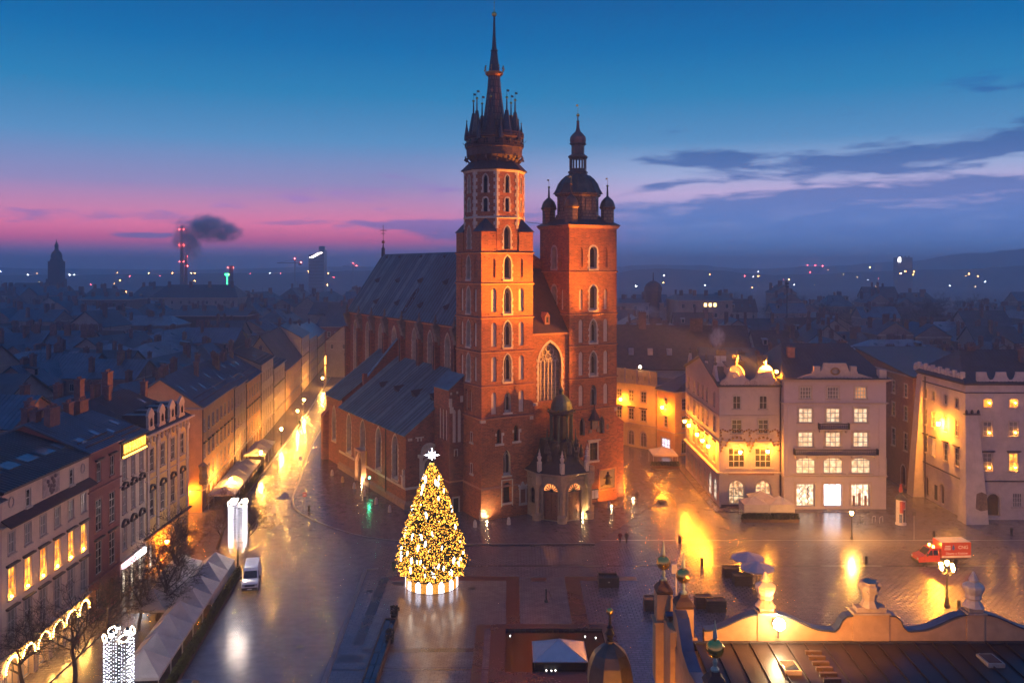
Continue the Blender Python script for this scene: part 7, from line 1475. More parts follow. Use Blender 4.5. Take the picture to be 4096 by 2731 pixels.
# road signs
def sign(label, p, h, col, sq=True):
    t = thing('road_sign', label, 'road sign', tuple(G(*p))); mb = MB(); mb.tube((0, 0, 0), (0, 0, h), .035, n=6); mb.build('pole', mat('grey pole', (.3, .3, .32), .5, metal=.5), t)
    mb = MB(); 
    if sq: mb.box(-.3, .3, -.05, -.02, h-.62, h)
    else: mb.add([(.32*cos(q*pi/8), -.04, h-.3+.32*sin(q*pi/8)) for q in range(16)]+[(.32*cos(q*pi/8), -.02, h-.3+.32*sin(q*pi/8)) for q in range(16)], [tuple(range(15, -1, -1)), tuple(range(16, 32))]+[(i, (i+1) % 16, 16+(i+1) % 16, 16+i) for i in range(16)])
    mb.build('plate', col, t); return t
def text(parent, s, size, loc, m, rot=(pi/2, 0, 0), name='lettering', ext=.004):
    cu = bpy.data.curves.new(name, 'FONT'); cu.body = s; cu.size = size; cu.extrude = ext; cu.align_x = 'CENTER'; tmp = bpy.data.objects.new(name, cu); COL.objects.link(tmp)
    me = bpy.data.meshes.new_from_object(tmp.evaluated_get(bpy.context.evaluated_depsgraph_get())); bpy.data.objects.remove(tmp); me.materials.clear(); me.materials.append(m); o = obj(name, me, parent, loc); o.rotation_euler = rot; return o
BLUE = mat('sign blue', (.02, .09, .35), .4); WHT = mat('sign white', (.75, .75, .75), .4); REDP = mat('signal red', (.5, .03, .02), .4)
t = sign('blue parking sign on a pole at the street corner', (1202, 1899), 3.5, BLUE); text(t, 'P', .55, (0, -.056, 2.98), WHT)
sign('small blue sign on a pole further up the street', (1295, 1741), 3.0, BLUE); t = sign('small red and white sign board near the church pavement', (1219, 2043), 3.0, REDP); mb = MB(); mb.box(-.24, .24, -.056, -.05, 2.6, 2.78); mb.build('plate_stripe', WHT, t)
sign('bare thin sign pole left of the red truck', (3656, 2159), 4.2, mat('dark plate', (.05, .05, .06), .5))
# litter bin, hand pump, flower tub
def bin_(label, p): t = thing('litter_bin', label, 'bin', tuple(G(*p)+z0*.1)); mb = MB(); mb.lathe([(.26, 0), (.3, .1), (.32, .9), (.28, .95)], 10); mb.build('body', mat('green bin', (.03, .06, .045), .5), t); mb = MB(); mb.lathe([(.33, .95), (.3, 1.08), (.1, 1.18)], 10); mb.build('lid', IRON, t)
bin_('green litter bin beside the Christmas tree', (1575, 2278)); bin_('dark litter bin on the kerb of the long street', (1199, 1697))
t = thing('water_pump', 'thin black hand water pump standing alone on the slabs', 'pump', tuple(G(2185, 2406))); mb = MB(); mb.lathe([(.26, 0), (.22, .2), (.1, .3), (.09, 1.35), (.14, 1.4), (.05, 1.6)], 8); mb.build('body', IRON, t); mb = MB(); mb.path([(0, 0, 1.2), (.35, -.1, 1.3), (.5, -.1, .7)], .03, 5); mb.build('handle', IRON, t); mb = MB(); mb.tube((0, -.08, .9), (-.05, -.4, .8), .04, n=5); mb.build('spout', IRON, t)
t = thing('flower_tub', 'low round stone flower tub in the side street light', 'planter', tuple(G(2648, 2010))); mb = MB(); mb.lathe([(.5, 0), (.75, .2), (.8, .45), (.65, .48)], 12); mb.build('tub', STONED, t); mb = MB(); mb.lathe([(.66, .4), (.5, .52), (.1, .56)], 12); mb.build('soil', TUB, t)
# advertising column
c = G(3603, 2096); t = thing('advertising_column', 'round advertising column with posters before the lane', 'advertising column', tuple(c)); mb = MB(); mb.lathe([(.8, 0), (.8, .25), (.7, .3), (.7, 3.9)], 16); mb.build('drum', mat('poster paper', (.5, .45, .45), .6, var=.1), t)
for k, (a, w, z0_, z1_, cl) in enumerate(((-1.9, .8, 1.9, 3.7, (.35, .05, .05)), (-1.2, .7, .5, 2.4, (.05, .05, .07)), (-1.15, .6, 2.55, 3.6, (.5, .12, .1)), (-2.0, .6, .4, 1.7, (.08, .1, .2)), (-.4, .7, .6, 3.0, (.3, .28, .25)))):
    mb = MB(); n = 5; mb.add([(.715*cos(a+w*i/n-.3), .715*sin(a+w*i/n-.3), z) for z in (z0_, z1_) for i in range(n+1)], [(i, i+1, n+2+i, n+1+i) for i in range(n)]); mb.build('poster', mat('poster %d' % k, cl, .5, var=.5, scale=4), t)
mb = MB(); mb.lathe([(.85, 3.9), (.9, 4.05), (.6, 4.4), (.25, 4.7), (.2, 5.0)], 16); mb.build('roof', LEADD, t); mb = MB(); mb.lathe([(.2, 5.0), (.32, 5.2), (.25, 5.6), (.15, 5.9), (.2, 6.1), (.05, 6.3)], 8); mb.build('finial', mat('red finial', (.4, .04, .03), .5), t)
# bicycle and racks
def bicycle(label, loc, rz):
    t = thing('bicycle', label, 'bicycle', loc, rz)
    for x in (-.52, .52):
        mb = MB(); mb.path([(x+.33*cos(q*pi/8), 0, .34+.33*sin(q*pi/8)) for q in range(17)], .022, 4); o = mb.build('wheel', IRON, t); mb = MB(); [mb.tube((x, 0, .34), (x+.32*cos(q*pi/4), 0, .34+.32*sin(q*pi/4)), .006, n=3) for q in range(8)]; mb.build('spokes', FRAMEW, o)
    mb = MB(); mb.path([(-.52, 0, .34), (-.12, 0, .34), (.36, 0, .82), (-.2, 0, .84), (-.12, 0, .34)], .022, 5); mb.path([(-.52, 0, .34), (-.2, 0, .84), (-.23, 0, .95)], .02, 5); mb.path([(.52, 0, .34), (.36, 0, .82), (.33, 0, 1.0)], .02, 5); mb.build('frame', IRON, t)
    mb = MB(); mb.box(-.36, -.12, -.06, .06, .94, 1.0); mb.build('saddle', WOODD, t); mb = MB(); mb.path([(.2, -.26, 1.02), (.34, 0, 1.0), (.2, .26, 1.02)], .018, 4); mb.build('handlebar', IRON, t)
bicycle('black bicycle parked at the rack before the white office house', tuple(G(3446, 2100)), .5)
for i, p in enumerate(((3495, 2088), (3525, 2090))): t = thing('bike_rack', 'bent steel bike rack hoop before the white office house', 'bike rack', tuple(G(*p)), .7, 'bike rack hoops'); mb = MB(); mb.path([(-.5, 0, 0), (-.5, 0, .8), (-.3, 0, .95), (.3, 0, .95), (.5, 0, .8), (.5, 0, 0)], .03, 6); mb.build('hoop', MATS['steel'], t)
# ================================================================== VEHICLES
def wheel(parent, x, y, r=.34, w=.22, axis='x'):
    mb = MB(); mb.lathe([(r*.62, -w/2), (r*.95, -w/2), (r, -w*.35), (r, w*.35), (r*.95, w/2), (r*.62, w/2)], 16); me = mb.mesh('wheel', mat('tyre rubber', (.015, .015, .016), .7)); o = obj('wheel', me, parent, (x, y, r)); o.rotation_euler = (0, pi/2, 0) if axis == 'x' else (pi/2, 0, 0)
    mb = MB(); mb.lathe([(r*.6, -w*.4), (r*.6, w*.4), (r*.2, w*.44)], 12); obj('rim', mb.mesh('rim', mat('wheel steel', (.35, .35, .36), .4, metal=.7)), o)
def loft(prof, hw, m, name, parent, bevel=.1):
    """side profile (l, z) swept across the width; hw(z) = half width; rounded shoulders"""
    n = len(prof); mb = MB(); secs = [(-1., 0.), (-1.+bevel*0, 0)]
    cols = [(-1, .0), (-.93, .05), (.93, .05), (1, .0)]; vs = []
    cl = sum(p[0] for p in prof)/n; cz = sum(p[1] for p in prof)/n
    for k, (u, g) in enumerate(cols):
        for l, z in prof:
            q = 0.0 if g else .035; vs.append((hw(z)*u, l+(cl-l)*q*.5, z+(cz-z)*q))
    fs = [tuple(range(n-1, -1, -1)), tuple(range(3*n, 4*n))]
    for k in range(3):
        for i in range(n): fs.append((k*n+i, k*n+(i+1) % n, (k+1)*n+(i+1) % n, (k+1)*n+i))
    mb.add(vs, [f[::-1] for f in fs]); o = mb.build(name, m, parent); bm = bmesh.new(); bm.from_mesh(o.data); bmesh.ops.recalc_face_normals(bm, faces=bm.faces); bm.to_mesh(o.data); bm.free(); return o
CARW = mat('white van paint', (.72, .72, .74), .3, var=.04, scale=.7, coat=.6); CARB = mat('black plastic', (.02, .02, .022), .5); LENS = mat('headlight lens', (.45, .46, .48), .12, var=.1, spec=.8); GLASSV = mat('vehicle glass', (.012, .014, .018), .05, var=.1, spec=.8); CHRO = mat('chrome', (.6, .6, .62), .15, metal=1.)
v = thing('delivery_van', 'white high-roof delivery van standing by the pavilion hedge', 'van', (-32.15, 106.6, .01), radians(12))
hw = lambda z: .97 if z < 1.25 else .97-.13*(z-1.25)/1.3
loft([(.05, .32), (0, .55), (.02, .9), (.1, 1.12), (.35, 1.25), (.95, 1.42), (1.55, 2.22), (1.8, 2.5), (2.2, 2.6), (5.3, 2.62), (5.48, 2.5), (5.55, 1.3), (5.5, .35)], hw, CARW, 'body', v)
def hexq(y0, z0, y1, z1, x0, x1, off=.02): # panel on the sloping front between two profile points
    d = Vector((0, y1-y0, z1-z0)).normalized(); n = Vector((0, -d.z, d.y))*off; return [Vector((-x0, y0, z0))+n, Vector((x0, y0, z0))+n, Vector((x1, y1, z1))+n, Vector((-x1, y1, z1))+n]
mb = MB(); mb.poly(hexq(.98, 1.46, 1.54, 2.20, .84, .76, .015)); mb.build('windscreen', GLASSV, v)
for sx in (-1, 1):
    mb = MB(); pts = [(1.15, 1.42), (2.3, 1.42), (2.3, 2.05), (1.62, 2.05)]; q = [(sx*(hw(z)+.008), y, z) for y, z in pts]; mb.poly(q if sx < 0 else q[::-1]); mb.build('side_window', GLASSV, v)
    mb = MB(); mb.box(min(sx*.62, sx*.9), max(sx*.62, sx*.9), -.02, .15, .82, 1.08); mb.build('headlight', LENS, v)
    mb = MB(); mb.box(min(sx*.98, sx*1.2), max(sx*.98, sx*1.2), 1.05, 1.2, 1.35, 1.7); mb.build('mirror', CARB, v)
    for y in (.95, 4.5): wheel(v, sx*.86, y)
    mb = MB(); q = sx*(.975); mb.box(min(q, q+sx*.012), max(q, q+sx*.012), 2.45, 2.47, .5, 2.3); mb.box(min(q, q+sx*.03), max(q, q+sx*.03), 1.3, 5.2, .62, .78); mb.build('side_trim', CARB, v)
mb = MB(); mb.box(-.6, .6, -.03, .1, .78, 1.02); mb.build('grille', CARB, v); mb = MB(); mb.box(-.95, .95, -.07, .2, .3, .66); mb.build('bumper', CARB, v); mb = MB(); mb.box(-.27, .27, -.085, -.07, .42, .54); mb.build('number_plate', WHT, v)
mb = MB(); mb.box(-.5, .5, .5, .53, 1.38, 1.41) if False else mb.path([(-.5, .98, 1.5), (-.1, 1.1, 1.66)], .015, 4); mb.path([(.2, .98, 1.5), (.6, 1.1, 1.66)], .015, 4); mb.build('wiper', CARB, v)
# red service truck (cab to the left)
RT = mat('red truck paint', (.42, .03, .012), .3, var=.08, scale=.7, coat=.5)
tk = thing('service_truck', 'red box truck with CNG lettering and orange beacons on the square', 'truck', tuple(G(3762, 2248)), radians(-86.5))
# local: length along +y from the nose, so turned to face left
hwt = lambda z: .98 if z < 1.2 else .98-.14*(z-1.2)/1.1
L0 = -3.6
loft([(L0+.05, .35), (L0, .6), (L0+.05, .95), (L0+.3, 1.12), (L0+1.0, 1.3), (L0+1.7, 2.05), (L0+2.0, 2.2), (L0+3.0, 2.22), (L0+3.05, .45)], hwt, RT, 'cab', tk)
mb = MB(); mb.poly(hexq(L0+1.04, 1.35, L0+1.68, 2.03, .84, .78, .015)); mb.build('windscreen', GLASSV, tk)
for sx in (-1, 1):
    for y0, y1 in ((1.35, 1.98), (2.08, 2.75)): mb = MB(); pts = [(L0+y0-(.0 if y0 > 2 else .05), 1.3), (L0+y1, 1.3), (L0+y1, 1.95), (L0+(y0 if y0 > 2 else 1.72), 1.95)]; q = [(sx*(hwt(z)+.01), y, z) for y, z in pts]; mb.poly(q if sx < 0 else q[::-1]); mb.build('side_window', GLASSV, tk)
    mb = MB(); mb.box(min(sx*.6, sx*.92), max(sx*.6, sx*.92), L0-.02, L0+.18, .72, .95); mb.build('headlight', LENS, tk)
    for y in (L0+.85, L0+5.2): wheel(tk, sx*.85, y, .37)
    mb = MB(); mb.box(min(sx*.98, sx*1.2), max(sx*.98, sx*1.2), L0+1.1, L0+1.25, 1.25, 1.6); mb.build('mirror', CARB, tk)
mb = MB(); mb.box(-1.12, 1.12, L0+3.15, L0+7.2, .95, 3.0); mb.build('cargo_box', RT, tk); mb = MB(); mb.box(-1.08, 1.08, L0+3.2, L0+7.15, 3.0, 3.05); mb.build('box_roof', mat('pale box roof', (.5, .45, .45), .5), tk)
mb = MB(); mb.box(-.45, .45, L0+3.0, L0+7.1, .5, .9); mb.build('chassis', CARB, tk); mb = MB(); mb.box(-.95, .95, L0-.05, L0+.2, .3, .62); mb.build('bumper', CARB, tk)
mb = MB(); mb.box(1.12, 1.14, L0+3.15, L0+7.2, 1.0, 1.25); mb.build('box_stripe', mat('white stripe', (.6, .55, .55), .5), tk)
BEAC = emit('orange beacon', (1., .30, .03), 90.)
for x in (-.5, .5): mb = MB(); mb.lathe([(.13, 2.24), (.12, 2.4), (.04, 2.44)], 8, (x, L0+2.3, 0)); mb.build('beacon', BEAC, tk)
mb = MB(); mb.box(.8, .95, L0+7.2, L0+7.24, 1.0, 1.12); mb.build('tail_lamp', BEAC, tk)
# lettering on the side that faces the camera (local -x); text rotated so it reads from there
rt = (pi/2, 0, pi/2); TX = 1.135
for s, sz, y, z in (('CNG', .62, L0+6.1, 2.15), ('Dbamy o Kraków', .42, L0+5.2, 1.42)): text(tk, s, sz, (TX, y, z), WHT, rt)
mb = MB(); mb.add([(TX, L0+4.75, 1.95), (TX, L0+4.95, 2.15), (TX, L0+4.9, 2.45), (TX, L0+4.75, 2.75), (TX, L0+4.6, 2.45), (TX, L0+4.55, 2.15)], [(0, 1, 2, 3, 4, 5)]); mb.build('flame_logo', BLUE, tk)
for k in range(3): mb = MB(); mb.box(TX-.01, TX+.004, L0+3.5+.05*k, L0+4.35, 2.05+k*.22, 2.15+k*.22); mb.build('small_print', WHT, tk)
# dark car half out of the frame
c = thing('parked_car', 'dark car by the hedge, only its roof in view', 'car', (-30.6, 77.6, .01), radians(-4)); CARD = mat('dark car paint', (.02, .022, .028), .25, coat=.6)
loft([(0, .3), (0, .7), (.3, .9), (1.2, 1.0), (1.9, 1.42), (2.4, 1.5), (3.6, 1.48), (4.3, 1.1), (4.5, .9), (4.5, .35)], lambda z: .88 if z < .95 else .88-.22*(z-.95)/.55, CARD, 'body', c)
mb = MB(); mb.poly(hexq(1.25, 1.04, 1.88, 1.41, .74, .64, .01)); mb.build('windscreen', GLASSV, c)
for sx in (-1, 1): [wheel(c, sx*.78, y, .32, .2) for y in (.8, 3.6)]
# ================================================================== PEOPLE
SKIN = mat('skin', (.45, .28, .2), .6); 
def person(label, loc, rz, coat, legs, stride=.18, h=1.74, hair=(.03, .02, .018)):
    t = thing('person', label, 'person', loc, rz); k = h/1.74
    V = [(0, 0, .95), (0, .01, 1.2), (0, 0, 1.42), (0, -.01, 1.5), (-.17, 0, 1.4), (-.24, stride*.5, 1.14), (-.23, -stride*.2+.02, .9), (.17, 0, 1.4), (.24, -stride*.5, 1.14), (.23, stride*.6, .92), (-.09, 0, .9), (-.1, -stride*.6, .5), (-.1, -stride, .09), (-.1, -stride-.16, .05), (.09, 0, .9), (.1, stride*.3, .5), (.1, stride, .12), (.1, stride-.16, .06), (0, -.01, 1.6), (0, -.02, 1.7)]
    Eg = [(0, 1), (1, 2), (2, 3), (2, 4), (4, 5), (5, 6), (2, 7), (7, 8), (8, 9), (0, 10), (10, 11), (11, 12), (12, 13), (0, 14), (14, 15), (15, 16), (16, 17), (3, 18), (18, 19)]
    Rr = [(.17, .13), (.17, .13), (.16, .11), (.06, .06), (.08, .08), (.062, .062), (.045, .05), (.08, .08), (.062, .062), (.045, .05), (.1, .1), (.075, .075), (.05, .055), (.045, .04), (.1, .1), (.075, .075), (.05, .055), (.045, .04), (.085, .095), (.085, .1)]
    me = bpy.data.meshes.new('body'); me.from_pydata([tuple(c*k for c in p) for p in V], Eg, []); o = obj('body', me, t)
    me.materials.append(legs); sk = o.modifiers.new('skin', 'SKIN'); sv = me.skin_vertices[0].data
    for i, r in enumerate(Rr): sv[i].radius = (r[0]*k, r[1]*k)
    sv[0].use_root = True; o.modifiers.new('sub', 'SUBSURF').levels = 1; o.modifiers['sub'].render_levels = 2
    mb = MB(); mb.lathe([(.235*k, .78*k), (.22*k, 1.0*k), (.2*k, 1.2*k), (.215*k, 1.38*k), (.12*k, 1.47*k), (.075*k, 1.5*k)], 10); mb.v = [(x*1.05, y*.8, z) for x, y, z in mb.v]
    for s in (-1, 1): mb.tube((s*.17*k, 0, 1.4*k), (s*.25*k, -s*stride*.4, 1.14*k), .085*k, .075*k, 7); mb.tube((s*.25*k, -s*stride*.4, 1.14*k), (s*.24*k, stride*.3*s+.01, .94*k), .07*k, .055*k, 7)
    mb.build('coat', coat, t); mb = MB(); mb.ball((0, .01*k, 1.665*k), .112*k, 8, 1.05); mb.build('hair', mat('hair %.2f' % hair[0], hair, .7), t)
    mb = MB(); mb.ball((0, -.045*k, 1.63*k), .088*k, 8, 1.15); mb.ball((0, -.13*k, 1.625*k), .018*k, 5); mb.build('face', SKIN, t); return t
COATD = mat('dark coat', (.03, .025, .03), .85); COATR = mat('maroon coat', (.12, .02, .025), .85); JEAN = mat('dark jeans', (.02, .022, .035), .85)
person('person in a maroon coat walking with a companion before the church', tuple(G(2480, 2172)), .3, COATR, JEAN); person('person in a dark coat walking beside the one in maroon', tuple(G(2506, 2172)), .3, COATD, JEAN, .14)
person('person in dark clothes standing by the church railing', tuple(G(2548, 2003)), 2.5, COATD, JEAN, .03); person('person in a dark coat outside the lit shop of the sign house', (-44.9, 106.2, .12), 1.5, COATD, JEAN, .1); person('person in a maroon jacket walking under the arcade of lights', (-45.2, 90.4, .12), .2, COATR, JEAN, .16)
# ================================================================== THE TOWN BEHIND
TW = [mat('town wall %d' % i, c, .88, var=.16, scale=.6, stain=.2) for i, c in enumerate(((.26, .19, .17), (.30, .25, .23), (.20, .15, .14), (.34, .27, .22), (.16, .13, .13)))]
TR = [ROOFB, ROOFD, mat('slate town roof', (.07, .085, .10), .45, metal=.25, var=.35, scale=.4, stain=.3), ROOFR, mat('frosted sheet roof', (.17, .20, .23), .4, metal=.35, var=.35, scale=.4, stain=.3)]
KINDS = ['hazy town house with a dull brown wall and seamed roof', 'hazy pale town house under a dark roof', 'hazy dark town house with slate roof', 'hazy sandy town house under brown tiles', 'hazy grey house with a frosted sheet roof']
def town_proto(i, W, D, Ht, rise, ridge, hip):
    n = max(2, int(W/3.2)); xs = [W*(j+.5)/n for j in range(n)]; ny = max(2, int(D/3.4)); ys_ = [D*(j+.5)/ny for j in range(ny)]
    rws = [row(Ht-2.9, 1.7, 1.0, xs, 'rect', (2, 1), GLASSD, 's', d=.18, lit={i % n: LITD} if i % 3 == 1 else {}), row(Ht-6.2, 1.8, 1.0, xs, 'rect', (2, 1), GLASSD, 's', d=.18)]
    rwy = [row(Ht-2.9, 1.7, 1.0, ys_, 'rect', (2, 1), GLASSD, 's', d=.18)]
    r = random.Random(i*17+3)
    ch = [(r.uniform(1, W-1), r.uniform(D*.25, D*.75), Ht+rise*.35, rise*.65+r.uniform(.6, 1.8), r.choice((.8, 1.3, 2.0)), .7) for _ in range(3)]
    t_ = house('town_house', KINDS[i % 5], 0, 0, 0, W, D, Ht, TW[i % 5], front=rws, left=rwy, right=rwy, corn=[(Ht, .3, .3)], roof=('gable', rise, TR[i % 5], ridge, hip), chim=ch, seam=.8 if i % 5 in (0, 4) else 0, panes=False, group='town houses of kind %d' % (i % 5))
    if ridge == 'x':
        for k in range(3):
            x = W*(.2+.3*k)+r.uniform(-.5, .5); yy = D*r.uniform(.12, .3); zz = Ht+rise*(yy+.4)/(D/2+.4); sl = rise/(D/2+.4); mb = MB()
            if (k+i) % 3: plate(mb, [(x-.45, yy-.6, zz-.6*sl+.12), (x+.45, yy-.6, zz-.6*sl+.12), (x+.45, yy+.6, zz+.6*sl+.12), (x-.45, yy+.6, zz+.6*sl+.12)], .12); mb.build('skylight', MATS['roof window glass'], t_)
            else: mb.box(x-.7, x+.7, yy, yy+2.2, zz-.3, zz+1.5); mb.build('dormer', TW[i % 5], t_); mb = MB(); plate(mb, [(x-.9, yy-.2, zz+1.5), (x+.9, yy-.2, zz+1.5), (x+.9, yy+2.6, zz+1.9), (x-.9, yy+2.6, zz+1.9)], .1); mb.build('dormer_roof', TR[(i+1) % 5], t_); mb = MB(); mb.box(x-.4, x+.4, yy-.03, yy, zz+.2, zz+1.3); mb.build('dormer_window', GLASSD, t_)
    mb = MB(); ax, ay = W*.6, D*.5; mb.tube((ax, ay, Ht+rise*.9), (ax, ay, Ht+rise+2.6), .03, n=4); [mb.tube((ax-.5, ay, Ht+rise+1.6+k*.35), (ax+.5, ay, Ht+rise+1.6+k*.35), .02, n=3) for k in range(3)]; mb.build('aerial', IRON, t_)
    return t_
PR = [town_proto(0, 15, 11, 15, 4.2, 'x', 0), town_proto(1, 12, 14, 16, 4.5, 'y', 0), town_proto(2, 18, 12, 14, 5, 'x', 3), town_proto(3, 14, 12, 13, 5.5, 'x', 0), town_proto(4, 20, 13, 16.5, 3, 'x', 4), town_proto(5, 11, 16, 17, 3.8, 'y', 0), town_proto(6, 24, 14, 15, 4.5, 'x', 0), town_proto(7, 13, 13, 12.5, 4.8, 'x', 4)]
rr = random.Random(21); first = [True]*len(PR)
def put(i, x, y, rz, s=1.):
    if first[i]: o = PR[i]; first[i] = False; o.location = (x, y, 0); o.rotation_euler = (0, 0, rz)
    else: o = copy_tree(PR[i], (x, y, 0), rz)
    o.scale = (s, s, s*rr.uniform(.88, 1.1)); return o
taken = []
def free(x, y, r=0):
    sx = -50.5-.12*(y-141.6)
    if y < 372 and sx-15.5 < x < sx+16: return False                       # street row and street
    if x > sx and x < 64 and y < 262: return False                         # square, church
    if x < -30 and y < 262 and x > -66 and y < 130: return False
    if 56 < x < 73 and y < 190: return False
    return all((x-a)**2+(y-b)**2 > (c+r)**2 for a, b, c in taken)
taken += [(-102, 170, 0)]
SPECIAL = [(-125, 358, 20), (-168, 480, 30), (42, 216, 22), (68, 420, 22), (128, 400, 24), (-265, 400, 12)]
taken += SPECIAL
cells = []
y = 100.
while y < 760:
    step = 17 if y < 300 else 26 if y < 500 else 40
    xr = y*.62+20; x = -xr
    while x < xr:
        cells.append((x+rr.uniform(-3, 3), y+rr.uniform(-4, 4), step)); x += step*1.0
    y += step*.95
n_h = 0
for x, y, st in cells:
    if y < 135 and x > -64: continue
    if x > 0 and y < 172 and x < 95: continue
    if not free(x, y): continue
    if x > 60 and y > 330 and rr.random() < .45: continue                  # parkland on the right
    if n_h > 285: break
    i = rr.randrange(8); ang = (radians(83) if x < 0 else 0)+rr.choice((0, 0, pi/2, pi))+rr.uniform(-.08, .08)
    put(i, x, y, ang, 1. if st < 20 else 1.12 if st < 30 else 1.3); n_h += 1
print('town houses', n_h)
# --- named landmarks
def block(name, label, px0, px1, pyt, Y, D, m, rm, rise=3, cat='building', hip=2., windows=True, rz=0.):
    X0, X1 = (px0-CX)*Y/F, (px1-CX)*Y/F; Ht = max(6, zat(pyt, Y)-rise); W_ = X1-X0; n = max(3, int(W_/4.5)); xs = [W_*(j+.5)/n for j in range(n)]
    rws = [row(Ht-3.6-k*4.2, 2.0, 1.3, xs, 'rect', (2, 1), GLASSD, 's', d=.2) for k in range(3) if Ht-3.6-k*4.2 > 1] if windows else ()
    return house(name, label, X0, Y, rz, W_, D, Ht, m, front=rws, corn=[(Ht, .4, .4)], roof=('gable', rise, rm, 'x', hip), chim=[(W_*k, D*.4, Ht+rise*.5, rise*.5+1.5, 1.6, .8) for k in (.15, .4, .62, .88)], cat=cat, seam=0, panes=False)
block('fire_wall_house', 'big dark house with windowless brick fire wall among the left rooftops', 668, 985, 1242, 345, 16, mat('dark fire wall', (.075, .048, .045), .9, var=.3, scale=.4, stain=.3), ROOFD, 2.0, windows=False, hip=0.)
mans = block('mansard_palace', 'large hazy palace with tall mansard roof and many chimneys', 600, 950, 1140, 480, 22, TW[1], ROOFD, 7.0, hip=6.)
block('flat_works', 'hazy flat-topped works building with roof vents on the left', 310, 520, 1185, 420, 20, TW[4], ROOFD, 1.5)
block('blue_roof_hall', 'broad hall with a wet blue seamed roof behind the square row', 60, 325, 1330, 232, 15, TW[0], ROOFB, 5.5, hip=0.)
dm = block('domed_building', 'hazy pale building with a dark corner dome right of the church', 2475, 2655, 1195, 420, 22, TW[3], ROOFD, 2.)
X_ = (2617-CX)*420/F-(2475-CX)*420/F; mb = MB(); mb.lathe([(4.0, 0), (4.0, zat(1165, 420)), (4.4, zat(1163, 420)), (4.3, zat(1150, 420)), (3.4, zat(1136, 420)), (1.8, zat(1127, 420)), (.3, zat(1122, 420)), (.15, zat(1090, 420))], 16, (X_, 3, 0)); mb.build('corner_dome', mat('dark dome', (.06, .04, .045), .6), dm)
th = block('theatre', 'hazy ornate building with bright tall windows behind the corner house', 2712, 2930, 1180, 400, 30, mat('theatre stone', (.36, .25, .2), .85, var=.2, scale=.6), ROOFD, 2.5)
for k in range(4): mb = MB(); f = Face((0, -.02), (1, 0)); fbox(mb, f, .8+k*.75, 1.25+k*.75, 12., 18., 0, .15); mb.build('bright_window', emit('theatre window', (1., .55, .28), 4.), th)
for k in range(3): mb = MB(); fbox(mb, f, 12+k*2.2, 13.2+k*2.2, 21.5, 23., 0, .1); mb.build('lit_window', emit('theatre lit', (1., .6, .2), 5.), th)
# hazy church with a tall tower (far left)
Y = 700.; k = Y/F; hc = thing('distant_church', 'dark hazy church with a tall domed tower on the left skyline', 'church', ((226-CX)*k, Y, 0)); DKB = mat('distant brick', (.07, .045, .045), .9, var=.2)
mb = MB(); mb.box(-5.6, 5.6, -5.6, 5.6, 0, zat(1115, Y)); mb.box(-4.6, 4.6, -4.6, 4.6, zat(1115, Y), zat(1045, Y)); mb.lathe([(5.2, zat(1047, Y)), (5.0, zat(1042, Y)), (4.2, zat(1034, Y)), (4.2, zat(1022, Y)), (3.4, zat(1010, Y)), (1.9, zat(1002, Y)), (1.4, zat(998, Y)), (1.4, zat(985, Y)), (1.8, zat(983, Y)), (.8, zat(973, Y)), (.4, zat(966, Y)), (.15, zat(958, Y))], 8, (0, 0, 0), pi/8); mb.build('tower', DKB, hc)
mb = MB(); x0 = (48-226)*k; mb.box(x0, -6, -8, 8, 0, zat(1165, Y)); mb.build('nave', DKB, hc); mb = MB(); plate(mb, [(x0-1, -8.5, zat(1165, Y)), (-6, -8.5, zat(1165, Y)), (-6, 0, zat(1131, Y)), (x0+3, 0, zat(1131, Y))], .3); plate(mb, [(-6, 8.5, zat(1165, Y)), (x0-1, 8.5, zat(1165, Y)), (x0+3, 0, zat(1131, Y)), (-6, 0, zat(1131, Y))], .3); mb.build('nave_roof', ROOFD, hc)
for q in range(5): mb = MB(); mb.box(x0+4+q*5, x0+5.6+q*5, -8.06, -7.9, 6, zat(1172, Y)); mb.build('window', GLASSD, hc)
# slanted skyscraper with lit strips
Y = 1250.; k = Y/F; st = thing('slanted_tower', 'hazy glass tower block with a slanted lit top beyond the church roof', 'skyscraper', ((1271-CX)*k, Y, 0)); w = 31*k; GLB = mat('tower glass', (.06, .08, .11), .3, var=.2)
mb = MB(); mb.add([(-w, -9, 0), (w, -9, 0), (w, 9, 0), (-w, 9, 0), (-w, -9, zat(1025, Y)), (w, -9, zat(1000, Y)), (w, 9, zat(1000, Y)), (-w, 9, zat(1025, Y))], [(0, 1, 5, 4), (1, 2, 6, 5), (2, 3, 7, 6), (3, 0, 4, 7), (4, 5, 6, 7)]); mb.box(w*.2, w*.95, -3, 3, zat(1003, Y), zat(985, Y)); mb.build('shaft', GLB, st)
for q in range(6): mb = MB(); x = -w*.85+q*w*.22; z = zat(1031-q*3.6, Y); mb.box(x, x+w*.5, -9.3, -9.0, z, z+.8); mb.build('light_strip', emit('tower strip', (1., .8, .7), 14.), st)
for q in range(12): mb = MB(); mb.box(-w+.4, w-.4, -9.06, -8.99, 4+q*4.6, 6+q*4.6); mb.build('window_band', GLASSD, st)
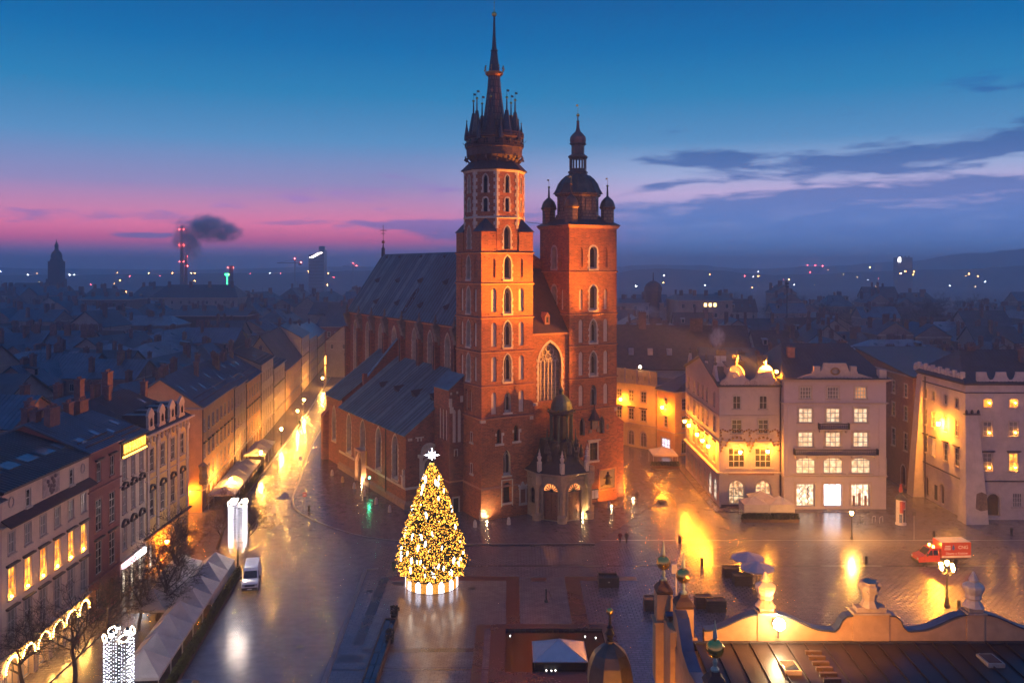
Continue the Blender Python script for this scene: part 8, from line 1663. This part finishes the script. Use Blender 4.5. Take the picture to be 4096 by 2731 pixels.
# power station chimneys and their plume
REDL = emit('red warning light', (1., .06, .05), 120.); PSC = mat('distant concrete', (.12, .1, .1), .9)
def stack(label, px, pyt, Y, r, lights, base_r=None):
    t = thing('smoke_stack', label, 'chimney', ((px-CX)*Y/F, Y, 0)); zt = zat(pyt, Y); mb = MB(); mb.lathe([(base_r or r*1.8, 0), (r, zt), (r*1.15, zt), (r*1.1, zt+.6)], 12); mb.build('shaft', PSC, t)
    for py in lights:
        for s in (-1, 1): mb = MB(); mb.ball((s*r*1.7, -r, zat(py, Y)), max(.2, .5*Y/1700), 6); mb.build('warning_light', REDL, t)
stack('tall hazy power station chimney with red warning lights', 728, 905, 800, 1.2, (918, 980, 1046)); stack('shorter hazy power station chimney with red warning lights', 744, 1020, 820, 1.1, (1026, 1064)); stack('slim hazy chimney with red lights right of the palace', 925, 1066, 700, 1.4, (1071,))
mm = thing('telecom_mast', 'dark telecom mast rising over the park trees', 'mast', ((3148-CX)*430/F, 430, 0)); mb = MB(); mb.tube((0, 0, 0), (0, 0, zat(1120, 430)), .35, .2, 5); [mb.box(-.7, .7, -.7, .7, zat(1130+q*12, 430)-1, zat(1130+q*12, 430)) for q in range(2)]; mb.build('mast', IRON, mm)
def crane(label, px, pyt, Y, L):
    t = thing('tower_crane', label, 'crane', ((px-CX)*Y/F, Y, 0)); z = zat(pyt, Y); mb = MB(); mb.tube((0, 0, 0), (0, 0, z+5), .9, .7, 4); mb.build('mast', PSC, t); mb = MB(); mb.tube((-L, 0, z), (L*.35, 0, z), .6, n=4); mb.tube((-L*.9, 0, z+.6), (0, 0, z+5), .2, n=3); mb.tube((L*.3, 0, z+.6), (0, 0, z+5), .2, n=3); mb.box(L*.2, L*.35, -1, 1, z-3, z); mb.build('jib', PSC, t)
    for x, zz in ((0, z+5.6), (L*.35, z+1)): mb = MB(); mb.ball((x, -1, zz), .5, 6); mb.build('warning_light', REDL, t)
crane('hazy tower crane left of the slanted tower', 1180, 1052, 1150, 24); crane('very faint tower crane beyond the church roof', 1412, 1065, 1500, 18)
# lit block on the right skyline
lb = block('lit_block', 'far hazy block with a white glowing sign on the right skyline', 3590, 3650, 1028, 1300, 14, TW[2], ROOFD, .8); mb = MB(); mb.box(1, 4.5, -.4, -.05, zat(1048, 1300), zat(1030, 1300)); mb.build('glowing_sign', emit('white sign', (1., .95, .9), 16.), lb)
# hills
def hill(name, pts, Y, D):
    mb = MB(); n = len(pts)
    for (x0, h0), (x1, h1) in zip(pts, pts[1:]):
        mb.add([((x0-CX)*Y/F, Y-D, -.25), ((x1-CX)*Y/F, Y-D, -.25), ((x1-CX)*Y/F, Y, zat(h1, Y)), ((x0-CX)*Y/F, Y, zat(h0, Y)), ((x0-CX)*Y/F, Y+D, -.25), ((x1-CX)*Y/F, Y+D, -.25)], [(0, 1, 2, 3), (3, 2, 5, 4)])
    struct(mb.build(name, mat('wooded hill', (.022, .028, .026), .95, var=.5, scale=.02)))
def ridge(pts, n=6):
    out = []
    for (a, b), (c, d) in zip(pts, pts[1:]):
        for k in range(n): t = k/n; out.append((a+(c-a)*t, b+(d-b)*(3*t*t-2*t**3)+rr.uniform(-2.5, 2.5)))
    return out+[pts[-1]]
hill('hills', ridge([(-900, 1085), (0, 1072), (700, 1078), (1500, 1065), (2200, 1070), (2450, 1066), (2560, 1060), (2800, 1062), (3000, 1076), (3300, 1064), (3600, 1048), (3900, 1012), (4096, 996), (4600, 985), (5200, 1040)]), 3000, 500)
hill('hills', ridge([(-300, 1104), (500, 1096), (1100, 1092), (1450, 1082), (1600, 1092), (2400, 1096), (2600, 1076), (2800, 1078), (3100, 1100), (3700, 1080), (4400, 1050), (5200, 1070)]), 1900, 260)
# park trees on the right, and a few on the left
for k in range(64):
    Y = rr.uniform(330, 620); px = rr.uniform(2860, 4150) if k < 54 else rr.uniform(150, 1350)
    x = (px-CX)*Y/F
    if any((x-a)**2+(Y-b)**2 < c*c for a, b, c in SPECIAL): continue
    v = k % 3; t = thing('park_tree', 'hazy bare tree of the park ring beyond the rooftops', 'tree', (x, Y, 0), rr.uniform(0, 6), 'park trees'); s = rr.uniform(1.9, 2.9); t.scale = (s*1.15, s*1.15, s); obj('trunk', TV[v][0], t); obj('crown', TV[v][1], t)
# scattered street and window lights of the far town (beyond counting)
mb = MB(); cols = 3
def dot(px, py, Y, s, mi):
    c = P(px, py, Y); mb.add([c+Vector(v)*s for v in ((1, 0, 0), (-1, 0, 0), (0, 1, 0), (0, -1, 0), (0, 0, 1), (0, 0, -1))], [(0, 2, 4), (2, 1, 4), (1, 3, 4), (3, 0, 4), (2, 0, 5), (1, 2, 5), (3, 1, 5), (0, 3, 5)], mi)
for k in range(50):
    right = rr.random() < .6; px = rr.uniform(2480, 4090) if right else rr.uniform(0, 1420); Y = rr.uniform(600, 1500); py = rr.uniform(1078, 1150) if right else rr.uniform(1082, 1140)
    if zat(py, Y) < 3: py = YH+(H-4)*F/Y
    dot(px, py, Y, Y*.00026*rr.choice((.7, 1., 1.5)), rr.choice((0, 0, 0, 1, 1, 2)))
for px, py, mi in ((112, 1100, 1), (297, 1100, 1), (278, 1099, 1), (413, 1162, 1), (432, 1163, 1), (595, 1093, 0), (690, 1092, 0), (765, 1092, 0), (780, 1092, 0), (505, 1167, 0), (1310, 1140, 0), (3600, 1095, 0), (3620, 1085, 0), (3480, 1070, 0), (3230, 1060, 2), (3260, 1062, 2), (3290, 1064, 2), (3155, 1118, 0), (3010, 1150, 0), (3545, 1248, 0), (3560, 1255, 0), (3775, 1245, 0), (3820, 1290, 1)): dot(px, py, 800, .34, mi)
stuff(mb.build('distant_lights', [emit('far sodium light', (1., .42, .10), 60.), emit('far white light', (.9, .95, 1.), 60.), emit('far red light', (1., .08, .1), 60.)]))
bpy.data.objects['distant_lights']['label'] = 'scattered orange and white lights of the hazy town'; bpy.data.objects['distant_lights']['category'] = 'lights'
for c, cl, px in (((.05, 1., .3), 'green', 908), ((1., .7, .1), 'yellow', 922)):
    t = P(px, 1098, 900); mb = MB(); mb.box(t.x-2.2, t.x+2.2, t.y-.2, t.y, t.z-1, t.z+1); mb.box(t.x-.3, t.x+.3, t.y, t.y+.4, 0, t.z); tag(mb.build('roof_sign', emit('far sign '+cl, c, 6.)), cl+' glowing sign far off beside the slim chimney', 'sign')
# ================================================================== SMOKE
def smoke_mat(name, dens, col=(.75, .75, .78), scale=1.5):
    m = bpy.data.materials.new(name); m.use_nodes = True; nt = m.node_tree; nt.nodes.clear(); g = NG(nt); out = g.n('ShaderNodeOutputMaterial'); pv = g.n('ShaderNodeVolumePrincipled'); pv.inputs['Color'].default_value = (*col, 1)
    tc = g.n('ShaderNodeTexCoord'); ob = tc.outputs['Object']; ln = g.n('ShaderNodeVectorMath', operation='LENGTH'); g.put(ln.inputs[0], ob); fall = g.step(ln.outputs['Value'], .45, 1., 1., 0.)
    n = g.noise(ob, scale, 3., .6, .3); d = g.m('MULTIPLY', g.m('MULTIPLY', g.step(n, .40, .58), fall), dens); nt.links.new(d, pv.inputs['Density']); nt.links.new(pv.outputs[0], out.inputs['Volume']); return m
def puff(label, c, size, m, rz=0., name='smoke_plume', tilt=0., group=None):
    mb = MB(); mb.ball((0, 0, 0), 1., 16); o = mb.build(name, m, None, c, rz); o.scale = size; o.rotation_euler = (0, tilt, rz); tag(o, label, 'smoke', group); o['kind'] = 'stuff'; return o
SM1 = smoke_mat('power station smoke', .2, (.92, .93, .97), 1.9); SM2 = smoke_mat('chimney steam', .55, (.85, .85, .85), 1.7)
for px, py, rx, rz_ in ((770, 920, 40, 24), (850, 915, 44, 27), (905, 930, 34, 19), (735, 960, 26, 22), (765, 990, 20, 26), (820, 890, 30, 18)): puff('big dark smoke cloud over the power station chimney', P(px, py, 800), (rx*.56, 12, rz_*.58), SM1, name='smoke_cloud', group='power station smoke')
puff('steam lit orange over the corner house roof', P(2868, 1348, 152), (1.7, 1.5, 2.3), SM2); puff('pale steam drifting from a chimney right of the church', P(2590, 1240, 300), (7, 3, 2.6), smoke_mat('drifting steam', .16), tilt=.3); puff('thin steam from a far chimney over the park', P(3010, 1150, 400), (2.2, 2, 5), smoke_mat('thin steam', .14), tilt=-.4)
# ================================================================== FLOODLIGHT AND FILL BEAMS (tower lamps stand on the roof; the parapet fill is added)
def beam(loc, aim, e, col=SODIUM, spot=40, blend=.6, r=.25): l = lamp('flood_or_fill_beam', loc, e, col, r, None, 'SPOT', aim, spot, blend); return l
beam((43.4, 144.3, 22.9), chp(3.0, 0, 37.), 800000, SODIUM, 17, 1.)
beam((43.4, 144.3, 22.9), chp(9, 0, 29.), 300000, SODIUM, 46, 1.)
beam((43.3, 144.2, 22.9), chp(21.5, 0, 41.5), 340000, SODIUM, 42, .9)
beam((16.55, 49.6, 20.2), (17.5, 56, 18.3), 4300, (1., .36, .05), 150, .6)  # added fill: no fixture here, lights parapet and finials from in front
# ================================================================== HAZE
hz = MB(); hz.box(-4300, 4300, -260, 5300, -1.3, 88); ho = hz.build('haze', None) if False else None
me = hz.mesh('haze', bpy.data.materials.new('haze air')); ho = obj('haze', me); ho['kind'] = 'stuff'; ho['label'] = 'thin blue haze over the town'; ho['category'] = 'haze'
m = me.materials[0]; m.use_nodes = True; nt = m.node_tree; nt.nodes.clear(); g = NG(nt); out = g.n('ShaderNodeOutputMaterial'); pv = g.n('ShaderNodeVolumePrincipled'); pv.inputs['Color'].default_value = (.78, .87, .98, 1); pv.inputs['Density'].default_value = .00062; pv.inputs['Anisotropy'].default_value = .5; nt.links.new(pv.outputs[0], out.inputs['Volume'])
